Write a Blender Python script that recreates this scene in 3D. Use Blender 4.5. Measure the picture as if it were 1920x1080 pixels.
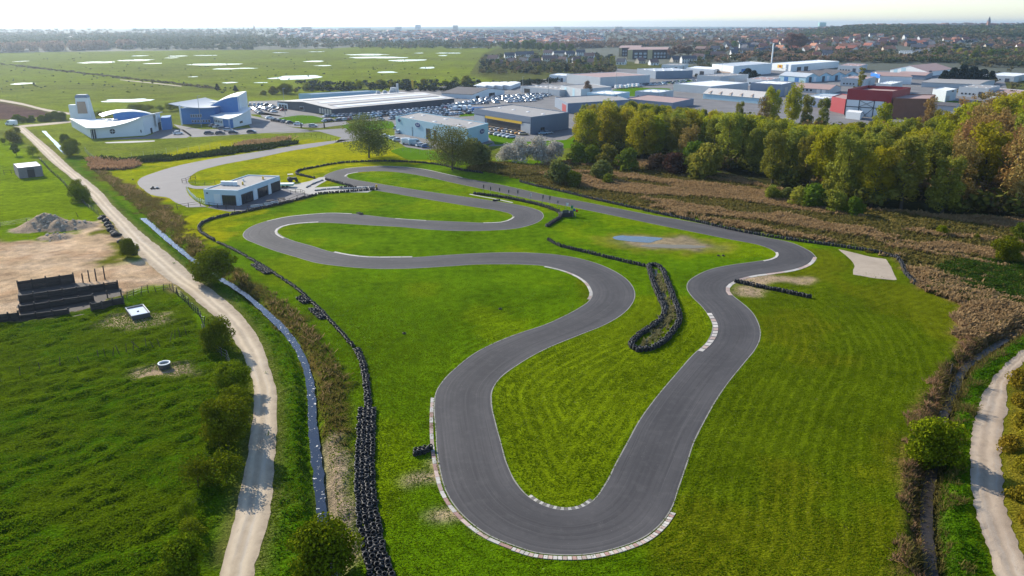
import bpy, bmesh, math, random
import numpy as np
from math import radians as R, sin, cos, pi, tan, atan2, hypot, sqrt
from mathutils import Vector, Matrix

for o in list(bpy.data.objects):
    bpy.data.objects.remove(o, do_unlink=True)
SC = bpy.context.scene
COL = SC.collection
random.seed(7)
rng = np.random.default_rng(7)

# ------------------------------------------------------------------ camera
CAM_H, FPX, PITCH = 45.0, 1423.0, R(19.18)
cam_d = bpy.data.cameras.new('camera'); cam = bpy.data.objects.new('camera', cam_d); COL.objects.link(cam)
cam.location = (0, 0, CAM_H); cam.rotation_euler = (pi / 2 - PITCH, 0, 0)
cam_d.sensor_width = 36.0; cam_d.lens = 36.0 * FPX / 1920.0
cam_d.clip_start = 0.5; cam_d.clip_end = 40000
SC.camera = cam

# ------------------------------------------------------------------ sky, sun, exposure
SUN_AZ, SUN_EL = R(-43.0), R(29.0)          # azimuth from +Y towards +X
world = bpy.data.worlds.new('World'); SC.world = world; world.use_nodes = True
wn = world.node_tree.nodes; wl = world.node_tree.links
bg = wn['Background']; bg.inputs['Strength'].default_value = 0.15
sky = wn.new('ShaderNodeTexSky'); sky.sky_type = 'NISHITA'; sky.sun_disc = False
sky.sun_elevation = SUN_EL; sky.sun_rotation = SUN_AZ
sky.air_density = 1.0; sky.dust_density = 0.5; sky.ozone_density = 4.0
wl.new(sky.outputs[0], bg.inputs['Color'])
sd = bpy.data.lights.new('sun', 'SUN'); sd.energy = 5.0; sd.angle = R(0.5); sd.color = (1.0, 0.93, 0.80)
sun = bpy.data.objects.new('sun', sd); COL.objects.link(sun)
sdir = Vector((sin(SUN_AZ) * cos(SUN_EL), cos(SUN_AZ) * cos(SUN_EL), sin(SUN_EL)))
sun.rotation_euler = sdir.to_track_quat('Z', 'Y').to_euler(); sun.location = sdir * 300
SC.view_settings.view_transform = 'Standard'; SC.view_settings.look = 'None'
SC.view_settings.gamma = 1.0; SC.view_settings.use_curve_mapping = False
SC.view_settings.exposure = 0.7
SC.cycles.max_bounces = 6; SC.cycles.diffuse_bounces = 3; SC.cycles.glossy_bounces = 3
SC.cycles.transmission_bounces = 3; SC.cycles.transparent_max_bounces = 6; SC.cycles.volume_bounces = 0

# ------------------------------------------------------------------ photograph pixel -> point on the ground
SP, CP = sin(PITCH), cos(PITCH)
def depth(py, z=0.0): return (CAM_H - z) / (SP + (py - 540) / FPX * CP)
def G(px, py, z=0.0):
    D = depth(py, z)
    return ((px - 960) / FPX * D, D * (CP - (py - 540) / FPX * SP))
def Gs(pts, z=0.0): return [G(p[0], p[1], z) for p in pts]
def hgt(yb, yt):
    """height (m) of an upright thing whose foot is at row yb and whose top is at row yt"""
    Y = G(960, yb)[1]; k = (yt - 540) / FPX
    return CAM_H - Y * (SP + k * CP) / (CP - k * SP)
def P(x, y, z):
    zc = y * CP - (z - CAM_H) * SP; yc = y * SP + (z - CAM_H) * CP
    return (960 + FPX * x / zc, 540 - FPX * yc / zc)

# ------------------------------------------------------------------ curves and numeric helpers
def smooth(pts, n, closed=False):
    """Catmull-Rom through pts, resampled to n points of equal arc length"""
    p = np.array(pts, float); m = len(p); out = []
    seg = m if closed else m - 1
    for i in range(seg):
        if closed: a, b, c, d = p[(i - 1) % m], p[i], p[(i + 1) % m], p[(i + 2) % m]
        else: a, b, c, d = p[max(i - 1, 0)], p[i], p[i + 1], p[min(i + 2, m - 1)]
        # centripetal-like damping: limit tangents
        lb = np.linalg.norm(c - b) + 1e-9
        def tan_(q0, q1, q2):
            l0 = np.linalg.norm(q1 - q0) + 1e-9; l1 = np.linalg.norm(q2 - q1) + 1e-9
            return ((q1 - q0) / l0 * l1 + (q2 - q1) / l1 * l0) / (l0 + l1)
        t0 = tan_(a, b, c) * lb if np.any(a != b) else (c - b)
        t1 = tan_(b, c, d) * lb if np.any(c != d) else (c - b)
        for t in np.linspace(0, 1, 12, endpoint=False):
            h00 = 2*t**3 - 3*t**2 + 1; h10 = t**3 - 2*t**2 + t; h01 = -2*t**3 + 3*t**2; h11 = t**3 - t**2
            out.append(h00*b + h10*t0 + h01*c + h11*t1)
    out.append(p[0] if closed else p[-1])
    q = np.array(out); s = np.r_[0, np.cumsum(np.linalg.norm(np.diff(q, axis=0), axis=1))]
    t = np.linspace(0, s[-1], n + 1 if closed else n)
    r = np.c_[np.interp(t, s, q[:, 0]), np.interp(t, s, q[:, 1])]
    return r[:-1] if closed else r
def length(p): p = np.asarray(p); return float(np.linalg.norm(np.diff(p, axis=0), axis=1).sum())
def step_line(p, d):
    """points every d metres along polyline p (metres)"""
    p = np.asarray(p); n = max(2, int(round(length(p) / d)) + 1)
    s = np.r_[0, np.cumsum(np.linalg.norm(np.diff(p, axis=0), axis=1))]; t = np.linspace(0, s[-1], n)
    return np.c_[np.interp(t, s, p[:, 0]), np.interp(t, s, p[:, 1])]
def normals(p, closed=False):
    p = np.asarray(p)
    d = np.roll(p, -1, 0) - np.roll(p, 1, 0) if closed else np.gradient(p, axis=0)
    d /= np.linalg.norm(d, axis=1)[:, None] + 1e-9
    return np.c_[-d[:, 1], d[:, 0]]
def inside(x, y, poly):
    x = np.asarray(x, float); y = np.asarray(y, float); r = np.zeros(x.shape, bool)
    poly = np.asarray(poly); j = len(poly) - 1
    for i in range(len(poly)):
        xi, yi = poly[i]; xj, yj = poly[j]
        if yi != yj:
            r ^= ((yi > y) != (yj > y)) & (x < (xj - xi) * (y - yi) / (yj - yi) + xi)
        j = i
    return r
def dist_line(x, y, line):
    x = np.asarray(x, float); y = np.asarray(y, float); best = np.full(x.shape, 1e18)
    line = np.asarray(line)
    for i in range(len(line) - 1):
        ax, ay = line[i]; dx, dy = line[i + 1] - line[i]; L = dx*dx + dy*dy + 1e-12
        t = np.clip(((x - ax) * dx + (y - ay) * dy) / L, 0, 1)
        best = np.minimum(best, (x - ax - t*dx)**2 + (y - ay - t*dy)**2)
    return np.sqrt(best)
def sstep(a, b, x): t = np.clip((np.asarray(x, float) - a) / (b - a), 0, 1); return t*t*(3 - 2*t)
_perm = np.random.default_rng(3).random((512, 512))
def vnoise(x, y):
    x = np.asarray(x, float); y = np.asarray(y, float)
    xi = np.floor(x).astype(int); yi = np.floor(y).astype(int); fx = x - xi; fy = y - yi
    fx = fx*fx*(3-2*fx); fy = fy*fy*(3-2*fy)
    g = lambda i, j: _perm[i % 512, j % 512]
    return (g(xi, yi)*(1-fx)+g(xi+1, yi)*fx)*(1-fy) + (g(xi, yi+1)*(1-fx)+g(xi+1, yi+1)*fx)*fy
def fbm(x, y, o=3):
    v = 0; a = .5; s = 0
    for k in range(o): v = v + a*vnoise(x*2**k + 17*k, y*2**k + 31*k); s += a; a *= .5
    return v / s

# ------------------------------------------------------------------ objects
def tag(o, label=None, cat=None, group=None, kind=None):
    if label: o['label'] = label
    if cat: o['category'] = cat
    if group: o['group'] = group
    if kind: o['kind'] = kind
    return o
def link(o, parent=None):
    COL.objects.link(o)
    if parent: o.parent = parent
    return o
def empty(name, loc, rz=0.0, label=None, cat=None, group=None):
    o = bpy.data.objects.new(name, None); o.empty_display_size = 0.3
    o.location = loc; o.rotation_euler = (0, 0, rz); COL.objects.link(o)
    return tag(o, label, cat, group)
def meshdata(name, verts, faces, mats, mi=None, shade=False):
    me = bpy.data.meshes.new(name)
    me.from_pydata([tuple(v) for v in verts] if not isinstance(verts, np.ndarray) else verts.tolist(), [],
                   faces if not isinstance(faces, np.ndarray) else faces.tolist())
    for m in (mats if isinstance(mats, (list, tuple)) else [mats]): me.materials.append(m)
    if mi is not None: me.polygons.foreach_set('material_index', np.asarray(mi, np.int32))
    if shade: me.polygons.foreach_set('use_smooth', np.ones(len(me.polygons), bool))
    me.update(); return me
def place(name, me, loc=(0, 0, 0), rz=0.0, parent=None, scale=None):
    o = bpy.data.objects.new(name, me); o.location = loc; o.rotation_euler = (0, 0, rz)
    if scale: o.scale = scale if isinstance(scale, (tuple, list)) else (scale,)*3
    return link(o, parent)
class MB:
    """collects shapes into one mesh"""
    def __init__(s): s.v = []; s.f = []; s.m = []
    def poly(s, pts, m=0):
        b = len(s.v); s.v += [tuple(p) for p in pts]; s.f.append(tuple(range(b, b + len(pts)))); s.m.append(m); return s
    def grid(s, vs, fs, m=0):
        b = len(s.v); s.v += [tuple(p) for p in vs]; s.f += [tuple(b + i for i in f) for f in fs]; s.m += [m]*len(fs); return s
    def box(s, c, d, rz=0.0, m=0, taper=1.0):
        x, y, z = d[0]/2, d[1]/2, d[2]/2; vs = []
        for k, t in ((-1, 1.0), (1, taper)):
            for i, j in ((-1, -1), (1, -1), (1, 1), (-1, 1)):
                X, Y = i*x*t, j*y*t
                vs.append((c[0]+X*cos(rz)-Y*sin(rz), c[1]+X*sin(rz)+Y*cos(rz), c[2]+k*z))
        return s.grid(vs, [(3,2,1,0),(4,5,6,7),(0,1,5,4),(1,2,6,5),(2,3,7,6),(3,0,4,7)], m)
    def prism(s, pts, z0, z1, m=0):
        n = len(pts); vs = [(p[0], p[1], z0) for p in pts] + [(p[0], p[1], z1) for p in pts]
        return s.grid(vs, [tuple(range(n))[::-1], tuple(range(n, 2*n))] + [(i, (i+1) % n, n+(i+1) % n, n+i) for i in range(n)], m)
    def tube(s, a, b, r0, r1=None, n=6, m=0, cap=True):
        a = Vector(a); b = Vector(b); r1 = r0 if r1 is None else r1
        d = (b-a).normalized(); u = d.orthogonal().normalized(); w = d.cross(u); vs = []
        for c, r in ((a, r0), (b, r1)):
            for i in range(n):
                t = 2*pi*i/n; vs.append(c + u*cos(t)*r + w*sin(t)*r)
        fs = [(i, (i+1) % n, n+(i+1) % n, n+i) for i in range(n)]
        if cap: fs += [tuple(range(n))[::-1], tuple(range(n, 2*n))]
        return s.grid(vs, fs, m)
    def build(s, name, mats, parent=None, loc=(0, 0, 0), rz=0.0, shade=False):
        return place(name, meshdata(name, s.v, s.f, mats, s.m, shade), loc, rz, parent)

# ------------------------------------------------------------------ materials
def new_mat(name):
    m = bpy.data.materials.new(name); m.use_nodes = True
    nt = m.node_tree; b = nt.nodes['Principled BSDF']; return m, nt, b
def N(nt, t, **kw):
    n = nt.nodes.new(t)
    for k, v in kw.items():
        if k in n.inputs: n.inputs[k].default_value = v
        else: setattr(n, k, v)
    return n
def mixc(nt, a, b, fac, mode='MIX'):
    n = nt.nodes.new('ShaderNodeMix'); n.data_type = 'RGBA'; n.blend_type = mode
    for s, v in ((n.inputs[0], fac), (n.inputs[6], a), (n.inputs[7], b)):
        if hasattr(v, 'links'): nt.links.new(v, s)
        elif isinstance(v, (tuple, list)): s.default_value = (*v[:3], 1)
        else: s.default_value = v
    return n.outputs[2]
def noise(nt, scale, detail=3.0, rough=0.55, vec=None, dist=0.0):
    n = N(nt, 'ShaderNodeTexNoise'); n.inputs['Scale'].default_value = scale; n.inputs['Detail'].default_value = detail
    n.inputs['Roughness'].default_value = rough; n.inputs['Distortion'].default_value = dist
    if vec is not None: nt.links.new(vec, n.inputs['Vector'])
    return n.outputs['Fac']
def ramp(nt, fac, stops):
    n = N(nt, 'ShaderNodeValToRGB'); nt.links.new(fac, n.inputs[0]); e = n.color_ramp.elements
    while len(e) < len(stops): e.new(0.5)
    for i, (p, c) in enumerate(stops):
        e[i].position = p; e[i].color = (*c, 1) if isinstance(c, (tuple, list)) else (c, c, c, 1)
    return n.outputs[0]
def math_(nt, op, a, b=0.0):
    n = N(nt, 'ShaderNodeMath'); n.operation = op
    for s, v in ((n.inputs[0], a), (n.inputs[1], b)):
        if hasattr(v, 'links'): nt.links.new(v, s)
        else: s.default_value = v
    return n.outputs[0]
def coord(nt, kind='Object', scale=(1, 1, 1), rot=(0, 0, 0)):
    c = N(nt, 'ShaderNodeTexCoord'); m = N(nt, 'ShaderNodeMapping'); nt.links.new(c.outputs[kind], m.inputs[0])
    m.inputs['Scale'].default_value = scale; m.inputs['Rotation'].default_value = rot; return m.outputs[0]
def world_pos(nt, scale=(1, 1, 1), rot=(0, 0, 0)):
    g = N(nt, 'ShaderNodeNewGeometry'); m = N(nt, 'ShaderNodeMapping'); nt.links.new(g.outputs['Position'], m.inputs[0])
    m.inputs['Scale'].default_value = scale; m.inputs['Rotation'].default_value = rot; return m.outputs[0]
def bump(nt, b, h, strength=0.5, dist=0.1):
    n = N(nt, 'ShaderNodeBump'); n.inputs['Strength'].default_value = strength; n.inputs['Distance'].default_value = dist
    nt.links.new(h, n.inputs['Height']); nt.links.new(n.outputs[0], b.inputs['Normal'])
def paint(name, col, rough=0.6, var=0.12, scale=0.7, metal=0.0, spec=0.4, bumpy=0.0, rand=0.0):
    """plain surface with weathering: two scales of tone, optional per-object variation"""
    m, nt, b = new_mat(name); v = world_pos(nt)
    n1 = noise(nt, scale, 4, .6, v); n2 = noise(nt, scale*9, 3, .6, v)
    f = math_(nt, 'ADD', math_(nt, 'MULTIPLY', n1, .6), math_(nt, 'MULTIPLY', n2, .4))
    c = mixc(nt, tuple(x*(1-var*1.6) for x in col), tuple(min(1, x*(1+var)) for x in col), f)
    if rand:
        oi = N(nt, 'ShaderNodeObjectInfo'); hsv = N(nt, 'ShaderNodeHueSaturation')
        nt.links.new(c, hsv.inputs['Color'])
        mr = N(nt, 'ShaderNodeMapRange'); nt.links.new(oi.outputs['Random'], mr.inputs[0]); mr.inputs[3].default_value = 1-rand; mr.inputs[4].default_value = 1+rand
        nt.links.new(mr.outputs[0], hsv.inputs['Value']); c = hsv.outputs[0]
    nt.links.new(c, b.inputs['Base Color'])
    b.inputs['Roughness'].default_value = rough; b.inputs['Metallic'].default_value = metal
    b.inputs['Specular IOR Level'].default_value = spec
    if bumpy: bump(nt, b, n2, bumpy, .05)
    return m
def leaf_mat(name, c0, c1, transl=0.35, rand=0.25, hue=0.02):
    m, nt, b = new_mat(name); v = world_pos(nt)
    f = noise(nt, 0.55, 3, .6, v)
    g = N(nt, 'ShaderNodeNewGeometry'); f2 = math_(nt, 'ADD', math_(nt, 'MULTIPLY', f, .55), math_(nt, 'MULTIPLY', g.outputs['Random Per Island'], .45))
    c = mixc(nt, c0, c1, f2)
    oi = N(nt, 'ShaderNodeObjectInfo'); hsv = N(nt, 'ShaderNodeHueSaturation'); nt.links.new(c, hsv.inputs['Color'])
    mr = N(nt, 'ShaderNodeMapRange'); nt.links.new(oi.outputs['Random'], mr.inputs[0]); mr.inputs[3].default_value = 1-rand; mr.inputs[4].default_value = 1+rand
    nt.links.new(mr.outputs[0], hsv.inputs['Value'])
    mh = N(nt, 'ShaderNodeMapRange'); nt.links.new(math_(nt, 'FRACT', math_(nt, 'MULTIPLY', oi.outputs['Random'], 7.31)), mh.inputs[0]); mh.inputs[3].default_value = .5-hue; mh.inputs[4].default_value = .5+hue
    nt.links.new(mh.outputs[0], hsv.inputs['Hue'])
    nt.links.new(hsv.outputs[0], b.inputs['Base Color']); b.inputs['Roughness'].default_value = .9; b.inputs['Specular IOR Level'].default_value = 0.0
    t = N(nt, 'ShaderNodeBsdfTranslucent'); nt.links.new(hsv.outputs[0], t.inputs[0])
    mx = N(nt, 'ShaderNodeMixShader'); mx.inputs[0].default_value = transl
    nt.links.new(b.outputs[0], mx.inputs[1]); nt.links.new(t.outputs[0], mx.inputs[2])
    nt.links.new(mx.outputs[0], nt.nodes['Material Output'].inputs['Surface']); return m
# ================================================================== traced outlines (pixels of the photograph, turned into metres)
OUT_PX = [(607,333.3),(611,328),(619.6,323.9),(646.7,316.3),(675,313.5),(709,311.7),(740,312),(765.8,313.8),(798,318),(830.9,325.2),(866,333.3),(920,342.8),
 (977,355),(1036.7,368.5),(1080,376),(1150,389.5),(1220,403),(1298,416.5),(1376,432),(1441,446.4),(1480,454.2),(1506.5,464.6),(1524.7,476.4),(1530,485),(1522,494.6),
 (1496,505.5),(1449,513.3),(1412.7,518.5),(1384,527),(1369.7,536.3),(1366.4,544),(1373.6,554),(1391.9,568.8),(1410,585.7),(1420.5,604),(1425,619.6),
 (1424.4,635),(1416,654),(1396,679),(1360.8,723),(1339.6,754.8),(1318,793.8),(1300.6,829),(1286.5,871.7),(1272,914),(1257,956),(1237.8,982.6),
 (1207.6,1006.8),(1159,1026.4),(1100,1039),(1047.4,1040),(1002,1035),(965.9,1023.4),(920.5,1005.3),(881.3,978),(854,949.4),(836,919),(826.9,886),
 (820.8,852.7),(817.8,810.4),(814.8,765),(819,733.5),(833,712),(858,687.5),(893,661),(935.8,639.7),(978,623.7),(1020.8,609.6),(1059.8,592),(1085,578.5),(1105,564),
 (1111,553.8),(1107.5,540),(1098,527.5),(1075,513.8),(1050,505),(1022.5,498.8),(985,496),(940,495.3),(898.6,495.8),(830.9,499.9),(763,503.5),(711.7,504),
 (641,499.4),(597,493.5),(555.4,482),(513.8,469.6),(478,456),(461.7,448.8),(455.8,441.5),(458.5,435),(472,424.8),(499,415),(536.7,407),(586.7,401.9),
 (618,399.8),(659.6,401),(711.7,406.5),(740.8,409.6),(778,412.2),(820,414.3),(858,416),(906.7,417.8),(936.5,416.8),(955.4,411.9),(962,406.5),(957,401),(939,396),
 (885,387.5),(830.9,378.6),(776.7,369.5),(722.5,360),(690,355),(665.6,349.6),(633,342.5),(614,338)]
INN_PX = [(650.2,330.6),(654.8,326.2),(673.8,323),(711.7,321),(749.6,323.5),(803.8,332.5),(852.5,343.5),(898.6,353),(950,363.8),(1000,374.5),(1075,389),(1180,410.5),
 (1220,419),(1298,434.7),(1376,450.3),(1423,459.4),(1444,467),(1454,473.8),(1454,480),(1444,485.5),(1415,490.7),(1376,496),(1337,503.7),(1308.5,515.4),(1291,528),
 (1288,541),(1298,557),(1316,575),(1331,596),(1336,609),(1333,627.4),(1321.6,645.6),(1304,661),(1268.8,700),(1226,751),(1198,790),(1176.7,829),
 (1155.4,868),(1134,909),(1110,940),(1086.7,953),(1059.5,956.5),(1026,950),(993,932.8),(968.9,907),(950.7,870.8),(938.7,828.5),(929.6,795),(921.5,755),
 (922.5,733.5),(936,711),(971,684),(1020.8,655.6),(1084.6,629),(1134,609),(1166,590),(1184,571.5),(1190.5,555),(1187.5,540),(1175,524),(1150,507.5),
 (1112.5,492),(1075,482.5),(1037.5,477),(1000,474.5),(966,473.4),(898.6,475),(830.9,478.8),(771,482.8),(709,482.8),(668,480),(625,473.4),(586.7,462),(545,449.8),
 (527,441.5),(520,435),(524,429),(536.7,423.3),(561.7,419.6),(597,417.5),(638.8,419),(690.8,422.3),(753,425.8),(803.8,430.3),(871.5,433.2),(925.6,432),
 (966,428.7),(993,422.7),(1012,414.6),(1019,405.5),(1014,397),(993,388.9),(947,380.2),(885,371),(817,361.5),(749.6,351),(700.8,343),(668,337.4),(653,333.5)]
T_OUT = smooth(Gs(OUT_PX), 900, True); T_IN = smooth(Gs(INN_PX), 900, True)

ROAD_L = [(24,236),(45,253),(75,283),(100,307.5),(130,331),(155,357),(175,376),(197,402),(215,422),(236,452),(262,480),(300,513),(345,545),(372,567),(400,591),(425,617),
 (440,640),(455,661),(464,685),(471,705),(476,728),(476,752),(474,785),(471,812),(465,848),(457,885),(449,930),(440,970),(425,1025),(408,1090)]
ROAD_R = [(44,236),(66,255),(100,283),(140,320),(170,343),(193,363),(209,383),(230,403),(250,422),(277,446),(302,465),(334,491),(369,523),(400,546),(437,575),(467,608),(491,645),
 (506,690),(517,727),(520,765),(518,810),(515,860),(510,930),(500,990),(490,1025),(472,1095)]
RR_L = [(1960,632),(1920,656),(1895,676),(1871,699.5),(1842,743),(1827,791),(1819,848),(1819,897),(1825,945),(1837,993),(1856,1041),(1872,1090)]
RR_R = [(1960,650),(1920,680),(1905,696),(1890,718),(1889,762),(1880,810),(1876,858),(1880,906),(1884,945),(1895,985),(1911,1027),(1940,1090)]
ZW = -0.75
ST_L = [(145,305),(175,335),(207,366),(240,394),(272,419),(312,454),(350,484),(385,512),(435,541),(465,563),(490,587),(520,617),(545,647),(562,680),(571,712),(575,755),(576,810),
 (579,850),(584,897),(590,947),(595,985),(602,1030),(610,1095)]
ST_R = [(152,304),(181,327),(213,355),(254,389),(280,412),(325,451),(364,484),(402,510),(452,541),(481,563),(510,587),(540,615),(561,641),(575,670),(587,703),(594,752),(598,810),
 (606,860),(611,910),(615,947),(617,985),(630,1030),(645,1095)]
ST2_L = [(78,246),(88,256),(100,268),(108,278),(121,291)]
ST2_R = [(86,246),(97,258),(110,270),(118,279),(127,289)]
RD_C = [(1960,590),(1909,622),(1880,640),(1847,661),(1808,690),(1787,736),(1772,772),(1757,830),(1745,890),(1738,935),(1738,993),(1748,1090)]
road_l, road_r = smooth(Gs(ROAD_L), 300), smooth(Gs(ROAD_R), 300)
rr_l, rr_r = smooth(Gs(RR_L), 140), smooth(Gs(RR_R), 140)
st_l, st_r = smooth(Gs(ST_L, ZW), 300), smooth(Gs(ST_R, ZW), 300)
s2_l, s2_r = smooth(Gs(ST2_L, -.1), 40), smooth(Gs(ST2_R, -.1), 40)
st_c = (st_l + st_r) / 2; rd_c = smooth(Gs(RD_C, -.6), 140)
road_poly = np.r_[road_l, road_r[::-1]]; rr_poly = np.r_[rr_l, rr_r[::-1]]

REED_BANK = Gs([(150,303),(190,318),(230,340),(290,370),(330,405),(360,440),(385,480),(420,490),(455,515),(500,545),(540,575),(590,620),(625,665),(645,715),(655,770),(655,860),(645,880),
 (640,815),(601,812),(600,760),(592,705),(578,668),(562,640),(540,613),(510,585),(480,561),(452,539),(400,508),(363,483),(325,450),(280,411),(254,388),(213,354),(181,326)])
SANDY_BANK = Gs([(600,815),(628,812),(642,835),(650,880),(669,880),(666,940),(668,1000),(678,1050),(650,1070),(625,990),(618,945),(613,900),(607,855)])
YARD = Gs([(-60,455),(0,452),(45,448),(90,455),(140,440),(170,415),(192,402),(200,415),(160,447),(218,440),(240,455),(262,470),(268,480),(250,490),(205,498),(250,500),(330,520),(350,545),
 (340,540),(300,536),(240,545),(215,560),(120,590),(30,600),(-60,605)])
YARD_TONGUE = Gs([(212,497),(262,490),(278,482),(300,503),(350,550),(325,541),(300,537),(250,543),(200,548),(205,520)])
YARD_RAMP = Gs([(188,400),(205,412),(236,440),(262,468),(250,462),(232,447),(205,440),(165,449),(140,442),(168,420)])
YARD_GRASS = [Gs([(200,420),(222,437),(190,445),(172,446)]), Gs([(222,452),(238,450),(258,466),(262,482),(240,490),(205,494),(175,492),(200,470)])]
PASTURE = Gs([(-120,610),(30,600),(120,590),(230,555),(320,540),(360,570),(385,612),(430,640),(455,690),(460,760),(445,850),(420,950),(390,1110),(-120,1110)])
PASTURE2 = Gs([(-60,262),(20,262),(60,290),(110,325),(150,365),(190,402),(150,420),(100,410),(0,425),(-60,430)])
REED_FIELD = Gs([(935,318),(1000,312),(1080,300),(1200,300),(1340,322),(1440,350),(1600,392),(1750,405),(1960,415),(1960,605),(1900,618),(1850,640),(1795,630),(1785,600),(1810,575),(1740,548),(1720,535),
 (1700,510),(1690,488),(1600,462),(1500,448),(1400,432),(1300,410),(1200,390),(1100,367),(1000,343),(965,335)])
RIGHT_REED = Gs([(1800,580),(1860,570),(1940,560),(1940,600),(1890,628),(1840,655),(1800,685),(1775,735),(1755,790),(1735,850),(1720,930),(1722,1000),(1722,1090),(1698,1090),(1696,1000),(1700,900),(1705,830),(1718,770),(1750,715),(1785,680),(1800,640),(1785,610)])
LUSH_RIGHT = Gs([(1740,530),(1790,490),(1860,485),(1940,500),(1940,570),(1850,570),(1800,560),(1745,548)])
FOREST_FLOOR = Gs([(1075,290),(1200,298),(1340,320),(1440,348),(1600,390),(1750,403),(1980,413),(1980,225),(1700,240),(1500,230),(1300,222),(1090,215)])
LIME = Gs([(190,330),(260,300),(420,262),(660,262),(830,300),(640,330),(600,360),(480,400),(440,420),(420,460),(380,470),(330,400)])
ESTATE = Gs([(470,190),(640,165),(900,150),(1150,130),(1450,100),(1900,120),(1960,215),(1700,228),(1300,222),(1090,225),(1070,262),(985,270),(760,280),(660,250),(560,240)])

# ================================================================== the ground: one sheet to the horizon
def grow(a, step, end, k=1.06):
    out = []; x = a; s = step
    while abs(x) < abs(end): x += s; out.append(x); s *= k
    return out
xs = sorted([-v for v in grow(215, 1.0, 9000, 1.09)]) + list(np.arange(-215, -112, 1.0)) + list(np.arange(-112, 112, .55)) + grow(112, .7, 9000, 1.055)
ys = sorted([-x for x in grow(-14, .6, 260, 1.2)])
ys = [-400, -150, -60, -20, 0] + list(np.arange(10, 270, .55)) + grow(270, .6, 14000, 1.035)
XS, YS = np.array(xs), np.array(ys)
gx, gy = np.meshgrid(XS, YS); vx, vy = gx.ravel(), gy.ravel()
jx = (fbm(vx/3.0, vy/3.0, 3) - .5); jy = (fbm(vx/3.0+50, vy/3.0+9, 3) - .5)
wig = np.clip(np.hypot(vx, vy) / 60.0, 1, 3)
qx, qy = vx + jx*3.0*wig, vy + jy*3.0*wig
near = (vy < 480) & (np.abs(vx) < 330)
def mask(poly, soft=True):
    m = np.zeros(vx.shape, bool); m[near] = inside(qx[near] if soft else vx[near], qy[near] if soft else vy[near], poly); return m
D_TR = np.full(vx.shape, 60.0)
_tc = near & (vy > 30)
D_TR[_tc] = np.minimum(dist_line(vx[_tc], vy[_tc], np.r_[T_OUT, T_OUT[:1]][::2]), dist_line(vx[_tc], vy[_tc], np.r_[T_IN, T_IN[:1]][::2]))
in_out, in_in = mask(T_OUT, False), mask(T_IN, False)
on_track = in_out ^ in_in
D_ST = np.full(vx.shape, 99.0); D_ST[near] = dist_line(vx[near], vy[near], st_c[::3])
D_RD = np.full(vx.shape, 99.0); D_RD[near] = dist_line(vx[near], vy[near], rd_c[::2])
D_RO = np.full(vx.shape, 99.0); D_RO[near] = np.minimum(dist_line(vx[near], vy[near], road_l[::3]), dist_line(vx[near], vy[near], road_r[::3]))
on_road = mask(road_poly, False)
st_w = np.interp(vy, (st_c[::-1, 1] if st_c[0, 1] > st_c[-1, 1] else st_c[:, 1]), (np.linalg.norm(st_r - st_l, axis=1)/2)[::-1])

TINT = np.zeros((len(vx), 3)); LUSH = np.zeros(len(vx)); MOW = np.zeros(len(vx))
def put(m, col, lush=None, mow=None, w=1.0):
    TINT[m] = TINT[m]*(1-w) + np.array(col)*w
    if lush is not None: LUSH[m] = lush
    if mow is not None: MOW[m] = mow
far = np.hypot(vx, vy)
put(np.ones(len(vx), bool), (.135, .180, .020), .35, 0)                         # marsh meadow
pm = fbm(qx/60, qy/26, 4); put(pm > .56, (.105, .12, .028), .5, 0, .6); put(pm < .38, (.165, .22, .014), .3, 0, .7)
TOWN = Gs([(880,140),(905,100),(940,88),(600,84),(-400,78),(-400,47.5),(2500,47.5),(2300,150),(1960,240),(1700,240),(1500,232),(1300,226),(1150,180),(1000,165)])
put(inside(vx, vy, TOWN), (.085, .10, .03), .5, 0)
put((vy < 265) & (np.abs(vx) < 330), (.088, .176, .0025), .30, 0)                # mown lawn round the circuit
put(mask(LIME), (.250, .272, .0025), .25, 0)
lm = fbm(qx/14, qy/14, 3)
lawn_now = (vy < 265) & (np.abs(vx) < 330)
put(lawn_now & (lm > .57), (.145, .212, .0025), None, None, .55); put(lawn_now & (lm < .40), (.072, .155, .0025), None, None, .6)
infield = in_in & (vy < 125); put(infield, (.112, .168, .003), .35, .5)
right_lawn = lawn_now & ~in_out & (vx > 12) & (vy < 155); put(right_lawn, (.080, .124, .003), .6, .34)
put(right_lawn & (lm > .52), (.104, .122, .004), None, None, .6)
put(mask(PASTURE), (.050, .118, .002), 1.0, 0); pl = fbm(qx/9, qy/5, 3)
pa = mask(PASTURE); put(pa & (pl > .55), (.095, .138, .003), 1.0, 0, .6)
put(mask(PASTURE2), (.135, .215, .002), .5, 0)
verge = near & (vx < st_c[0, 0] + 400) & (D_ST < 9) & inside(vx, vy, np.r_[road_r, st_l[::-1]]); put(verge, (.058, .150, .002), 1.0, 0)
put(verge & (fbm(vx/1.7, vy/1.7, 3) > .60), (.14, .13, .05), .9, 0, .3)
put(near & (D_RO < .9), (.16, .14, .06), .6, 0, .6)
put(mask(REED_BANK), (.105, .085, .025), 1, 0)
put(mask(SANDY_BANK), (.33, .27, .20), .9, 0)
ym = (mask(YARD) | mask(YARD_TONGUE) | mask(YARD_RAMP)) & ~mask(YARD_GRASS[0]) & ~mask(YARD_GRASS[1]); put(mask(YARD_GRASS[0]) | mask(YARD_GRASS[1]), (.12, .14, .01), .4, 0); put(ym, (.44, .335, .22), .12, 0)
yn = fbm(qx/4, qy/4, 4); put(ym & (yn > .54), (.34, .23, .145), .2, 0, .7); put(ym & (fbm(qx/9+3, qy/1.6, 3) > .58), (.58, .47, .35), .1, 0, .6)
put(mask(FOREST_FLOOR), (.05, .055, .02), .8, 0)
rf = mask(REED_FIELD); put(rf, (.20, .128, .058), .9, 0)
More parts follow.
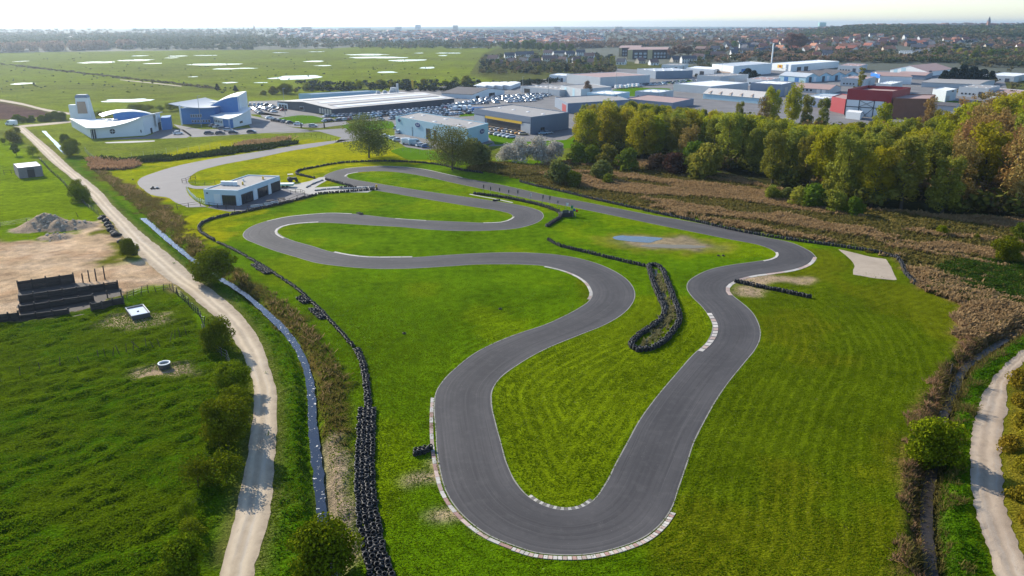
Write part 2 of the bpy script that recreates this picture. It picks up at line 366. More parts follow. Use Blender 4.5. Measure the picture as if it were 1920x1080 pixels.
rn = fbm((qx*.8-qy*.6)/26 + 9, (qx*.6+qy*.8)/6, 4); put(rf & (rn > .52), (.115, .115, .022), .9, 0, .6); put(rf & (rn < .40), (.25, .165, .085), .9, 0, .5)
put(mask(LUSH_RIGHT), (.055, .105, .014), 1, 0)
put(mask(RIGHT_REED), (.17, .11, .05), 1, 0)
rv = near & inside(vx, vy, np.r_[rd_c, rr_l[::-1]]); put(rv, (.055, .130, .003), .9, 0)
rrr = near & inside(vx, vy, np.r_[rr_r, np.array([(140, 30), (140, 120)])]); put(rrr, (.17, .155, .016), .7, 0)
put(near & (D_RD < 1.1), (.05, .04, .022), .5, 0)
BARE = [((800,905),2.2,1.1),((845,962),2.6,1.0),((812,870),1.4,1.6),((1440,525),9,2.2),((1400,545),3,2.0),((1290,600),.1,.1),((905,1000),1.2,.5),((258,600),5,2.5),((312,700),4,2.5)]
for (c, a_, b_) in BARE:
    X, Y = G(*c); m = near & (((qx-X)/a_)**2 + ((qy-Y)/b_)**2 < 1); put(m, (.40, .31, .22), .3, 0, .9)
mud = G(1245, 456); rr_ = np.hypot((qx-mud[0])/13, (qy-mud[1]+(qx-mud[0])*.18)/7.5); put(near & (rr_ < 1), (.16, .15, .06), .1, 0, .6); put(near & (rr_ < .72), (.26, .215, .15), .05, 0, .9)
put(near & (np.abs(rr_-1.05) < .12), (.19, .19, .02), .2, 0, .6)
for _ in range(3):                                                              # soften the borders of the zones
    A = TINT.reshape(len(YS), len(XS), 3); B = A.copy(); B[1:-1, 1:-1] = (A[1:-1, 1:-1]*2 + A[:-2, 1:-1] + A[2:, 1:-1] + A[1:-1, :-2] + A[1:-1, 2:])/6
    TINT = B.reshape(-1, 3)
_ydark = Gs([(-30,188),(10,188),(60,200),(105,213),(60,222),(-30,224)])
put(inside(vx, vy, _ydark), (.095, .062, .055), .4, 0)

Z = np.zeros(len(vx))
calm = sstep(.6, 3.0, D_TR) * (~on_track) * sstep(.3, 2.2, D_RO) * (~on_road) * near
ua, va = (vx*.73 + vy*.68), (-vx*.68 + vy*.73)
amp = np.where(LUSH > .75, LUSH, LUSH*.16) * (vy < 190)
TRAP = Gs([(1566,464),(1601,471),(1633,478),(1668,484),(1678,500),(1690,530),(1640,526),(1595,518),(1594,508),(1597,500),(1590,489)])
amp = amp * ~inside(vx, vy, TRAP) * (np.hypot((vx-G(1240,456)[0])/24, (vy-G(1240,456)[1])/13) > 1)
tus = np.clip(vnoise(ua/1.9, va/1.05) - .32, 0, 1); tus2 = np.clip(vnoise(ua/1.3+90, va/.85+40) - .45, 0, 1)
Z += calm * amp * (.50*tus + .48*tus2 + .22*(fbm(ua/9, va/5, 2) - .5))
chan = np.where(near, 1 - sstep(st_w + .1, st_w + 1.3, D_ST), 0) * sstep(230, 160, vy) * (~on_road)
Z = Z*(1-chan) - 1.05*chan
chan2 = np.where(near, 1 - sstep(.7, 2.2, D_RD), 0); Z = Z*(1-chan2) - .95*chan2
Z = np.where(vy < 12, 0, Z)
Z = np.where(np.hypot(vx, vy) > 1500, 0, Z)
for (c, rad, hh) in [((88,424),5.2,3.4),((112,428),4.2,2.1),((140,424),4.5,1.6),((105,445),3.2,1.0),((60,430),4.0,1.2)]:      # rubble mounds
    X, Y = G(*c); r = np.hypot((vx-X)/1.25, vy-Y)/rad; b_ = np.clip(1-r, 0, 1)
    Z = np.where(b_ > 0, np.maximum(Z, hh*b_*(.75 + .5*fbm(vx/.9, vy/.9, 3))), Z); TINT[b_ > .05] = (.34, .28, .21)
def zat(x, y):
    """ground height at (x, y), read from the sheet"""
    i = np.clip(np.searchsorted(XS, x) - 1, 0, len(XS)-2); j = np.clip(np.searchsorted(YS, y) - 1, 0, len(YS)-2)
    q = Z.reshape(len(YS), len(XS)); fx = (x-XS[i])/(XS[i+1]-XS[i]); fy = (y-YS[j])/(YS[j+1]-YS[j])
    return (q[j, i]*(1-fx)+q[j, i+1]*fx)*(1-fy) + (q[j+1, i]*(1-fx)+q[j+1, i+1]*fx)*fy
nx_, ny_ = len(XS), len(YS)
idx = np.arange(nx_*ny_).reshape(ny_, nx_)
quads = np.stack([idx[:-1, :-1].ravel(), idx[:-1, 1:].ravel(), idx[1:, 1:].ravel(), idx[1:, :-1].ravel()], 1)

def ground_material():
    m, nt, b = new_mat('grass and soil')
    at = N(nt, 'ShaderNodeAttribute'); at.attribute_name = 'tint'
    al = N(nt, 'ShaderNodeAttribute'); al.attribute_name = 'zone'          # r = tussock strength, g = mowing, b = distance from the track / 60 m
    sp = N(nt, 'ShaderNodeSeparateColor'); nt.links.new(al.outputs['Color'], sp.inputs[0])
    lush, mow, dt = sp.outputs[0], sp.outputs[1], sp.outputs[2]
    v = world_pos(nt)
    n_big = noise(nt, .07, 3, .6, v); n_mid = noise(nt, .55, 4, .65, v); n_fin = noise(nt, 3.6, 4, .8, v); n_str = noise(nt, 1.6, 3, .7, world_pos(nt, (1, 2.2, 1), (0, 0, R(-25))))
    w = math_(nt, 'SINE', math_(nt, 'ADD', math_(nt, 'MULTIPLY', dt, 60*2*pi/1.45), math_(nt, 'ADD', math_(nt, 'MULTIPLY', n_mid, 3.2), math_(nt, 'MULTIPLY', n_big, 9.0))))
    w = math_(nt, 'MULTIPLY', ramp(nt, math_(nt, 'ADD', math_(nt, 'MULTIPLY', w, .5), .5), [(.0, 1.0), (.34, .5), (.75, .42), (1.0, 0.0)]), mow)
    f = math_(nt, 'ADD', math_(nt, 'MULTIPLY', n_mid, .45), math_(nt, 'ADD', math_(nt, 'MULTIPLY', n_fin, .35), math_(nt, 'MULTIPLY', n_big, .3)))
    f = math_(nt, 'ADD', f, math_(nt, 'MULTIPLY', w, math_(nt, 'MULTIPLY', noise(nt, .2, 2, .5, v), .30)))
    dark = mixc(nt, (0, 0, 0), at.outputs['Color'], .42)
    lite = mixc(nt, at.outputs['Color'], (1.60, 1.42, 1.25), 1.0, 'MULTIPLY')
    mr = N(nt, 'ShaderNodeMapRange'); nt.links.new(f, mr.inputs[0]); mr.inputs[1].default_value = .40; mr.inputs[2].default_value = .72
    c = mixc(nt, dark, lite, mr.outputs[0])
    grain = noise(nt, 5.5, 2, .6, world_pos(nt, (1, 1.7, 1), (0, 0, R(-43))))
    mg = N(nt, 'ShaderNodeMapRange'); nt.links.new(grain, mg.inputs[0]); mg.inputs[1].default_value = .32; mg.inputs[2].default_value = .68; mg.inputs[3].default_value = .55; mg.inputs[4].default_value = 1.42
    hv = N(nt, 'ShaderNodeHueSaturation'); nt.links.new(c, hv.inputs['Color']); nt.links.new(mg.outputs[0], hv.inputs['Value']); c = hv.outputs[0]
    spots = ramp(nt, noise(nt, 2.1, 2, .5, world_pos(nt, (1, 1, 1), (.3, .2, 1))), [(.70, 0.0), (.76, 1.0)])
    c = mixc(nt, c, (.30, .25, .13), math_(nt, 'MULTIPLY', spots, .30))
    nt.links.new(c, b.inputs['Base Color']); b.inputs['Roughness'].default_value = 1; b.inputs['Specular IOR Level'].default_value = 0.0
    h = math_(nt, 'ADD', math_(nt, 'MULTIPLY', n_str, math_(nt, 'ADD', math_(nt, 'MULTIPLY', lush, 1.5), .35)), math_(nt, 'MULTIPLY', n_fin, .45))
    h = math_(nt, 'ADD', h, math_(nt, 'MULTIPLY', w, .12))
    h = math_(nt, 'MULTIPLY', h, al.outputs['Alpha'])
    bump(nt, b, h, 1.0, .5)
    return m
M_GROUND = ground_material()
me = bpy.data.meshes.new('ground'); nv, nf = len(vx), len(quads)
me.vertices.add(nv); me.vertices.foreach_set('co', np.c_[vx, vy, Z].astype(np.float32).ravel())
me.loops.add(nf*4); me.loops.foreach_set('vertex_index', quads.astype(np.int32).ravel())
me.polygons.add(nf); me.polygons.foreach_set('loop_start', np.arange(0, nf*4, 4, dtype=np.int32)); me.polygons.foreach_set('use_smooth', np.ones(nf, bool))
me.materials.append(M_GROUND); me.update(calc_edges=True)
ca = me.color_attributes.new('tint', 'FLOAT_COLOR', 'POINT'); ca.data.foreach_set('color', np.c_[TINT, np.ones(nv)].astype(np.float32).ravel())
cz = me.color_attributes.new('zone', 'FLOAT_COLOR', 'POINT'); cz.data.foreach_set('color', np.c_[LUSH, MOW, np.clip(D_TR/60, 0, 1), np.clip(1.15 - far/420, .06, 1)].astype(np.float32).ravel())
ground = tag(place('ground', me), kind='structure')

# ================================================================== sheets laid on the ground
def sheet(name, poly, z, mat, kind='structure', jitter=0.0, dens=1.0):
    """flat polygon given in metres"""
    p = np.asarray(poly, float)
    if jitter:
        p = step_line(np.r_[p, p[:1]], dens)[:-1]; n = normals(p, True)
        p = p + n * ((fbm(p[:, 0]/1.3, p[:, 1]/1.3, 3) - .5) * 2 * jitter)[:, None]
    bm = bmesh.new(); vs = [bm.verts.new((a, b, z)) for a, b in p]
    es = [bm.edges.new((vs[i], vs[(i+1) % len(vs)])) for i in range(len(vs))]
    bmesh.ops.triangle_fill(bm, use_beauty=True, use_dissolve=False, edges=es)
    for f in bm.faces:
        if f.normal.z < 0: f.normal_flip()
    me = bpy.data.meshes.new(name); bm.to_mesh(me); bm.free(); me.materials.append(mat)
    return tag(place(name, me), kind=kind)
def strip(name, L, Rr, z, mat, jitter=0.0, kind='structure', follow=False, cols=4):
    """band between two equally long lines (metres); u runs along, v across"""
    L = np.asarray(L, float); Rr = np.asarray(Rr, float); n = len(L)
    if jitter:
        nl = normals(L); L = L + nl*((fbm(L[:, 0]/.7, L[:, 1]/.5, 4)-.5)*2*jitter)[:, None]
        Rr = Rr + normals(Rr)*((fbm(Rr[:, 0]/.9+40, Rr[:, 1]/.9, 3)-.5)*2*jitter)[:, None]
    s = np.r_[0, np.cumsum(np.linalg.norm(np.diff((L+Rr)/2, axis=0), axis=1))]
    vs = []; uv = []
    for i in range(n):
        w = np.linalg.norm(L[i]-Rr[i])
        for k in range(cols+1):
            q = L[i] + (Rr[i]-L[i])*k/cols
            vs.append((q[0], q[1], z + (float(zat(q[0], q[1])) if follow else 0))); uv.append((s[i], k/cols*w - w/2))
    fs = [(i*(cols+1)+k, i*(cols+1)+k+1, (i+1)*(cols+1)+k+1, (i+1)*(cols+1)+k) for i in range(n-1) for k in range(cols)]
    a, b_, c = np.array(vs[fs[0][0]]), np.array(vs[fs[0][1]]), np.array(vs[fs[0][2]])
    if np.cross(b_-a, c-a)[2] < 0: fs = [f[::-1] for f in fs]
    me = meshdata(name, vs, fs, mat); ul = me.uv_layers.new(name='UVMap')
    li = np.array([uv[l.vertex_index] for l in me.loops], np.float32); ul.data.foreach_set('uv', li.ravel())
    return tag(place(name, me), kind=kind)

def asphalt_mat(name, base=(.072, .067, .067), dark=(.050, .047, .048), streak=True):
    m, nt, b = new_mat(name); v = world_pos(nt); uv = coord(nt, 'UV', (.045, 2.3, 1))
    big = noise(nt, .09, 3, .6, v); fin = noise(nt, 5.5, 3, .7, v); mid = noise(nt, .8, 4, .65, v)
    c = mixc(nt, dark, base, ramp(nt, big, [(.30, 0.0), (.68, 1.0)]))
    if streak:
        st = noise(nt, 1.0, 4, .6, uv, .3); c = mixc(nt, c, (.032, .030, .032), math_(nt, 'MULTIPLY', ramp(nt, st, [(.46, 0.0), (.66, 1.0)]), .55))
        st2 = noise(nt, 1.0, 3, .6, coord(nt, 'UV', (.03, 4.5, 1)), .3); c = mixc(nt, c, (.135, .125, .118), math_(nt, 'MULTIPLY', ramp(nt, st2, [(.58, 0.0), (.72, 1.0)]), .38))
    if streak:
        sx = N(nt, 'ShaderNodeSeparateXYZ'); nt.links.new(coord(nt, 'UV'), sx.inputs[0]); va = math_(nt, 'ABSOLUTE', math_(nt, 'ADD', sx.outputs[1], math_(nt, 'MULTIPLY', math_(nt, 'SUBTRACT', noise(nt, .035, 1, .5, v), .5), 7.0)))
        c = mixc(nt, c, (.030, .028, .030), math_(nt, 'MULTIPLY', ramp(nt, math_(nt, 'MULTIPLY', va, .25), [(.0, 1.0), (.30, .75), (.62, 0.0)]), .38))
    c = mixc(nt, c, (.15, .14, .13), math_(nt, 'MULTIPLY', ramp(nt, mid, [(.5, 0.0), (.75, 1.0)]), .16))
    c = mixc(nt, c, (.42, .40, .37), math_(nt, 'MULTIPLY', ramp(nt, fin, [(.66, 0.0), (.74, 1.0)]), .22))
    nt.links.new(c, b.inputs['Base Color']); b.inputs['Roughness'].default_value = .85; b.inputs['Specular IOR Level'].default_value = .22
    bump(nt, b, fin, .25, .02); return m
M_ASPH = asphalt_mat('worn asphalt')
M_PARK = asphalt_mat('car park asphalt', (.17, .16, .155), (.12, .115, .115), False)
M_LINE = paint('pale concrete edging', (.24, .225, .19), .85, .25, 1.2)
def gravel_mat(name, c0, c1, c2, tracks=True):
    m, nt, b = new_mat(name); v = world_pos(nt)
    n1 = noise(nt, .9, 4, .65, v); n2 = noise(nt, 7, 3, .7, v); n3 = noise(nt, .16, 3, .6, v)
    c = mixc(nt, c0, c1, n1); c = mixc(nt, c, c2, math_(nt, 'MULTIPLY', ramp(nt, n3, [(.45, 0.0), (.7, 1.0)]), .5))
    if tracks:
        t = noise(nt, 1.0, 4, .6, coord(nt, 'UV', (.05, 1.5, 1)), .2); c = mixc(nt, c, (.40, .35, .29), math_(nt, 'MULTIPLY', ramp(nt, t, [(.50, 0.0), (.66, 1.0)]), .6))
        sx = N(nt, 'ShaderNodeSeparateXYZ'); nt.links.new(coord(nt, 'UV'), sx.inputs[0]); va = math_(nt, 'ABSOLUTE', math_(nt, 'ADD', sx.outputs[1], math_(nt, 'MULTIPLY', noise(nt, .35, 2, .5, v), .5)))
        rut = ramp(nt, math_(nt, 'MULTIPLY', va, .42), [(.0, .75), (.12, .55), (.22, 0.0), (.34, 0.0), (.50, .6), (.7, 1.0)])
        c = mixc(nt, c, tuple(x*.62 for x in c2), math_(nt, 'MULTIPLY', math_(nt, 'MULTIPLY', rut, ramp(nt, n1, [(.3, .35), (.65, 1.0)])), .8))
        g = noise(nt, 1.0, 4, .7, coord(nt, 'UV', (.5, 1.1, 1)), .2); c = mixc(nt, c, (.23, .185, .14), math_(nt, 'MULTIPLY', ramp(nt, g, [(.62, 0.0), (.72, 1.0)]), .7))
    c = mixc(nt, c, (.2, .17, .13), math_(nt, 'MULTIPLY', ramp(nt, n2, [(.60, 0.0), (.72, 1.0)]), .35))
    nt.links.new(c, b.inputs['Base Color']); b.inputs['Roughness'].default_value = .92; b.inputs['Specular IOR Level'].default_value = .15
    bump(nt, b, n2, .6, .06); return m
M_PATH = gravel_mat('pale gravel', (.41, .325, .225), (.55, .445, .315), (.32, .245, .165))
M_PATH2 = gravel_mat('stony gravel', (.35, .265, .185), (.46, .36, .26), (.26, .19, .13))
M_TRAP = gravel_mat('gravel trap', (.29, .235, .175), (.42, .345, .265), (.23, .185, .135), False)
M_CONC = paint('pale paving', (.33, .31, .275), .85, .15, .5)
M_BROWN = paint('brown tarmac', (.16, .145, .14), .85, .2, .3)

def water_mat(name, froth=0.0, col=(.015, .025, .035), rough=.06, spec=.6):
    m, nt, b = new_mat(name); v = world_pos(nt)
    b.inputs['Roughness'].default_value = rough; b.inputs['IOR'].default_value = 1.33; b.inputs['Specular IOR Level'].default_value = spec
    c = mixc(nt, col, tuple(x*1.8 for x in col), noise(nt, .4, 3, .6, v))
    if froth:
        f = ramp(nt, noise(nt, 2.2, 4, .60, v, .4), [(froth, 0.0), (froth+.03, 1.0)])
        c = mixc(nt, c, (.62, .60, .55), f)
        rr = N(nt, 'ShaderNodeMapRange'); nt.links.new(f, rr.inputs[0]); rr.inputs[3].default_value = rough; rr.inputs[4].default_value = .8; nt.links.new(rr.outputs[0], b.inputs['Roughness'])
    nt.links.new(c, b.inputs['Base Color']); bump(nt, b, noise(nt, 3.0, 2, .5, v), .12, .05); return m
M_STREAM = water_mat('frothy stream water', .63, (.012, .019, .034), .08, .40); M_POND = water_mat('flood water', 0, (.05, .06, .06), .12); M_DITCH = water_mat('ditch water', .70, (.024, .020, .017), .35, .22)  # stream: blue of the reflected sky is put into its base colour

# ---- the circuit: pair the two edges in order, then zip them
def pair(A, B):
    n, m = len(A), len(B); D = np.linalg.norm(A[:, None]-B[None], axis=2); band = np.abs(np.arange(n)[:, None]/n - np.arange(m)[None]/m) < .12; D = np.where(band, D, 1e6)
    C = np.full((n, m), 1e18); C[0, 0] = D[0, 0]
    for i in range(n):
        lo, hi = max(0, int((i/n-.13)*m)), min(m, int((i/n+.13)*m)+1)
        for j in range(lo, hi):
            if i == j == 0: continue
            best = 1e18
            if i and j: best = C[i-1, j-1]
            if i and C[i-1, j] < best: best = C[i-1, j]
            if j and C[i, j-1] < best: best = C[i, j-1]
            C[i, j] = best + D[i, j]
    i, j = n-1, m-1; path = [(i, j)]
    while i or j:
        opts = []
        if i and j: opts.append((C[i-1, j-1], i-1, j-1))
        if i: opts.append((C[i-1, j], i-1, j))
        if j: opts.append((C[i, j-1], i, j-1))
        _, i, j = min(opts); path.append((i, j))
    return path[::-1]
A_, B_ = T_OUT[::2], T_IN[::2]
# start both loops at the nearest pair to the top-left hairpin
k0 = 0; j0 = int(np.argmin(np.linalg.norm(B_ - A_[k0], axis=1))); B_ = np.roll(B_, -j0, 0)
PATH = pair(A_, B_)
la = np.array([A_[i] for i, j in PATH] + [A_[0]]); lb = np.array([B_[j] for i, j in PATH] + [B_[0]])
track = strip('race_track', la, lb, .02, M_ASPH, cols=6)
def edge_line(line, w, z, name, parent, inward, closed=True, j=.05):
    n = normals(line, closed); wv = w*(.55 + .9*fbm(line[:, 0]/2.5, line[:, 1]/2.5, 3))[:, None]
    a = line - n*wv*.35*inward; b = line + n*wv*.65*inward
    if closed: a = np.r_[a, a[:1]]; b = np.r_[b, b[:1]]
    o = strip(name, a, b, z, M_LINE, cols=1); o.parent = parent; return o
edge_line(T_OUT, .13, .028, 'edge_line', track, 1); edge_line(T_IN, .13, .028, 'edge_line', track, 1)

# kerbs: every block its own piece
M_KW = paint('bleached white kerb', (.47, .43, .38), .85, .4, 2.2, rand=.15); M_KR = paint('faded red kerb', (.33, .195, .16), .85, .4, 2.2, rand=.2)
M_KP = paint('pinkish kerb', (.42, .31, .26), .85, .4, 2, rand=.2); M_KD = paint('dark kerb tooth', (.15, .135, .12), .9, .2, 2)
def kerb(px, side, width, blk, cols, gap=.03, h=.07, smooth_n=60):
    """row of blocks along a traced edge; side +1 lies to the left of travel"""
    line = step_line(smooth(Gs(px), smooth_n), blk); n = normals(line)
    root = bpy.data.objects.new('kerb', None); root.location = (line[0][0], line[0][1], 0); COL.objects.link(root); tag(root, kind='structure')
    for i in range(len(line)-1):
        a, b = line[i], line[i+1]; d = (b-a)/(np.linalg.norm(b-a)+1e-9); a = a + d*gap; b = b - d*gap
        pa_, pb_ = a + n[i]*side*width, b + n[i+1]*side*width; mb = MB(); o = line[0]
        q = [np.array(t) - o for t in (a, b, pb_, pa_)]
        vs = [(*q[0], .0), (*q[1], .0), (*q[2], .0), (*q[3], .0), (*q[0], .034), (*q[1], .034), (*q[2], h), (*q[3], h)]
        fs = [(4,5,6,7),(0,1,5,4),(1,2,6,5),(2,3,7,6),(3,0,4,7)]
        if side < 0: fs = [f[::-1] for f in fs]
        mb.grid(vs, fs); mb.build('kerb_block', cols[i % len(cols)], root)
    return root
KB = [M_KW, M_KR]
kerb([(814,746),(812,790),(816,852),(822,886),(831,919),(849,950),(876,979),(916,1007),(962,1026)], -1, .42, 1.3, [M_KW, M_KP, M_KW, M_KR, M_KW, M_KR, M_KP])
kerb([(962,1026),(1000,1038),(1047,1043),(1100,1042),(1161,1029),(1211,1009),(1241,984),(1258,960)], -1, .50, .42, [M_KW, M_KP, M_KW, M_KW, M_KP, M_KW, M_KR])
kerb([(990,931),(1008,943),(1026,950.5),(1059,957),(1087,953.5),(1112,939)], 1, .40, .40, [M_KW, M_KD], .02)
kerb([(1325,587),(1332,598),(1337,610),(1335,627),(1323,645),(1308,658)], 1 if True else -1, .75, 1.25, [M_KW, M_KW, M_KP], .12)
kerb([(1532,483),(1523,495.5),(1497,506.5),(1450,514.5),(1413,519.5),(1385,528),(1370.5,537),(1367.5,544),(1374,554)], 1 if False else -1, .7, 2.0, [M_KP, M_KW, M_KW, M_KP])
kerb([(534,446.5),(524,441.5),(519,435),(523,428.6),(537,422.8),(562,419),(597,416.9)], 1, .5, 2.2, [M_KW])
kerb([(499,414.6),(537,406.4),(587,401.2),(618,399.2),(660,400.4)], -1, .5, 2.2, [M_KW])
kerb([(625,473),(649,478),(690,482.6),(740,482.8),(773,482.4)], 1, .5, 2.2, [M_KW])
kerb([(1022,499.3),(1050,505.5),(1075,514.3),(1098,528),(1107.5,540.5),(1110.5,554),(1106,562)], -1, .5, 1.8, [M_KW, M_KW, M_KW, M_KP])
kerb([(646,316),(675,313.2),(709,311.4),(740,311.7),(766,313.5),(798,317.6),(831,324.8),(868,333)], -1, .5, 2.4, [M_KW, M_KW])
kerb([(906,417.5),(937,416.5),(955,411.6),(961.5,406.5)], -1, .5, 2.0, [M_KW])
kerb([(1454,473),(1455,480),(1444,486),(1430,489)], 1, .5, 2.0, [M_KW])
kerb([(879,364.5),(905,369.5),(930,374),(960,380.5)], 1, .5, 2.2, [M_KW, M_KW])
kerb([(648,331),(653,326.8),(672,323)], 1, .45, 2.0, [M_KW])
kerb([(742,409.4),(778,412),(800,413.2)], -1, .45, 2.2, [M_KW])

# paths, water, paved areas
strip('gravel_path', road_l, road_r, .035, M_PATH, .26, follow=True)
strip('gravel_path', rr_l, rr_r, .035, M_PATH2, .35, follow=True)
strip('stream_water', st_c + (st_l-st_c)*.80, st_c + (st_r-st_c)*.80, ZW, M_STREAM, .22, cols=2)
strip('stream_water', s2_l, s2_r, .03, M_STREAM, .2, cols=2)
rn_ = normals(rd_c); strip('ditch_water', rd_c - rn_*.55, rd_c + rn_*.55, -.62, M_DITCH, .15, cols=2)
sheet('gravel_trap', Gs([(1572,467.5),(1601,474),(1633,482),(1662,486),(1670,500),(1682,526),(1640,522),(1600,515),(1599,508),(1603,500),(1597,489)]), .03, M_TRAP, jitter=.12)
pu = G(1218, 449); sheet('puddle', [(pu[0]+cos(t)*5.2+sin(3*t)*.9-2.5, pu[1]+sin(t)*2.6-cos(t)*1.0+cos(2*t)*.6+.6) for t in np.linspace(0, 2*pi, 30, endpoint=False)], .032, M_POND, jitter=.35)
pu2 = G(1262, 462); sheet('puddle', [(pu2[0]+cos(t)*7+sin(3*t)*.6, pu2[1]+sin(t)*1.5-cos(t)*.6) for t in np.linspace(0, 2*pi, 30, endpoint=False)], .036, paint('wet mud', (.15, .135, .10), .75, .2, .6), jitter=.35)
strip('paddock_road', smooth(Gs([(640,262),(560,272),(480,285),(400,297.5),(337,310),(295,322),(266,333),(258,342),(270,356),(290,367),(312,370),(328,379),(352,389)]), 160),
      smooth(Gs([(655,262),(600,274),(540,284),(480,297),(412,310),(375,320),(357,331),(352,341),(349,350),(352,362),(360,372),(370,379),(388,388)]), 160), .03, M_BROWN, .2)
strip('paddock_road', smooth(Gs([(350,339.5),(370,349),(400,348)]), 20), smooth(Gs([(348,350),(372,354.5),(400,353)]), 20), .042, M_BROWN)
sheet('terrace', Gs([(388,389),(400,385),(520,350),(545,352),(592,365),(560,372),(520,384),(470,394),(430,397)]), .03, paint('dark terrace paving', (.11, .10, .105), .8, .2, .5))
sheet('pit_lane', Gs([(528,346),(556,345),(580,340),(598,333),(608,332),(616,337),(601,345),(590,352),(640,349),(690,350),(705,354),(690,361),(600,361),(592,366),(545,358)]), .045, M_CONC)
for pts, nm in [([(196,262),(270,261),(350,258.5),(360,254),(344,243),(300,241),(285,252),(272,256)], 'yard'),
                ([(325,233),(360,257.6),(500,251),(560,246),(655,240),(690,248),(668,264),(628,268),(640,258),(600,247),(548,239),(522,230),(492,221),(472,217),(466,205),(455,215),(470,240),(380,243)], 'yard'),
                ([(466,190),(530,188),(560,204),(630,224),(560,222),(530,219),(500,216),(470,214)], 'car_park'),
                ([(486,209),(525,216.5),(555,231),(600,232),(648,226),(655,233),(600,240),(548,238),(515,229),(490,219)], 'car_park')]:
    sheet(nm, Gs(pts), .03 if nm == 'yard' else .045, M_PARK)
sheet('industrial_estate', Gs([(560,206),(610,214),(640,222),(690,226),(740,237),(740,262),(770,282),(925,274),(995,270),(1062,262),(1095,240),(1180,226),(1330,228),(1560,236),(1760,225),(1900,205),(1880,140),(1600,120),(1440,118),(1290,135),(1150,128),(1050,145),(940,158),(830,162),(600,182)]), .02, M_PARK)
M_LAWN = ground.data.materials[0]
M_GRASS2 = paint('short grass', (.080, .165, .004), 1.0, .35, .15, spec=0.0)
for i, pts in enumerate([[(522,222),(560,216),(585,217),(608,222),(600,229),(565,233),(540,230)], [(640,235),(700,226),(736,228),(742,240),(700,243),(655,246)], [(760,276),(840,288),(925,268),(900,282),(850,300),(765,300),(730,283)],
     [(1150,168),(1185,164),(1255,166),(1262,172),(1190,181),(1140,178)], [(905,245),(930,250),(985,266),(930,272)], [(985,266),(1070,262),(1085,248),(1095,275),(1000,283)], [(865,214),(890,212),(892,217),(860,219)], [(1240,155),(1290,148),(1300,152),(1270,158)],
     [(1750,188),(1800,190),(1790,200),(1745,198)]]):
    sheet('grass_verge', Gs(pts), .06, M_GRASS2, jitter=.5, dens=3)
sheet('pale_strip', Gs([(196,267),(245,264.5),(290,263.5),(290,265.5),(245,268),(200,268.8)]), .05, M_CONC)
strip('farm_track', smooth(Gs([(0,186),(40,193),(90,205),(135,212)]), 30), smooth(Gs([(0,190),(40,197),(90,209),(135,216)]), 30), .04, M_PATH, .3)
strip('farm_track', smooth(Gs([(36,235),(80,231.5),(134,226)]), 30), smooth(Gs([(40,239),(82,235.5),(134,230)]), 30), .05, M_PATH, .3)
strip('farm_track', smooth(Gs([(225,149),(250,151.5),(300,156.5),(340,161)]), 20), smooth(Gs([(225,150.2),(250,153),(300,158),(340,162.5)]), 20), .04, M_PATH, .6)
PONDS = [(41,115,11,1.0),(182,117,33,2.2),(252,113,33,2.0),(262,104.5,16,1.1),(287,119,17,1.0),(335,105,20,1.0),(385,104,25,.8),(322,108.5,16,.7),(402,120.7,52,2.0),(425,129,24,1.4),
 (462,128,20,.9),(41,157,20,2.2),(243,188.5,50,4.2),(430,155,14,1.4),(590,115,22,1.4),(608,123,18,1.2),(525,98.7,17,.7),(592,97,15,.7),(556,145.5,47,4.8),(690,102.5,42,1.7),(705,107.8,60,1.8),
 (765,113,34,2.2),(725,135.5,21,1.7),(787,99.5,10,.7),(840,99.5,27,1.0),(830,104.3,10,.9),(878,89.3,50,1.2),(490,155,13,.8),(802,127,16,2.0),(362,144,9,.7)]
for k, (px, py, a_, b_) in enumerate(PONDS):
    cx_, cy_ = G(px, py); rx = a_/FPX*depth(py); ry = (G(px, py-b_)[1]-G(px, py+b_)[1])/2; pts = []
    for t in np.linspace(0, 2*pi, 40, endpoint=False):
        w = 1 + .28*(vnoise(cos(t)*2.1+k*7.3, sin(t)*2.1+k*3.1)-.5)*2
        pts.append((cx_+cos(t)*rx*w*.88, cy_+sin(t)*ry*w*.85))
    sheet('pond', pts, .05, M_POND)
# ================================================================== buildings
M_WHITE = paint('white render', (.68, .70, .70), .8, .10, .25); M_ROOFW = paint('white roof sheet', (.74, .73, .70), .5, .10, .3)
M_BLUE = paint('blue cladding', (.022, .15, .40), .55, .15, .3); M_GLASS = paint('dark window glass', (.02, .025, .032), .12, .1, .5, spec=.7)
M_DARKCL = paint('dark navy cladding', (.045, .052, .075), .6, .18, .25); M_GREYCL = paint('blue grey cladding', (.17, .21, .27), .6, .15, .25)
M_PALECL = paint('pale grey cladding', (.42, .45, .47), .65, .12, .25); M_LBLUE = paint('pale blue cladding', (.36, .53, .60), .6, .10, .25)
M_ROOFG = paint('grey felt roof', (.27, .255, .24), .85, .18, .18); M_ROOFB = paint('beige roof sheet', (.50, .45, .39), .6, .14, .15)
M_ROOFD = paint('dark roof', (.085, .075, .075), .8, .2, .3); M_ROOFP = paint('pink brown roof', (.34, .22, .19), .75, .18, .2)
M_RED = paint('red cladding', (.28, .022, .028), .55, .15, .25); M_RUST = paint('rust brick', (.24, .105, .065), .85, .2, .4)
M_YEL = paint('yellow panel', (.72, .44, .02), .5, .1, .3); M_DARK = paint('dark opening', (.018, .018, .022), .6, .2, .6)
M_TAN = paint('tan panel', (.38, .27, .20), .7, .2, .5); M_WOOD = paint('dark weathered timber', (.046, .038, .034), .9, .35, 1.2, rand=.35)
M_POST = paint('fence post timber', (.055, .043, .034), .9, .35, 2, rand=.35); M_METAL = paint('dull metal', (.32, .33, .34), .45, .15, 1, metal=.5)
M_STEEL = paint('dark steel', (.06, .065, .07), .5, .2, 1)
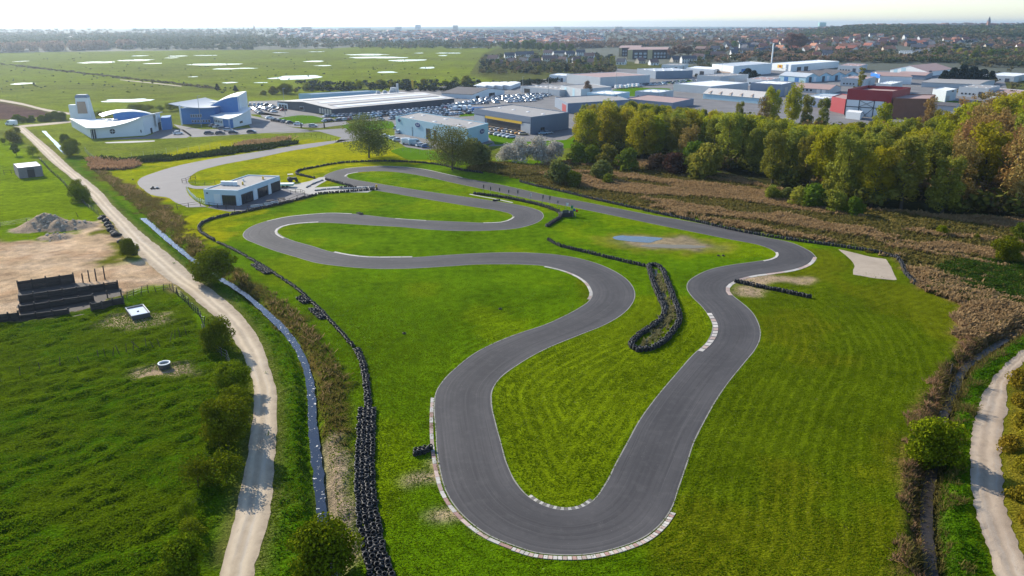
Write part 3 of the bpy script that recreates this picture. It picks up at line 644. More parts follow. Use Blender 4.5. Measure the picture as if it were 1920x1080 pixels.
def corr(name, c0, c1, period=1.0, rough=.6):
    """ribbed sheet: real stripe of relief along local u"""
    m, nt, b = new_mat(name); v = world_pos(nt); n = noise(nt, .3, 4, .6, v); n2 = noise(nt, 3, 3, .6, v)
    nt.links.new(mixc(nt, c0, c1, math_(nt, 'ADD', math_(nt, 'MULTIPLY', n, .6), math_(nt, 'MULTIPLY', n2, .4))), b.inputs['Base Color']); b.inputs['Roughness'].default_value = rough; return m
def V2(p): return np.array(G(*p))
def wall_panel(root, name, P, Q, u0, u1, z0, z1, mat, proud=.05, cen=None, child=None, thick=None):
    """slab on the wall P->Q (local xy), from fraction u0 to u1"""
    d = Q-P; L = np.linalg.norm(d); d = d/L; n = np.array([d[1], -d[0]])
    if cen is not None and np.dot(n, (P+Q)/2-cen) < 0: n = -n
    a = P + d*u0*L; b = P + d*u1*L; t = thick or .08; mb = MB()
    p = [a + n*(proud-t), b + n*(proud-t), b + n*proud, a + n*proud]
    mb.prism([tuple(q) for q in p], z0, z1); bm_fix(mb)
    return mb.build(name, mat, root)
def bm_fix(mb): pass
def window(root, P, Q, u0, u1, z0, z1, cen, frame=None, glass=None):
    f = wall_panel(root, 'window', P, Q, u0, u1, z0, z1, frame or M_WHITE, .05, cen)
    L = np.linalg.norm(Q-P); e = min(.12/L, (u1-u0)*.15); ez = min(.12, (z1-z0)*.15)
    g = wall_panel(f, 'pane', P, Q, u0+e, u1-e, z0+ez, z1-ez, glass or M_GLASS, .075, cen, thick=.06); return f
def building(name, label, cat, A, B, C, h, wall, roofm, roof='flat', rise=1.5, over=.35, wins=(), group=None, parapet=.35, metres=False):
    A, B, C = (np.array(p, float) if metres else V2(p) for p in (A, B, C)); D = A + C - B; o = A.copy()
    a, b, c, d = (p - o for p in (A, B, C, D)); cen = (a+c)/2
    root = empty(name, (o[0], o[1], 0), 0, label, cat, group)
    q = [a, b, c, d]; mb = MB()
    if roof == 'flat':
        t = .3; inn = [p + (cen-p)/np.linalg.norm(cen-p)*t*1.4 for p in q]
        for i in range(4):
            j = (i+1) % 4
            mb.poly([(*q[i], 0), (*q[j], 0), (*q[j], h), (*q[i], h)]); mb.poly([(*q[i], h), (*q[j], h), (*inn[j], h), (*inn[i], h)]); mb.poly([(*inn[i], h), (*inn[j], h), (*inn[j], h-parapet-.3), (*inn[i], h-parapet-.3)])
        mb.build('wall', wall, root)
        r = MB(); r.prism([tuple(p + (cen-p)*.002) for p in inn], h-parapet-.25, h-parapet); ro = r.build('roof', roofm, root)
    else:
        if roof == 'gable_u': e0, e1, f0, f1 = a, b, d, c           # ridge along A->B
        else: e0, e1, f0, f1 = a, d, b, c                           # ridge along B->C
        m0, m1 = (e0+f0)/2, (e1+f1)/2
        mb.poly([(*e0, 0), (*e1, 0), (*e1, h), (*e0, h)]); mb.poly([(*f1, 0), (*f0, 0), (*f0, h), (*f1, h)])
        for s, t, m in ((e0, f0, m0), (f1, e1, m1)): mb.poly([(*s, 0), (*t, 0), (*t, h), (*m, h+rise), (*s, h)])
        mb.build('wall', wall, root)
        r = MB(); dl = (e1-e0)/np.linalg.norm(e1-e0)*over; th = .16
        for s, t in ((e0, e1), (f0, f1)):
            sd = (s-m0); L = np.linalg.norm(sd); sd = sd/L; sl = rise/L
            lo = h - over*sl + .02; hi = h+rise+.02
            pts = [(*(s+sd*over-dl), lo), (*(t+sd*over+dl), lo), (*(m1+dl), hi), (*(m0-dl), hi)]
            up = [(x, y, z+th) for x, y, z in pts]
            r.grid(pts+up, [(3,2,1,0),(4,5,6,7),(0,1,5,4),(1,2,6,5),(2,3,7,6),(3,0,4,7)])
        ro = r.build('roof', roofm, root)
    W = [(a, b), (b, c), (c, d), (d, a)]
    for w in wins:
        k, i, u0, u1, z0, z1 = w[:6]; mat = w[6] if len(w) > 6 else None
        if k == 'win': window(root, *W[i], u0, u1, z0, z1, cen, glass=mat)
        elif k == 'winrow':
            n = int(w[7]) if len(w) > 7 else 4
            for t in range(n): du = (u1-u0)/n; window(root, *W[i], u0+du*(t+.18), u0+du*(t+.82), z0, z1, cen, glass=mat)
        else: wall_panel(root, k, *W[i], u0, u1, z0, z1, mat or M_DARK, w[7] if len(w) > 7 else .06, cen)
    root['_']= 0; del root['_']
    return root, (a, b, c, d), ro
def roof_lights(root, q, h, n0, n1, s=1.6, mat=None, name='roof_light', ofs=.05, long=1.0):
    a, b, c, d = q
    for i in range(n0):
        for j in range(n1):
            u, v = (i+.5)/n0, (j+.5)/n1; p = a + (b-a)*u + (d-a)*v; mb = MB(); rz = atan2(*(b-a)[::-1])
            mb.box((p[0], p[1], h+ofs+.15), (s*long, s, .35), rz, taper=.8); mb.build(name, mat or M_ROOFW, root)
def patch(root, name, P4, mat, n=14, sag=0.0, thick=.35, arch=None, sagv=0.0):
    """thick curved roof over four corner points (x, y, z)"""
    P4 = [np.array(p, float) for p in P4]; mb = MB(); top = []
    for j in range(n+1):
        for i in range(n+1):
            u, v = i/n, j/n; p = P4[0]*(1-u)*(1-v)+P4[1]*u*(1-v)+P4[2]*u*v+P4[3]*(1-u)*v
            p = p + np.array([0, 0, -sag*4*u*(1-u) - sagv*4*v*(1-v)]); top.append(p)
    N1 = n+1; vs = top + [p - np.array([0, 0, thick]) for p in top]; m = N1*N1; fs = []
    for j in range(n):
        for i in range(n):
            k = j*N1+i; fs += [(k, k+1, k+1+N1, k+N1), (m+k+N1, m+k+1+N1, m+k+1, m+k)]
    for i in range(n):
        fs += [(m+i, m+i+1, i+1, i), (n*N1+i, n*N1+i+1, m+n*N1+i+1, m+n*N1+i), (i*N1, (i+1)*N1, m+(i+1)*N1, m+i*N1), (m+i*N1+n, m+(i+1)*N1+n, (i+1)*N1+n, i*N1+n)]
    mb.grid(vs, fs); return mb.build(name, mat, root, shade=False), top
def wall_between(root, name, pts_xyz_top, mat, z0=0.0, thick=.3, cen=None):
    """upright wall whose top follows a list of (x, y, z)"""
    p = [np.array(t, float) for t in pts_xyz_top]; d = (p[-1]-p[0])[:2]; d /= np.linalg.norm(d); n = np.array([d[1], -d[0], 0])*thick/2
    if cen is not None and np.dot(n[:2], p[0][:2]-np.array(cen)) > 0: off = -n*2
    else: off = n*2
    mb = MB(); k = len(p); base = lambda t: np.array([t[0], t[1], z0])
    vs = list(p) + [base(t) for t in p] + [t+off for t in p] + [base(t)+off for t in p]; fs = []
    for i in range(k-1):
        fs += [(i, i+1, k+i+1, k+i), (2*k+i+1, 2*k+i, 3*k+i, 3*k+i+1), (i+1, i, 2*k+i, 2*k+i+1)]
    fs += [(0, k, 3*k, 2*k), (k-1, 3*k-1, 4*k-1, 2*k-1)]
    mb.grid(vs, fs); return mb.build(name, mat, root)

# ---- white community hall with the swooping roof
def hall():
    FL, FR, RR, BL = V2((172, 260)), V2((272, 254)), V2((304, 242.5)), V2((136, 238)); o = FL.copy()
    root = empty('community_hall', (o[0], o[1], 0), 0, 'white hall with swooping white roof, round window and slanted tower', 'building')
    fl, fr, rr, bl = (p-o for p in (FL, FR, RR, BL)); cen = (fl+fr+rr+bl)/4
    hfl, hfr, hrr, hbl = hgt(260, 238), hgt(254, 217), hgt(242.5, 211), hgt(238, 224); hbk = hrr*.98
    ob = lambda p, k: p + (p-cen)/np.linalg.norm(p-cen)*k
    P4 = [(*ob(fl, 2.4), hfl), (*ob(fr, .8), hfr), (*ob(rr, 1.2), hrr+.4), (*ob(bl, 1.5), hbl+.5)]
    roof, top = patch(root, 'roof', P4, M_ROOFW, 14, 1.5, .4)
    def line(p, q, n, dz=-.42, tz=None):
        r = []
        for t in np.linspace(0, 1, n):
            s = p+(q-p)*t; best = min(top, key=lambda w: (w[0]-s[0])**2+(w[1]-s[1])**2); r.append((s[0], s[1], best[2]+dz))
        return r
    wall_between(root, 'wall', line(fl, fr, 14), M_WHITE, cen=cen); wall_between(root, 'wall', line(fr, rr, 8), M_WHITE, cen=cen)
    wall_between(root, 'wall', line(bl, fl, 8), M_WHITE, cen=cen); wall_between(root, 'wall', line(rr, bl, 10), M_WHITE, cen=cen)
    wall_panel(root, 'door', fl, fr, .0, .10, 0, hfl*.78, M_DARK, .2, cen)
    for k in range(3): wall_panel(root, 'column', fl, fr, .012+.04*k, .020+.04*k, 0, hfl*.80, M_WHITE, .5, cen)
    wall_panel(root, 'door', fr, rr, .80, .97, 0, 3.4, M_DARK, .08, cen); wall_panel(root, 'door', fr, rr, .33, .43, 0, 2.2, M_DARK, .08, cen)
    window(root, fl, fr, .92, .95, 1.2, 2.6, cen)
    # round window with a cross bar
    d = (fr-fl)/np.linalg.norm(fr-fl); n = np.array([d[1], -d[0]]); n = n if np.dot(n, fl-cen) > 0 else -n
    c = fl + (fr-fl)*.40 + n*.05; zc = hfl*.52; rad = 1.05; mb = MB(); k = 20
    ring = [(c[0]+d[0]*rad*cos(2*pi*i/k), c[1]+d[1]*rad*cos(2*pi*i/k), zc+rad*sin(2*pi*i/k)) for i in range(k)]
    mb.grid(ring + [(x+n[0]*.12, y+n[1]*.12, z) for x, y, z in ring], [tuple(range(k, 2*k))] + [(i, (i+1) % k, k+(i+1) % k, k+i) for i in range(k)])
    w = mb.build('round_window', M_DARK, root); b2 = MB(); rz = atan2(d[1], d[0])
    b2.box((c[0]+n[0]*.15, c[1]+n[1]*.15, zc), (2*rad, .08, .14), rz); b2.box((c[0]+n[0]*.15, c[1]+n[1]*.15, zc), (.14, .08, 2*rad), rz); b2.build('glazing_bar', M_WHITE, w)
    # upper curved roof on a blue clerestory
    e0, e1 = bl + (rr-bl)*.30 + (fl-bl)*.20, rr + (fr-rr)*.25 + (bl-rr)*.03
    dv = (fl-bl)/np.linalg.norm(fl-bl)*4.5
    arc = lambda u: 1.9*sin(pi*min(1, u*1.05)) if u < .95 else 0
    z0 = hgt(238, 224)+2.7; z1 = hrr + 1.2
    up, tp = patch(root, 'upper_roof', [(*(e0+dv*.9), z0+.1), (*(e1+dv), z1-1.2), (*(e1-dv), z1-1.2), (*(e0-dv), z0+.4)], M_ROOFW, 14, -1.9, .3)
    wall_between(root, 'clerestory', [(x, y, z-.35) for x, y, z in tp[3:14]], M_BLUE, z0=2.0, thick=.2)
    wall_between(root, 'clerestory', [(x, y, z-.35) for x, y, z in (tp[14+15*k] for k in range(15))], M_WHITE, z0=2.0, thick=.2)
    # blue annex
    a2, b2_ = V2((304.5, 244.5))-o, V2((322, 242.5))-o; c2 = V2((324, 238))-o; mb = MB(); mb.prism([tuple(a2), tuple(b2_), tuple(c2), tuple(a2+c2-b2_)], 0, hgt(244, 221)); mb.build('annex', M_BLUE, root)
    # tower
    t = V2((151, 238))-o + np.array([0, 6.0]); ht = hgt(235, 183); rz = R(8)
    mb = MB(); mb.box((t[0], t[1], ht/2), (7.2, 5, ht), rz, taper=.70); tw = mb.build('tower', M_WHITE, root)
    mb = MB(); mb.box((t[0]+.2, t[1]-2.35, ht*.66), (4.2, .25, ht*.42), rz, taper=.85); mb.build('tower_panel', M_TAN, tw)
    mb = MB(); mb.box((t[0], t[1], ht+.7), (5.6, 4.2, 1.4), rz, taper=.75); mb.build('tower_cap', M_GREYCL, tw)
    mb = MB(); mb.box((t[0]-4.2, t[1]-1.2, ht*.38), (3.4, 3.0, ht*.76), rz, taper=.96); mb.build('tower_wing', M_WHITE, tw)
    for k in range(3): 
        mb = MB(); mb.box((cen[0]-6+k*3.2, cen[1]+1.5-k*1.2, hfl+.75), (1.6, 1.0, .5), rz); mb.build('roof_light', M_PALECL, roof)
hall()
# ---- blue offices with butterfly roof
def blue_office():
    o = V2((341, 233)); root = empty('blue_office', (o[0], o[1], 0), 0, 'blue clad offices with a thin butterfly roof and curved white roofs', 'building')
    L = lambda p: V2(p)-o
    a, b, c = L((341, 233)), L((405, 232)), L((452, 222)); d = a+c-b; h = hgt(233, 203); cen = (a+c)/2
    mb = MB(); mb.prism([tuple(p) for p in (a, b, c, d)], 0, h); mb.build('wall', M_BLUE, root)
    ob = lambda p, k: p+(p-cen)/np.linalg.norm(p-cen)*k
    patch(root, 'roof', [(*(ob(a, 5.0)), h+2.6), (*(ob(b, 1.5)), h+.5), (*(ob(c, 1.0)), h+.6), (*(ob(d, 3)), h+2.8)], M_PALECL, 8, 1.0, .3)
    for k in range(5): window(root, a, b, .28+.07*k, .335+.07*k, h*.42, h*.62, cen)
    for k in range(7): window(root, a, b, .30+.08*k, .36+.08*k, h*.10, h*.26, cen)
    mb = MB(); p = ob(a, 3.0); mb.box((p[0]+3.5, p[1]-1.2, h/2+1), (.55, .55, h+2)); mb.build('column', M_WHITE, root)
    a, b, c = L((398, 229)), L((446, 232)), L((462, 220)); d = a+c-b; h2 = hgt(232, 190); cen = (a+c)/2
    rf, tp = patch(root, 'curved_roof', [(*a, h2-2.5), (*(b+(b-a)*.12), h2+2.4), (*(c+(c-d)*.12), h2+2.6), (*d, h2-2.3)], M_ROOFW, 12, -.9, .35)
    wall_between(root, 'wall', [(x, y, z-.36) for x, y, z in tp[:13]], M_BLUE, cen=cen); wall_between(root, 'wall', [(x, y, z-.36) for x, y, z in (tp[12+13*k] for k in range(13))], M_WHITE, cen=cen)
    mb = MB(); q = a + (d-a)*.3; mb.box((q[0]-2, q[1]+3, h2-2.4), (7, 4, 1.2)); mb.build('roof_plant', M_WHITE, root)
    a, b, c = L((402, 234)), L((431, 241)), L((472, 232)); d = a+c-b; h3 = hgt(241, 223); cen = (a+c)/2
    rf, tp = patch(root, 'wing_roof', [(*ob2(a, cen, 1.4), h3), (*ob2(b, cen, 1.2), h3+.2), (*ob2(c, cen, 1.2), h3+3.4), (*ob2(d, cen, 1), h3+2.8)], M_ROOFW, 12, .3, .3, sagv=.7)
    ti = lambda s: min(tp, key=lambda w: (w[0]-s[0])**2+(w[1]-s[1])**2)[2]-.32
    for p, q, m in ((a, b, M_WHITE), (b, c, M_WHITE), (d, a, M_WHITE)):
        wall_between(root, 'wall', [(*(p+(q-p)*t), ti(p+(q-p)*t)) for t in np.linspace(0, 1, 9)], m, cen=cen)
    wall_panel(root, 'cladding', a, b, .62, 1.0, 0, h3-.5, M_BLUE, .1, cen); wall_panel(root, 'cladding', b, c, 0, .16, 0, h3-.4, M_BLUE, .1, cen)
    for k in range(5): window(root, a, b, .05+.11*k, .12+.11*k, 1.4, 2.7, cen)
    window(root, b, c, .45, .60, 1.2, 2.4, cen)
def ob2(p, cen, k): return p+(p-cen)/np.linalg.norm(p-cen)*k
blue_office()

# ---- kart clubhouse
h_c = hgt(386, 357)
root, q, ro = building('clubhouse', 'white flat roofed kart clubhouse with dark openings beside the circuit', 'building', (385, 383.5), (449, 386), (527, 356), h_c, paint('blue shade white render', (.50, .60, .66), .75, .1, .4), M_ROOFG, wins=[  # white walls; the blue of their shaded faces is put into the colour
    ('door', 0, .52, .92, .05, h_c*.66, M_DARK, .06), ('door', 1, .06, .32, .05, h_c*.66, M_DARK, .06), ('door', 1, .43, .68, .05, h_c*.66, M_DARK, .06), ('door', 1, .76, .99, .05, h_c*.68, M_DARK, .06),
    ('arched_panel', 0, .29, .47, 0, h_c*.72, M_WHITE, .09), ('arched_panel', 1, .335, .415, 0, h_c*.75, M_WHITE, .12), ('arched_panel', 1, .69, .75, 0, h_c*.78, M_WHITE, .12), ('lamp', 0, .08, .13, h_c*.72, h_c*.8, M_STEEL, .2)], parapet=.25)
for t in range(3):
    for i, (P_, Q_, u0, u1) in enumerate([(q[0], q[1], .54, .90), (q[1], q[2], .08, .30), (q[1], q[2], .45, .66)]):
        du = (u1-u0)/3; wall_panel(root, 'glass_door', P_, Q_, u0+du*(t+.06), u0+du*(t+.94), .1, h_c*.60, M_GLASS, .09, (q[0]+q[2])/2)
for k in range(4):
    mb = MB(); p = q[0]+(q[3]-q[0])*.35+(q[1]-q[0])*(.10+.12*k); mb.box((p[0], p[1], h_c+.25), (1.1, 1.4, 1.0), R(20)); mb.build('roof_unit', M_WHITE, ro)
for u, v in ((.35, .62), (.62, .4), (.75, .78)):
    mb = MB(); p = q[0]+(q[3]-q[0])*v+(q[1]-q[0])*u; mb.box((p[0], p[1], h_c+.1), (.45, .45, .9), R(20)); mb.build('roof_vent', M_YEL if u > .6 else M_WHITE, ro)

# ---- field shelter
hs = hgt(335, 315)
building('field_shelter', 'grey block field shelter with dark doorway in the left pasture', 'shed', (37, 335), (82, 330), (72, 321.5), hs, paint('grey blockwork', (.20, .18, .18), .9, .25, 1.0), M_ROOFW,
         wins=[('door', 0, .36, .66, .0, hs*.74, M_DARK, .05), ('sign', 0, .36, .66, hs*.78, hs*.88, M_STEEL, .07)], parapet=.1)

# ---- the industrial estate
h_w = hgt(217, 204)
root, q, ro = building('warehouse', 'long dark navy warehouse with beige striped roof and rooflight bands', 'warehouse', (521, 202), (625, 217.5), (852, 196), h_w, M_DARKCL, M_ROOFB, 'gable_v', 1.6, .5,
    wins=[('showroom', 0, .0, .20, .1, h_w*.86, M_WHITE, .12), ('winrow', 0, .76, .98, .6, 3.0, M_ROOFB, 5), ('win', 0, .42, .5, .6, 2.6)])
a, b, c, d = q
for k in range(3): wall_panel(root, 'showroom_window', a, b, .03+.055*k, .07+.055*k, .3, h_w*.6, M_GLASS, .2, (a+c)/2)
for k in range(9): wall_panel(root, 'cladding_joint', b, c, .08+.1*k, .084+.1*k, 0, h_w, M_STEEL, .1, (a+c)/2)
for u, w, m in ((.60, .08, M_ROOFW), (.78, .05, M_ROOFG), (.86, .09, M_ROOFW), (.34, .07, M_ROOFG), (.22, .08, M_ROOFW)):
    mb = MB(); z = lambda t: h_w+.24+1.6*(1-abs(t-.5)*2); P0, P1 = a+(b-a)*u, a+(b-a)*(u+w); v = (c-b)
    pts = [(*(P0+v*.06), z(u)), (*(P1+v*.06), z(u+w)), (*(P1+v*.96), z(u+w)), (*(P0+v*.96), z(u))]
    mb.grid(pts+[(x, y, zz+.12) for x, y, zz in pts], [(3,2,1,0),(4,5,6,7),(0,1,5,4),(1,2,6,5),(2,3,7,6),(3,0,4,7)]); mb.build('rooflight_band', m, ro)
for k in range(3):
    p = a+(b-a)*.12+(c-b)*(.78+.06*k); mb = MB(); mb.box((p[0], p[1], h_w+1.6), (2.6, 2.6, 1.6), .3, taper=.7); mb.build('roof_vent', M_METAL, ro)
p = a+(b-a)*.1+(c-b)*.97; mb = MB(); mb.tube((p[0], p[1], 0), (p[0], p[1], h_w+6), .8, .7, 10); mb.tube((p[0]-3, p[1]+2, 0), (p[0]-3, p[1]+2, h_w+3.5), 1.8, 1.8, 10); mb.build('flue', M_PALECL, root)
building('warehouse_office', 'low pale blue block behind the long dark warehouse', 'building', (561, 190), (585, 191), (712, 184), hgt(191, 176.5), M_LBLUE, M_PALECL)

h5 = hgt(276, 241)
root, q, ro = building('car_showroom', 'pale blue car showroom with oval logo signs and flat roof', 'showroom', (743, 249), (876, 276.5), (916, 264), h5, M_LBLUE, M_ROOFG,
    wins=[('door', 0, .455, .52, 0, h5*.62, M_DARK), ('door', 0, .56, .60, h5*.1, h5*.6, M_DARK), ('arch_line', 0, .25, .255, 0, h5*.55, M_STEEL)])
roof_lights(root, q, h5-.5, 3, 2, 1.6)
M_LOGO = paint('deep blue sign', (.012, .05, .19), .3, .05, 1)
def oval(root, P, Q, u, zc, rx, rz_, cen, text=None):
    d = (Q-P)/np.linalg.norm(Q-P); n = np.array([d[1], -d[0]]); n = n if np.dot(n, P-cen) > 0 else -n; c = P+(Q-P)*u+n*.08; k = 24; mb = MB()
    for s, off, m in ((1.0, 0, 0), (.9, .05, 1)):
        ring = [(c[0]+n[0]*off+d[0]*rx*s*cos(2*pi*i/k), c[1]+n[1]*off+d[1]*rx*s*cos(2*pi*i/k), zc+rz_*s*sin(2*pi*i/k)) for i in range(k)]
        mb.grid(ring+[(x+n[0]*.06, y+n[1]*.06, z) for x, y, z in ring], [tuple(range(k, 2*k))]+[(i, (i+1) % k, k+(i+1) % k, k+i) for i in range(k)], m)
    s = mb.build('oval_sign', [M_WHITE, M_LOGO], root)
    if text: lettering(s, text, c+n*.16, zc, n, rz_*1.1)
    return s
def lettering(parent, text, c, zc, n, size, mat=None, shear=.25):
    cu = bpy.data.curves.new('lettering', 'FONT'); cu.body = text; cu.size = size; cu.align_x = 'CENTER'; cu.align_y = 'CENTER'; cu.extrude = .02; cu.shear = shear
    t = bpy.data.objects.new('lettering', cu); COL.objects.link(t); bpy.context.view_layer.update()
    me = bpy.data.meshes.new_from_object(t.evaluated_get(bpy.context.evaluated_depsgraph_get())); bpy.data.objects.remove(t); bpy.data.curves.remove(cu)
    me.materials.clear(); me.materials.append(mat or M_WHITE); o = place('lettering', me, (c[0], c[1], zc), 0, parent); o.rotation_euler = (pi/2, 0, atan2(n[1], n[0])+pi/2); return o
cen = (q[0]+q[2])/2
oval(root, q[0], q[1], .34, h5*.72, 2.2, 1.05, cen, 'Ford'); oval(root, q[0], q[1], .06, h5*.80, 1.1, .8, cen); oval(root, q[1], q[2], .68, h5*.64, 2.4, 1.1, cen, 'Ford')

h6 = hgt(252, 219)
root, q, ro = building('garage', 'blue grey garage hall with a yellow band over its wide dark opening', 'garage', (890, 233), (996, 252.5), (1066, 241.5), h6, M_GREYCL, M_ROOFG,
    wins=[('opening', 0, .24, .84, 0, h6*.50, M_DARK), ('band', 0, .22, .86, h6*.52, h6*.66, M_YEL, .5), ('pier', 0, .84, .995, 0, h6*.60, M_PALECL, .35), ('upper_fascia', 0, .0, .998, h6*.67, h6*.99, M_GREYCL, .25), ('pier', 0, .0, .20, 0, h6*.6, M_PALECL, .2), ('door', 1, .24, .34, 0, 2.4, M_DARK)])
roof_lights(root, q, h6-.5, 4, 1, 1.5)
mb = MB(); mb.box((*((q[0]+q[1])/2*.25), h6*.6), (.2, .2, .2)); 

h7 = hgt(185.5, 177)
building('workshop', 'white workshop with a dark gabled roof behind the parked cars', 'workshop', (828, 183), (886, 186), (946, 177), h7, M_WHITE, M_ROOFD, 'gable_u', 2.6, wins=[('door', 1, .5, .68, 0, h7*.8, M_DARK), ('door', 1, .1, .2, 0, h7*.6, M_DARK)])
for k in range(4): building('outbuilding', 'long white polytunnel roof among the parked cars, %s from the workshop' % ['first', 'second', 'third', 'fourth'][k], 'outbuilding', (888+k*16, 168-k*.4), (908+k*16, 169.6-k*.4), (925+k*17, 162.5-k*.4), 2.6, M_WHITE, M_ROOFW, 'gable_v', .4)  # flat white units standing in for rows of caravans and vans
h8 = hgt(180, 168); root, q, ro = building('depot', 'pale grey depot with a row of domed rooflights', 'depot', (976, 173), (1049, 181), (1102, 177), h8, M_PALECL, M_ROOFG, wins=[('door', 0, .1, .25, 0, h8*.7, M_DARK)]); roof_lights(root, q, h8-.5, 8, 1, 2.0)
h8 = hgt(186, 167); building('depot', 'pale grey block with white stripes in front of the pink roofed hall', 'depot', (1051, 178), (1089, 186), (1146, 181), h8, M_PALECL, M_ROOFG, wins=[('panel', 0, .2, .3, 0, h8*.9, M_LBLUE), ('panel', 0, .6, .7, 0, h8*.9, M_LBLUE), ('door', 1, .3, .45, 0, 3, M_DARK)])
h8 = hgt(163.5, 145); building('store_hall', 'grey hall with flat pink roof in the trading estate', 'hall', (1062, 156), (1125, 163.5), (1218, 158), h8, M_PALECL, M_ROOFP)
h9 = hgt(147.5, 133); root, q, ro = building('store_hall', 'blue grey hall with white rooftop boxes beside rows of cars', 'hall', (1194, 142), (1229, 148), (1298, 146), h9, M_GREYCL, M_PALECL); roof_lights(root, q, h9-.4, 2, 4, 3.0)
building('store_hall', 'small white block with a dark doorway beside the blue grey hall', 'hall', (1286, 140), (1338, 143.5), (1352, 139), hgt(143, 130), M_WHITE, M_ROOFW, wins=[('door', 0, .5, .65, 0, 4, M_DARK)])
building('store_hall', 'tall white store with beige awning on the far side of the cars', 'hall', (1334, 140), (1374, 145), (1445, 138), hgt(145, 124), M_WHITE, M_PALECL, wins=[('awning', 0, .05, .95, 2.6, 4.4, M_TAN, 1.5), ('sign', 1, .2, .35, 4, 6.5, M_BLUE)])
building('depot', 'low pale depot with white roof between the cars and the wood', 'depot', (1262, 171), (1331, 177), (1402, 169), hgt(177, 162), M_PALECL, M_ROOFW)
h10 = hgt(194, 184); root, q, ro = building('long_shed', 'long pale blue shed with cream ribbed roof behind the wood', 'shed', (1318, 185), (1428, 195), (1440, 182), h10, M_LBLUE, M_ROOFB, 'gable_u', 1.4)
for k in range(5):
    P0 = q[0]+(q[1]-q[0])*(.1+.18*k); v = q[3]-q[0]; mb = MB(); mb.box((*(P0+v*.25), h10+.98), (.8, np.linalg.norm(v)*.5, .15), atan2(v[1], v[0])-pi/2); mb.build('roof_rib', M_TAN, ro)
h11 = hgt(134.5, 121); root, q, ro = building('supermarket', 'white supermarket with flat white roof and yellow square sign', 'supermarket', (1441, 131.5), (1482, 135), (1572, 127), h11, M_WHITE, M_ROOFW, wins=[('door', 1, .12, .2, 0, h11*.6, M_DARK), ('door', 1, .26, .34, 0, h11*.6, M_DARK), ('sign', 0, .40, .62, h11*.45, h11*.9, M_YEL, .2), ('canopy', 0, .0, .9, 2.6, 3.2, M_WHITE, 2.0), ('emblem', 0, .47, .57, h11*.55, h11*.8, M_RED, .25)])
mb = MB(); p = V2((1445, 133)); hm = hgt(133, 81); mb.box((0, 0, hm/2), (1.1, 1.1, hm)); e = mb.build('sign_mast', M_WHITE, None, (p[0], p[1], 0)); tag(e, 'tall slim white sign mast beside the supermarket', 'mast')
lab = ['first', 'second', 'third', 'fourth']
for k in range(4):
    f = lambda t: (1510+t*24.5, 155-t*1.7); B0, C0 = f(k), f(k+1); h = hgt(154, 144)
    building('gabled_shed', '%s of the four pale blue gabled sheds in a row, counted from the left' % lab[k], 'shed', (B0[0]-50, B0[1]-4-k*.3), B0, C0, h, M_LBLUE, M_ROOFD if k else M_PALECL, 'gable_u', 2.6, wins=[('panel', 1, .25, .45, 0, h*1.0, M_DARKCL), ('panel', 1, .6, .8, 0, h*1.0, M_WHITE), ('door', 0, .2, .35, 0, h*.8, M_BLUE), ('door', 0, .6, .75, 0, h*.8, M_BLUE)], group='row of pale blue gabled sheds')
building('terraced_workshop', 'brown roofed brick workshops in front of the gabled sheds', 'workshop', (1488, 172), (1554, 176.5), (1576, 171), hgt(176, 168), M_PALECL, M_ROOFP, 'gable_u', 2.2, wins=[('winrow', 0, .1, .55, 1, 2.6, None, 4), ('door', 0, .65, .75, 0, 2.8, M_ROOFW), ('door', 0, .8, .9, 0, 2.8, M_ROOFW)])
building('depot', 'small flat pale blue block left of the red building', 'depot', (1524, 187), (1562, 189), (1577, 185), hgt(189, 180), M_LBLUE, M_PALECL)
h12 = hgt(222, 171); root, q, ro = building('red_hall', 'tall red hall with white lower wall and dark steel bracing', 'hall', (1583, 216), (1666, 222), (1700, 212), h12, M_RED, M_ROOFP, parapet=1.6, wins=[('lower_wall', 0, .0, .86, 0, h12*.60, M_WHITE, .12)] +
    [('steel_column', 0, u, u+.018, 0, h12*.62, M_STEEL, .3) for u in (.0, .30, .63, .85)] + [('steel_beam', 0, 0, .86, h12*.33, h12*.36, M_STEEL, .26)])
a, b, c, d = q; dd = (b-a)
for u0, u1, z0, z1 in ((.31, .63, .36, .60), (.31, .63, .60, .36), (.31, .50, .33, .02), (.45, .63, .02, .33)):
    n = np.array([dd[1], -dd[0]])/np.linalg.norm(dd)*.35; mb = MB(); P0, P1 = a+dd*u0+n, a+dd*u1+n; mb.tube((*P0, z0*h12), (*P1, z1*h12), .12, n=4); mb.build('brace', M_STEEL, root)
building('red_hall', 'low red wing on the left side of the tall red hall', 'hall', (1556, 208), (1582, 214), (1600, 207), hgt(214, 186), M_RED, M_ROOFP)
building('brick_hall', 'rust brown hall on the right side of the tall red hall', 'hall', (1669, 223), (1736, 224), (1748, 214), hgt(224, 185), M_RUST, M_ROOFP)
building('lorry_trailer', 'white box trailer parked below the red hall', 'trailer', (1585, 222), (1612, 225), (1616, 221), 3.4, M_WHITE, M_ROOFW, parapet=.05)
building('arched_shed', 'pale blue shed with bright blue end wall behind the red hall', 'shed', (1631, 152), (1648, 156.5), (1708, 158.5), hgt(156, 142), M_WHITE, M_ROOFP, 'gable_v', 2.2, wins=[('end_wall', 0, .0, 1, 4.0, 7.0, paint('bright blue', (.02, .16, .55), .4, .1, .3), .15), ('end_wall', 0, .1, .9, 0, 4, M_DARK, .1)])
building('gabled_hall', 'large pale gabled hall with brown roof and blue stripes', 'hall', (1668, 139), (1738, 143.5), (1786, 138), hgt(143, 134), M_WHITE, M_ROOFP, 'gable_v', 4.5, wins=[('panel', 0, .1, .2, 0, 5, M_LBLUE), ('panel', 0, .3, .42, 0, 6.5, M_LBLUE), ('door', 1, .05, .15, 0, 5, M_DARKCL)])
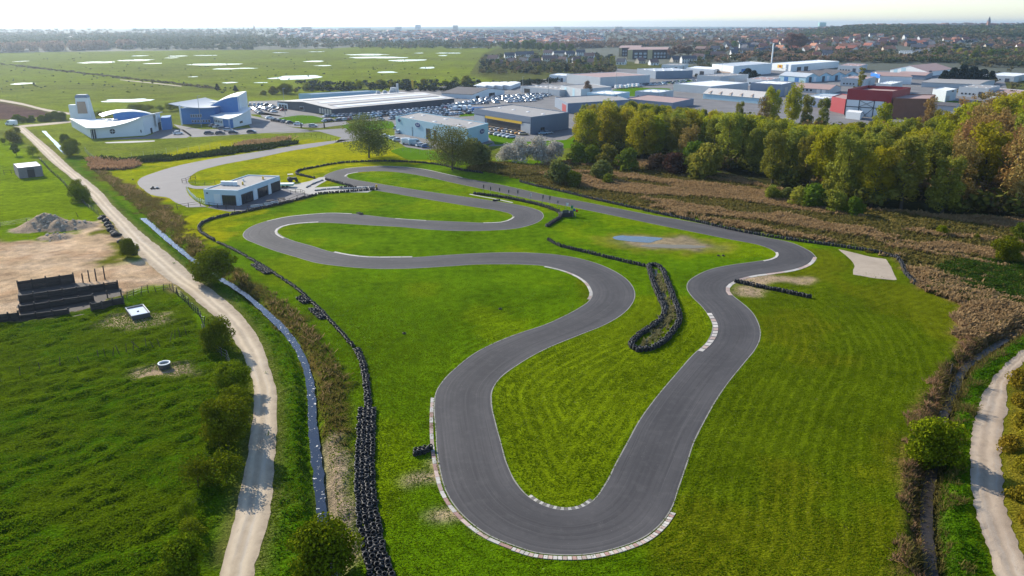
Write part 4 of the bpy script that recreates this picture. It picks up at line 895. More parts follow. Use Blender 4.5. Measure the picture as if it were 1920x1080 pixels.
building('depot', 'low shed with striped brown roof in front of the pale gabled hall', 'shed', (1680, 147), (1734, 150), (1748, 144), hgt(150, 142), M_GREYCL, M_ROOFP, 'gable_u', 1.0)
building('long_shed', 'long grey roofed shed in front of the dark evergreens', 'shed', (1727, 163), (1834, 167.5), (1864, 159), hgt(167, 158), M_PALECL, M_ROOFG, 'gable_u', 1.0)
building('white_depot', 'plain white cube building at the edge of the right wood', 'depot', (1746, 187), (1771, 191.5), (1791, 187), hgt(191, 170), M_PALECL, M_ROOFW, wins=[('door', 1, .1, .4, 0, 3.4, M_METAL), ('win', 1, .5, .7, 5, 6.5)])
building('depot', 'striped low shed below the white cube building', 'shed', (1738, 205), (1790, 209), (1800, 203), hgt(209, 200), M_PALECL, M_ROOFD, 'gable_u', 1.0)
building('depot', 'pale low depot at the right edge behind the wood', 'depot', (1830, 182), (1915, 190), (1950, 183), hgt(188, 176), M_PALECL, M_ROOFP)
building('store_hall', 'grey low hall with a red corner behind the yellow green trees', 'hall', (1040, 200), (1064, 213), (1180, 205), hgt(211, 192), M_GREYCL, M_ROOFG, wins=[('panel', 0, .6, .9, 0, 4, M_RED)])
building('store_hall', 'low brown roofed hall in front of the caravans', 'hall', (1170, 197), (1260, 206), (1300, 197), hgt(204, 191), M_GREYCL, M_ROOFP)
hA = hgt(111, 93)
for i, (A, B, C, lb) in enumerate([((1176, 111.5), (1250, 111), (1256, 106), 'brown apartment block with tall yellow gable piers'), ((1160, 106.5), (1200, 106), (1204, 102), 'brown apartment block half hidden behind its twin')]):
    M_BRN = paint('brown facade', (.085, .06, .06), .8, .2, .2)
    building('apartment_block', lb, 'building', A, B, C, hA, M_BRN, M_ROOFP, 'gable_u', 2.0, wins=[('winrow', 0, .16, .5, 2+k*4.2, 4.4+k*4.2, M_PALECL, 3) for k in range(int(hA//4.4))] + [('winrow', 0, .66, .98, 2+k*4.2, 4.4+k*4.2, M_PALECL, 4) for k in range(int(hA//4.4))] + [('pier', 0, 0, .12, 0, hA, paint('ochre render', (.55, .43, .22), .8, .1, .3), 1.2), ('pier', 0, .50, .62, 0, hA, paint('ochre render', (.55, .43, .22), .8, .1, .3), 1.2)], group='brown apartment blocks')
building('grand_hotel', 'large cream and orange villa with dormer roofs on the hillside', 'building', (1615, 83), (1672, 84), (1680, 81), hgt(84, 70), paint('cream', (.55, .40, .28), .8, .1, .1), paint('orange tiles', (.50, .17, .09), .8, .2, .1), 'gable_u', 7, wins=[('winrow', 0, .05, .95, 3+k*5, 6+k*5, None, 8) for k in range(2)])
building('tower_block', 'beige square apartment tower among the red roofs', 'building', (1694, 79), (1716, 80), (1724, 78), hgt(80, 63), paint('beige', (.42, .33, .24), .8, .1, .1), M_ROOFG, wins=[('winrow', 0, .05, .95, 4+k*6, 7+k*6, None, 5) for k in range(4)])
building('school', 'white building with tall vertical windows below the red roofs', 'building', (1683, 112), (1708, 113), (1760, 106), hgt(113, 97), M_WHITE, M_ROOFD, wins=[('winrow', 0, .05, .95, 2, 12, M_PALECL, 5), ('winrow', 1, .1, .9, 3, 6, None, 5)])
# pylons and signs of the estate
for i, (x, y0, y1, col, lb) in enumerate([(774, 168, 150, M_YEL, 'tall orange totem sign behind the long dark warehouse'), (785, 168, 162, M_YEL, 'short orange totem sign behind the long dark warehouse'), (798, 168, 162.5, M_RED, 'small red totem sign right of the orange ones')]):
    p = V2((x, y0)); mb = MB(); h = hgt(y0, y1); mb.box((0, 0, h/2), (1.4, .5, h)); tag(mb.build('totem_sign', col, None, (p[0], p[1], 0)), lb, 'sign')
for i, (x, y0, y1) in enumerate([(535, 215, 160), (1155, 168, 120), (980, 178, 140), (893, 178, 145), (1028, 183, 142), (1352, 150, 112), (1062, 172, 140), (378, 240, 173)]):
    p = V2((x, y0)); h = hgt(y0, y1)*.9; r = empty('lamp_post', (p[0], p[1], 0), 0, 'thin grey lamp post %s' % ['in front of the dark warehouse showroom', 'above the white caravans', 'beside the depot with domed rooflights', 'beside the white workshop', 'in the middle of the packed cars', 'among the cars by the tall white store', 'beside the block with white stripes', 'between the two curved roof buildings'][i], 'lamp post', 'lamp posts on the trading estate')
    mb = MB(); mb.tube((0, 0, 0), (0, 0, h), .16, .10, 6); mb.build('pole', M_METAL, r); mb = MB(); mb.box((.5, 0, h), (1.4, .3, .15)); mb.build('lamp_head', M_METAL, r)

EX = [((1405, 178), (1462, 182), (1488, 176), 8, 'GREY', 'W', 'low grey depot with white roof below the supermarket'), ((1306, 158), (1350, 161), (1402, 156), 7, 'PALE', 'G', 'flat grey roofed unit behind the rows of parked cars'), ((1575, 161), (1622, 163.5), (1640, 158), 6, 'PALE', 'P', 'low brown roofed unit behind the small red wing'),
      ((1795, 180), (1850, 184), (1872, 178), 6, 'PALE', 'G', 'flat grey shed right of the white cube building'), ((1100, 193), (1150, 197), (1180, 191), 6, 'LB', 'W', 'pale blue low unit with white roof beside the striped block'), ((1640, 176), (1668, 178), (1690, 172), 7, 'PALE', 'W', 'white roofed unit just behind the tall red hall'),
      ((1400, 160), (1440, 163), (1462, 158), 5, 'W', 'P', 'low white unit with pink roof in front of the supermarket'), ((1190, 186), (1235, 189), (1262, 184), 5, 'PALE', 'W', 'white roofed low unit beyond the caravan grass'), ((1500, 199), (1548, 202), (1566, 197), 5, 'W', 'W', 'white low unit half hidden behind the wood, left of the red hall'),
      ((1240, 131), (1275, 132), (1290, 129), 5, 'W', 'G', 'small white unit behind the blue grey hall'), ((1845, 152), (1900, 155), (1930, 149), 5, 'PALE', 'W', 'white roofed shed right of the dark evergreens'), ((1570, 134), (1610, 136), (1625, 131), 6, 'PALE', 'P', 'brown roofed shed right of the supermarket'),
      ((1030, 152), (1060, 154), (1075, 150), 5, 'W', 'W', 'small white unit left of the pink roofed hall')]
for A, B, C, h, wm, rm, lb in EX:
    rt, q, ro = building('trading_unit', lb, 'unit', A, B, C, h, {'GREY': M_GREYCL, 'PALE': M_PALECL, 'LB': M_LBLUE, 'W': M_WHITE}[wm], {'W': M_ROOFW, 'G': M_ROOFG, 'P': M_ROOFP}[rm], wins=[('winrow', 0, .08, .6, 1.2, 2.6, None, 4), ('door', 0, .7, .85, 0, h*.6, M_DARKCL), ('panel', 1, .3, .5, 0, h*.7, M_METAL)])
    roof_lights(rt, q, h-.4, 3, 2, 1.2)
# ================================================================== vegetation
def leafcloud(n, lobes, size, r, flat=.0, seed=0):
    """n leaf-cluster quads near the surfaces of lobes [(x, y, z, rx, rz)]"""
    g = np.random.default_rng(seed); L = np.array(lobes); w = L[:, 3]**2; k = g.choice(len(L), n, p=w/w.sum())
    d = g.normal(size=(n, 3)); d /= np.linalg.norm(d, axis=1)[:, None]
    rad = np.where(g.random(n) < .78, g.uniform(.80, 1.08, n), g.uniform(.2, .8, n))
    c = L[k, :3] + d*rad[:, None]*np.c_[L[k, 3], L[k, 3], L[k, 4]]
    nn = d + g.normal(size=(n, 3))*.75; nn /= np.linalg.norm(nn, axis=1)[:, None]
    u = np.cross(nn, g.normal(size=(n, 3))); u /= np.linalg.norm(u, axis=1)[:, None]; v = np.cross(nn, u)
    s = size*g.uniform(.55, 1.35, n)[:, None]; a = g.uniform(.55, 1.0, n)[:, None]
    V = np.stack([c-u*s, c-v*s*a*.9+u*s*.1, c+u*s*.95, c+v*s*a], 1).reshape(-1, 3); V[:, 2] = np.maximum(V[:, 2], .03)
    return V, np.arange(n*4).reshape(-1, 4)
def crown_mesh(name, mat, h, w, base, n, size, seed, nl=16, shape='round'):
    g = np.random.default_rng(seed); lobes = []
    for i in range(nl):
        t = g.random(); z = base + (h-base)*(.12 + .80*t)
        prof = {'round': sin(pi*min(1, max(.08, .12+.80*t)))**.6, 'poplar': .5+.5*sin(pi*(.15+.8*t)), 'bush': (1-t*.75), 'cone': (1-t)*.95+.08, 'wide': sin(pi*(.25+.62*t))**.5, 'ball': sin(pi*(.32+.60*t))**.5}[shape]
        a = g.uniform(0, 2*pi); rr = w/2*prof*sqrt(g.uniform(.05, .75)); lr = w/2*(g.uniform(.17, .33) if nl > 28 and shape == 'poplar' else g.uniform(.26, .46))*(1 if shape != 'cone' else .6+prof*.5)
        lobes.append((rr*cos(a), rr*sin(a), min(z, h-lr*.6), lr, lr*(g.uniform(1.0, 1.7) if nl > 28 and shape == 'poplar' else g.uniform(.65, .95))))
    lobes.append((0, 0, base+(h-base)*.45, w*.33, (h-base)*.38))
    V, F = leafcloud(n, lobes, size, w/2, seed=seed+1)
    return meshdata(name, V, F, mat)
def trunk_mesh(name, mat, h, r, base, w, seed, n=7):
    g = random.Random(seed); mb = MB(); lean = (g.uniform(-.05, .05)*h, g.uniform(-.05, .05)*h); mid = base+(h-base)*.35
    mb.tube((0, 0, -.1), (lean[0]*.4, lean[1]*.4, mid*.6), r, r*.75, 7, cap=False); mb.tube((lean[0]*.4, lean[1]*.4, mid*.6), (lean[0], lean[1], h*.8), r*.75, r*.18, 6, cap=False)
    for i in range(n):
        t = g.uniform(.3, .75); a = g.uniform(0, 2*pi); L = w*.5*g.uniform(.55, .95); z = h*t*.8
        p = (lean[0]*t, lean[1]*t, z); q = (p[0]+cos(a)*L, p[1]+sin(a)*L, z+L*g.uniform(.4, .9)); m_ = tuple((p[i]+q[i])/2 + (0, 0, -.05*L)[i] for i in range(3))
        mb.tube(p, m_, r*.42, r*.26, 5, cap=False); mb.tube(m_, q, r*.26, r*.08, 4, cap=False)
    return meshdata(name, mb.v, mb.f, mat)
M_BARK = paint('bark', (.085, .068, .052), .95, .3, 2.0)
LF = {'fresh': leaf_mat('fresh spring leaves', (.23, .23, .012), (.46, .425, .020), .40, .18), 'olive': leaf_mat('olive leaves', (.14, .15, .022), (.31, .30, .036), .40, .22),
      'bronze': leaf_mat('bronze buds', (.21, .125, .04), (.36, .23, .075), .3, .2), 'dark': leaf_mat('dark evergreen', (.010, .018, .012), (.022, .034, .018), .15, .25),
      'green': leaf_mat('green leaves', (.075, .11, .010), (.16, .20, .016), .3, .2), 'grey': leaf_mat('grey green willow', (.105, .12, .030), (.215, .225, .062), .32, .2),
      'blossom': leaf_mat('pale blossom', (.31, .28, .235), (.58, .53, .46), .3, .1), 'hedge': leaf_mat('hawthorn leaves', (.034, .062, .003), (.235, .262, .007), .20, .2),
      'red': leaf_mat('dark red brown twigs', (.055, .032, .022), (.10, .060, .036), .25, .2), 'twig': leaf_mat('bare reddish twigs', (.17, .105, .075), (.27, .175, .125), .3, .15),
      'yel': leaf_mat('yellow gorse', (.17, .14, .012), (.26, .20, .016), .3, .15)}
PROTO = {}
def proto(kind, leaf, h, w, base, n, size, shape='round', nl=16, variants=3, trunk=.22):
    PROTO[kind] = [(crown_mesh(kind+'_crown', LF[leaf], h, w, base, n, size, 100+hash_(kind)+i*7, nl, shape), trunk_mesh(kind+'_trunk', M_BARK, h, trunk*h/10, base, w, hash_(kind)+i), h) for i in range(variants)]
def hash_(s): return sum(ord(c)*(i+3) for i, c in enumerate(s)) % 997
proto('fresh_tree', 'fresh', 18, 9.5, .6, 7500, .27, 'poplar', 56, 4); proto('olive_tree', 'olive', 19, 9, .6, 7500, .27, 'poplar', 56, 4); proto('bronze_tree', 'bronze', 18, 8.5, 1.0, 4600, .25, 'poplar', 44, 3)
proto('green_tree', 'green', 12, 9, 2.0, 2600, .40, 'round', 18, 3); proto('dark_tree', 'dark', 10, 7, .6, 1700, .42, 'cone', 16, 3); proto('big_grey_tree', 'grey', 14, 14.5, .2, 12000, .19, 'ball', 46, 2)
proto('twig_tree', 'twig', 16, 10, 3, 2400, .40, 'round', 18, 3); proto('poplar', 'olive', 16, 4.5, 2, 1500, .38, 'poplar', 14, 2)
proto('bush', 'hedge', 4.5, 5.2, .0, 11000, .115, 'ball', 30, 4, .12); proto('green_bush', 'green', 4.5, 6.5, .0, 2200, .26, 'bush', 16, 3, .12); proto('grey_bush', 'grey', 4.5, 6.5, .0, 2400, .24, 'bush', 16, 3, .12)
proto('blossom_bush', 'blossom', 7, 8, .3, 3000, .24, 'bush', 20, 2, .12); proto('red_bush', 'red', 5, 8, .0, 2200, .28, 'bush', 16, 2, .12); proto('olive_bush', 'olive', 5.5, 6.5, .0, 2600, .26, 'bush', 18, 3, .12)
proto('bare_bush', 'hedge', 3.2, 4.2, .3, 2200, .09, 'bush', 14, 3, .22); proto('gorse', 'yel', 1.6, 3.2, 0, 1100, .13, 'bush', 14, 2, .08)
TREES = 0
def tree(kind, x, y, h, label, cat='tree', group=None, z=None, wide=1.0, name=None):
    global TREES; TREES += 1
    cm, tm, h0 = random.choice(PROTO[kind]); s = h/h0
    zz = (float(zat(x, y)) if hypot(x, y) < 420 else 0.0) if z is None else z
    r = empty(name or {'tree': 'tree', 'bush': 'bush', 'shrub': 'shrub'}.get(cat, 'tree'), (x, y, zz), random.uniform(0, 2*pi), label, cat, group); r.scale = (s*wide, s*wide, s)
    place('crown', cm, parent=r); place('trunk', tm, parent=r); return r
def tree_px(kind, px, yb, yt, label, cat='tree', group=None, wide=1.0, name=None):
    x, y = G(px, yb); return tree(kind, x, y, max(.8, hgt(yb, yt)), label, cat, group, None, wide, name)

# ---- bushes and trees one by one
T = tree_px
T('bush', 1750, 862, 772, 'large round dark bush between the right ditch and the lawn', 'bush', None, .86)
T('bush', 1884, 492, 446, 'round green bush at the right edge above the lush grass', 'bush')
T('bush', 404, 528, 470, 'tall dark bush overhanging the stream beside the tyre wall', 'bush', None, 1.2)
T('bush', 612, 1085, 985, 'big olive bush across the stream at the bottom edge', 'bush', None, 1.0)
T('bush', 346, 1092, 1020, 'bush at the bottom edge left of the gravel road', 'bush', None, 1.0)
T('bush', 409, 655, 594, 'bush standing alone at the roadside above the roadside row', 'bush', None, .8)
T('bush', 438, 735, 686, 'thin brownish bush at the top of the roadside row', 'bush', None, 1.2)
T('bush', 440, 790, 730, 'bright topped bush second from the top of the roadside row', 'bush', None, .9)
T('bush', 426, 835, 752, 'tallest bush of the roadside row', 'bush', None, .85)
T('bare_bush', 425, 905, 850, 'straggly bare bush below the roadside row', 'bush', None, 1.3)
T('bare_bush', 372, 915, 862, 'leaning thin bush on the field side of the roadside bank', 'bush', None, 1.1)
T('bare_bush', 352, 975, 938, 'low pale twiggy bush halfway down the field edge', 'bush', None, 1.1)
T('bare_bush', 362, 1010, 975, 'low twiggy bush just above the bottom bush of the field edge', 'bush', None, 1.2)
T('bush', 135, 292, 262, 'dark round bush on the ditch bank below the white hall', 'bush', None, 1.1)
T('bush', 124, 272, 252, 'smaller dark bush behind the round one on the ditch bank', 'bush', None, 1.0)
T('bush', 146, 362, 336, 'upper of two dark bushes by the pasture fence', 'bush'); T('bush', 152, 378, 346, 'lower of two dark bushes by the pasture fence', 'bush')
T('bare_bush', 62, 293, 273, 'scrubby bush at the roadside near the fence corner', 'bush'); T('olive_bush', 24, 268, 240, 'brownish scrub at the top of the white road', 'bush'); T('olive_bush', 30, 255, 236, 'taller scrub beside the white van', 'bush')
T('green_tree', 31, 292, 270, 'small gnarled tree in the left pasture', 'tree'); T('green_tree', 8, 270, 258, 'small gnarled tree at the left edge of the pasture', 'tree')
T('bush', 243, 482, 448, 'low shrub over the black rubble at the yard entrance', 'bush', None, .8)
T('big_grey_tree', 692, 296, 215, 'big spreading grey green tree beside the pale blue showroom', 'tree', None, 1.05)
T('big_grey_tree', 848, 319, 236, 'tall willow in front of the pale blue showroom', 'tree', None, 1.12)
T('grey_bush', 893, 312, 263, 'rounded grey green shrub at the foot of the willow', 'bush', None, 1.1)
for i, (x, b, t) in enumerate([(952, 304, 268), (978, 306, 259), (1008, 306, 256), (1040, 303, 261)]):
    T('blossom_bush', x, b, t, 'pale blossoming shrub, %s from the left of the blossom thicket' % ['first', 'second', 'third', 'fourth'][i], 'bush', 'blossoming shrubs in front of the garage')
for i, (x, b, t, k) in enumerate([(1085, 305, 270, 'green_bush'), (1110, 308, 275, 'green_bush'), (1140, 312, 272, 'olive_bush'), (1175, 318, 280, 'green_bush'), (1262, 326, 288, 'red_bush'), (1230, 320, 290, 'red_bush'), (1300, 322, 268, 'green_bush'), (1325, 330, 262, 'olive_bush'), (1290, 312, 282, 'red_bush')]):
    T(k, x, b, t, '%s before the wood, left of the reed corner' % {'green_bush': 'dark green shrub', 'olive_bush': 'olive shrub', 'red_bush': 'dark red brown shrub'}[k], 'bush', {'green_bush': 'dark green shrubs before the wood', 'olive_bush': 'olive shrubs before the wood', 'red_bush': 'red brown shrubs before the wood'}[k])
T('grey_bush', 1050, 345, 302, 'left of two grey green shrubs in the reeds', 'bush'); T('green_bush', 1076, 350, 322, 'bright green shrub between the two grey ones in the reeds', 'bush'); T('grey_bush', 1126, 336, 300, 'right one of two grey green shrubs in the reeds', 'bush'); T('green_bush', 1139, 345, 327, 'small bright green shrub beside the right grey shrub', 'bush')
for i, (x, b, t, k) in enumerate([(1445, 375, 345, 'olive_bush'), (1500, 385, 345, 'olive_bush'), (1525, 390, 348, 'green_bush'), (1562, 396, 350, 'olive_bush'), (1602, 404, 372, 'green_bush'), (1475, 375, 352, 'grey_bush'), (1540, 385, 338, 'olive_bush')]):
    T(k, x, b, t, '%s at the edge of the reeds under the tall wood' % {'green_bush': 'green shrub', 'olive_bush': 'olive shrub', 'grey_bush': 'grey green shrub'}[k], 'bush', {'green_bush': 'green shrubs along the reed edge', 'olive_bush': 'olive shrubs along the reed edge', 'grey_bush': 'grey shrub of the reed edge'}[k])
T('bush', 1765, 442, 424, 'low bush alone in the middle of the reeds', 'bush'); T('bush', 1830, 450, 440, 'tiny bush in the reeds right of the low one', 'bush'); T('green_bush', 1912, 445, 418, 'green shrub at the right edge of the reeds', 'bush')
for i, (x, y) in enumerate([(1905, 720), (1925, 760), (1912, 800), (1900, 842), (1930, 880), (1918, 940), (1945, 830), (1940, 985)]):
    T('gorse', x, y, y-26, 'low yellow bush beside the right gravel track', 'bush', 'yellow bushes beside the right track')
for i, (x, b, t) in enumerate([(32, 230, 214), (60, 229, 216), (78, 228, 215), (92, 227, 212), (105, 226, 209), (116, 226, 210), (45, 229, 218)]): T('bush', x, b, t, 'dark hedge bush along the farm track behind the white road', 'bush', 'hedge bushes along the farm track')
for i, (x, b, t) in enumerate([(175, 222, 208), (190, 221, 207), (205, 220, 207), (250, 210, 194), (265, 210, 193), (280, 209, 195), (320, 208, 192), (335, 206, 190), (300, 209, 197)]): T('bare_bush', x, b, t, 'bare twiggy shrub along the wet meadow behind the white hall', 'bush', 'twiggy shrubs behind the white hall', 1.4)
for i, (x, b, t) in enumerate([(408, 171, 157), (442, 173, 160), (64, 160, 154), (345, 158, 153)]): T('dark_tree', x, b, t, 'small dark round tree standing in the wet meadow', 'tree', 'lone dark trees in the wet meadow', 1.3)

# ---- the wood on the right
FP = np.array(Gs([(1082, 288), (1200, 297), (1335, 318), (1440, 345), (1600, 388), (1750, 402), (1965, 412), (1965, 290), (1850, 262), (1700, 262), (1560, 256), (1440, 240), (1300, 232), (1180, 228), (1092, 232)]))
pts = []; tries = 0; rr = random.Random(11)
while tries < 9000 and len(pts) < 200:
    tries += 1; x = rr.uniform(FP[:, 0].min(), FP[:, 0].max()); y = rr.uniform(FP[:, 1].min(), FP[:, 1].max())
    if inside(np.array([x]), np.array([y]), FP)[0] and all((x-a)**2+(y-b)**2 > 6.0**2 for a, b in pts): pts.append((x, y))
def top_row(px):            # how high the front of the wood reaches in the photograph
    return np.interp(px, [1070, 1090, 1130, 1180, 1250, 1330, 1380, 1450, 1500, 1560, 1620, 1700, 1760, 1830, 1920], [215, 196, 186, 190, 198, 206, 212, 220, 234, 234, 226, 222, 205, 165, 125])
for x, y in pts:
    px, py = P(x, y, 0); front = min(1, max(0, (np.interp(px, [1082, 1335, 1600, 1960], [288, 318, 388, 412]) - py)/60))
    n_ = fbm(np.array([x/26]), np.array([y/26]), 2)[0]
    if px > 1790 and rr.random() < .58: k = 'bronze_tree'
    elif px < 1190: k = 'fresh_tree' if rr.random() < .8 else 'olive_tree'
    else: k = 'fresh_tree' if n_ > .50 else ('olive_tree' if rr.random() < .66 else ('bronze_tree' if rr.random() < .25 else 'fresh_tree'))
    hmax = hgt(py, top_row(px)) if py > 1 else 16
    h = min(rr.uniform(14, 19.5), max(7, hmax*rr.uniform(.82, 1.02))) if front < .9 else min(rr.uniform(12, 16), max(6, hmax))
    if px > 1800: h = rr.uniform(17, 23)
    where = 'beside the garage' if px < 1150 else 'behind the green shrubs' if px < 1225 else 'behind the red shrubs' if px < 1300 else 'below the pale shed' if px < 1375 else 'behind the olive shrubs' if px < 1460 else 'below the yellow pair' if px < 1550 else 'below the red hall' if px < 1640 else 'right of the red hall' if px < 1780 else 'near the right edge' if px < 1860 else 'at the right edge'
    tree(k, x, y, h, {'fresh_tree': 'yellow green', 'olive_tree': 'olive green', 'bronze_tree': 'bronze'}[k] + ' tree, ' + ('front row' if front < .18 else 'second row' if front < .4 else 'middle' if front < .75 else 'back') + ' of the wood, ' + where, 'tree', {'fresh_tree': 'fresh green trees of the right wood', 'olive_tree': 'olive trees of the right wood', 'bronze_tree': 'bronze trees of the right wood'}[k], wide=rr.uniform(1.05, 1.4))
for i, (k, px, yb, yt, w) in enumerate([('fresh_tree', 1445, 235, 160, .9), ('fresh_tree', 1485, 232, 155, .9), ('bronze_tree', 1430, 238, 178, 1), ('olive_tree', 1540, 245, 183, 1), ('fresh_tree', 1650, 250, 190, 1.1), ('poplar', 1612, 170, 124, 1.1), ('olive_tree', 1510, 240, 178, 1), ('bronze_tree', 1740, 235, 178, 1), ('olive_tree', 1385, 236, 190, 1)]):
    T(k, px, yb, yt, ['tall yellow green tree left of the red hall', 'second tall yellow green tree left of the red hall, further right', 'bronze tree at the left foot of the yellow green pair', 'olive tree in front of the low red wing', 'domed yellow green tree in front of the tall red hall', 'slim poplar between the gabled sheds and the blue ended shed', 'olive tree between the yellow green pair and the red hall', 'bronze tree in front of the rust brown hall', 'olive tree where the wood meets the long pale blue shed'][i], 'tree', None, w)
for i, (px, yb, yt) in enumerate([(1768, 158, 132), (1785, 157, 124), (1803, 157, 121), (1822, 157, 122), (1840, 157, 127), (1857, 156, 133), (1400, 152, 126), (1412, 153, 130), (1388, 151, 134)]): T('dark_tree', px, yb, yt, 'dark dense evergreen %s' % ('in the clump behind the long grey shed' if i < 6 else 'in front of the tall white store'), 'tree', 'dark evergreens behind the long shed' if i < 6 else 'dark evergreens by the white store', 1.5)
T('twig_tree', 1102, 184, 152, 'bare pinkish tree in front of the block with white stripes', 'tree', None, .9)

# ---- reeds and long grass: nobody could count these
def tufts(name, poly, n, h, wdt, mat, seed, lean=.6, blades=3, zadd=0.0, keep=None):
    g = np.random.default_rng(seed); poly = np.asarray(poly); x = g.uniform(poly[:, 0].min(), poly[:, 0].max(), n*4); y = g.uniform(poly[:, 1].min(), poly[:, 1].max(), n*4)
    ok = inside(x + (fbm(x/2, y/2, 2)-.5)*4, y + (fbm(x/2+9, y/2, 2)-.5)*4, poly)
    if keep is not None: ok &= keep(x, y)
    x, y = x[ok][:n], y[ok][:n]; m = len(x); z = zat(x, y) + zadd
    hv = h*(.45 + .9*fbm(x/5, y/5, 2))*g.uniform(.7, 1.2, m); V = []; 
    for b in range(blades):
        a = g.uniform(0, pi, m); w = wdt*g.uniform(.6, 1.4, m); lx, ly = g.normal(size=m)*lean + .12, g.normal(size=m)*lean - .1; ox, oy = g.normal(size=m)*wdt*.6, g.normal(size=m)*wdt*.6
        b0 = np.c_[x+ox-cos_(a)*w, y+oy-sin_(a)*w, z-.05]; b1 = np.c_[x+ox+cos_(a)*w, y+oy+sin_(a)*w, z-.05]
        t0 = np.c_[x+ox+lx*hv-cos_(a)*w*.35, y+oy+ly*hv-sin_(a)*w*.35, z+hv]; t1 = np.c_[x+ox+lx*hv+cos_(a)*w*.35, y+oy+ly*hv+sin_(a)*w*.35, z+hv*.9]
        V.append(np.stack([b0, b1, t1, t0], 1).reshape(-1, 3))
    V = np.concatenate(V); o = place(name, meshdata(name, V, np.arange(len(V)).reshape(-1, 4), mat)); return tag(o, kind='stuff')
cos_, sin_ = np.cos, np.sin
M_REED = leaf_mat('dry reeds', (.215, .135, .060), (.385, .262, .132), .4, 0, 0); M_REED2 = leaf_mat('reddish reeds', (.22, .12, .06), (.40, .25, .14), .4, 0, 0)
M_REEDG = leaf_mat('green brown rushes', (.075, .075, .012), (.20, .155, .05), .35, 0, 0); M_LONG = leaf_mat('long green grass', (.035, .095, .003), (.085, .185, .005), .35, 0, 0); M_LONG2 = leaf_mat('lush dark grass', (.020, .050, .006), (.070, .120, .012), .25, 0, 0)
tufts('reeds', REED_FIELD, 34000, .85, .26, M_REED, 1, keep=lambda x, y: (fbm((x*.8-y*.6)/26+9, (x*.6+y*.8)/6, 4) < .53))
tufts('rushes', REED_FIELD, 9000, .6, .25, M_REEDG, 2, keep=lambda x, y: (fbm((x*.8-y*.6)/26+9, (x*.6+y*.8)/6, 4) > .50))
tufts('long_grass', LUSH_RIGHT, 9000, .6, .16, M_LONG2, 3)
tufts('rushes', np.r_[rd_c - normals(rd_c)*2.2, (rd_c + normals(rd_c)*2.0)[::-1]], 9000, .7, .06, M_REEDG, 17, keep=lambda x, y: dist_line(x, y, rd_c) > .4)
tufts('reeds', RIGHT_REED, 17000, .52, .05, M_REED2, 4, keep=lambda x, y: dist_line(x, y, rd_c) > .45)
tufts('rushes', REED_BANK, 26000, .55, .07, M_REEDG, 5, keep=lambda x, y: dist_line(x, y, st_c) > .75)
tufts('reeds', REED_BANK, 9000, .65, .06, M_REED, 6, keep=lambda x, y: (dist_line(x, y, st_c) > 1.2) & (fbm(x/5, y/5, 2) > .5))
VERGE = np.r_[road_r + normals(road_r)*0, st_l[::-1]]
tufts('long_grass', VERGE, 26000, .30, .07, M_LONG, 7, .6, keep=lambda x, y: (y < 150) & (dist_line(x, y, road_r) > .8) & (dist_line(x, y, st_c) > .85))
tufts('long_grass', np.r_[rd_c, rr_l[::-1]], 12000, .30, .07, M_LONG, 8, .6, keep=lambda x, y: (dist_line(x, y, rd_c) > 1.2) & (dist_line(x, y, rr_l) > .5) & ~inside(x, y, rr_poly))
tufts('rushes', Gs([(165, 300), (220, 306), (300, 303), (420, 290), (500, 280), (560, 268), (500, 272), (380, 290), (220, 302)]), 2600, 1.5, .45, leaf_mat('dark bank scrub', (.022, .040, .010), (.06, .085, .016), .2, 0, 0), 10)
tufts('reeds', Gs([(165, 300), (180, 320), (240, 318), (270, 308), (230, 303)]), 900, 1.3, .3, M_REED2, 11); tufts('reeds', Gs([(440, 276), (470, 268), (530, 262), (540, 266), (500, 274), (450, 279)]), 900, 1.6, .3, M_REED, 12)
tufts('rushes', Gs([(870, 318), (920, 305), (960, 308), (1040, 318), (1000, 330), (960, 330)]), 2200, 1.0, .35, M_REEDG, 13)

M_LAWNT = leaf_mat('lawn blades', (.068, .120, .002), (.165, .220, .004), .38, 0, 0); M_PAST = leaf_mat('pasture tussocks', (.060, .120, .003), (.165, .225, .005), .42, 0, 0)
def off_track(x, y): return ~(inside(x, y, T_OUT) ^ inside(x, y, T_IN)) & ~inside(x, y, road_poly) & ~inside(x, y, rr_poly) & (dist_line(x, y, st_c) > 1.4) & (dist_line(x, y, rd_c) > 1.2)
def mown(x, y):
    d = np.minimum(dist_line(x, y, np.r_[T_OUT, T_OUT[:1]][::6]), dist_line(x, y, np.r_[T_IN, T_IN[:1]][::6]))
    ph = np.sin(2*pi*d/1.5 + 5*fbm(x/9, y/9, 2)); left = (x < 5) & inside(x, y, T_OUT) == False
    return (ph > -.5) | ((x < -9) & ~inside(x, y, T_IN)) | (vnoise(x/1.1, y/1.1) > .70)
LAWN_NEAR = [(-24, 50), (-24, 62), (-32, 84), (-42, 100), (-58, 140), (70, 140), (64, 108), (52, 84), (47, 66), (43, 50)]
tufts('lawn_grass', LAWN_NEAR, 92000, .085, .070, M_LAWNT, 21, .7, 2, keep=lambda x, y: (np.random.default_rng(5).random(len(x)) < (140 - y)/38) & off_track(x, y) & mown(x, y))
PN = np.array(Gs([(-60, 1100), (-60, 620), (120, 600), (240, 570), (330, 560), (380, 610), (425, 650), (446, 700), (440, 800), (420, 900), (390, 1000), (350, 1100)]))
tufts('pasture_grass', PN, 60000, .10, .075, M_PAST, 22, .7, 2, keep=lambda x, y: off_track(x, y) & (vnoise((x*.73+y*.68)/1.9, (-x*.68+y*.73)/1.05) > .22))
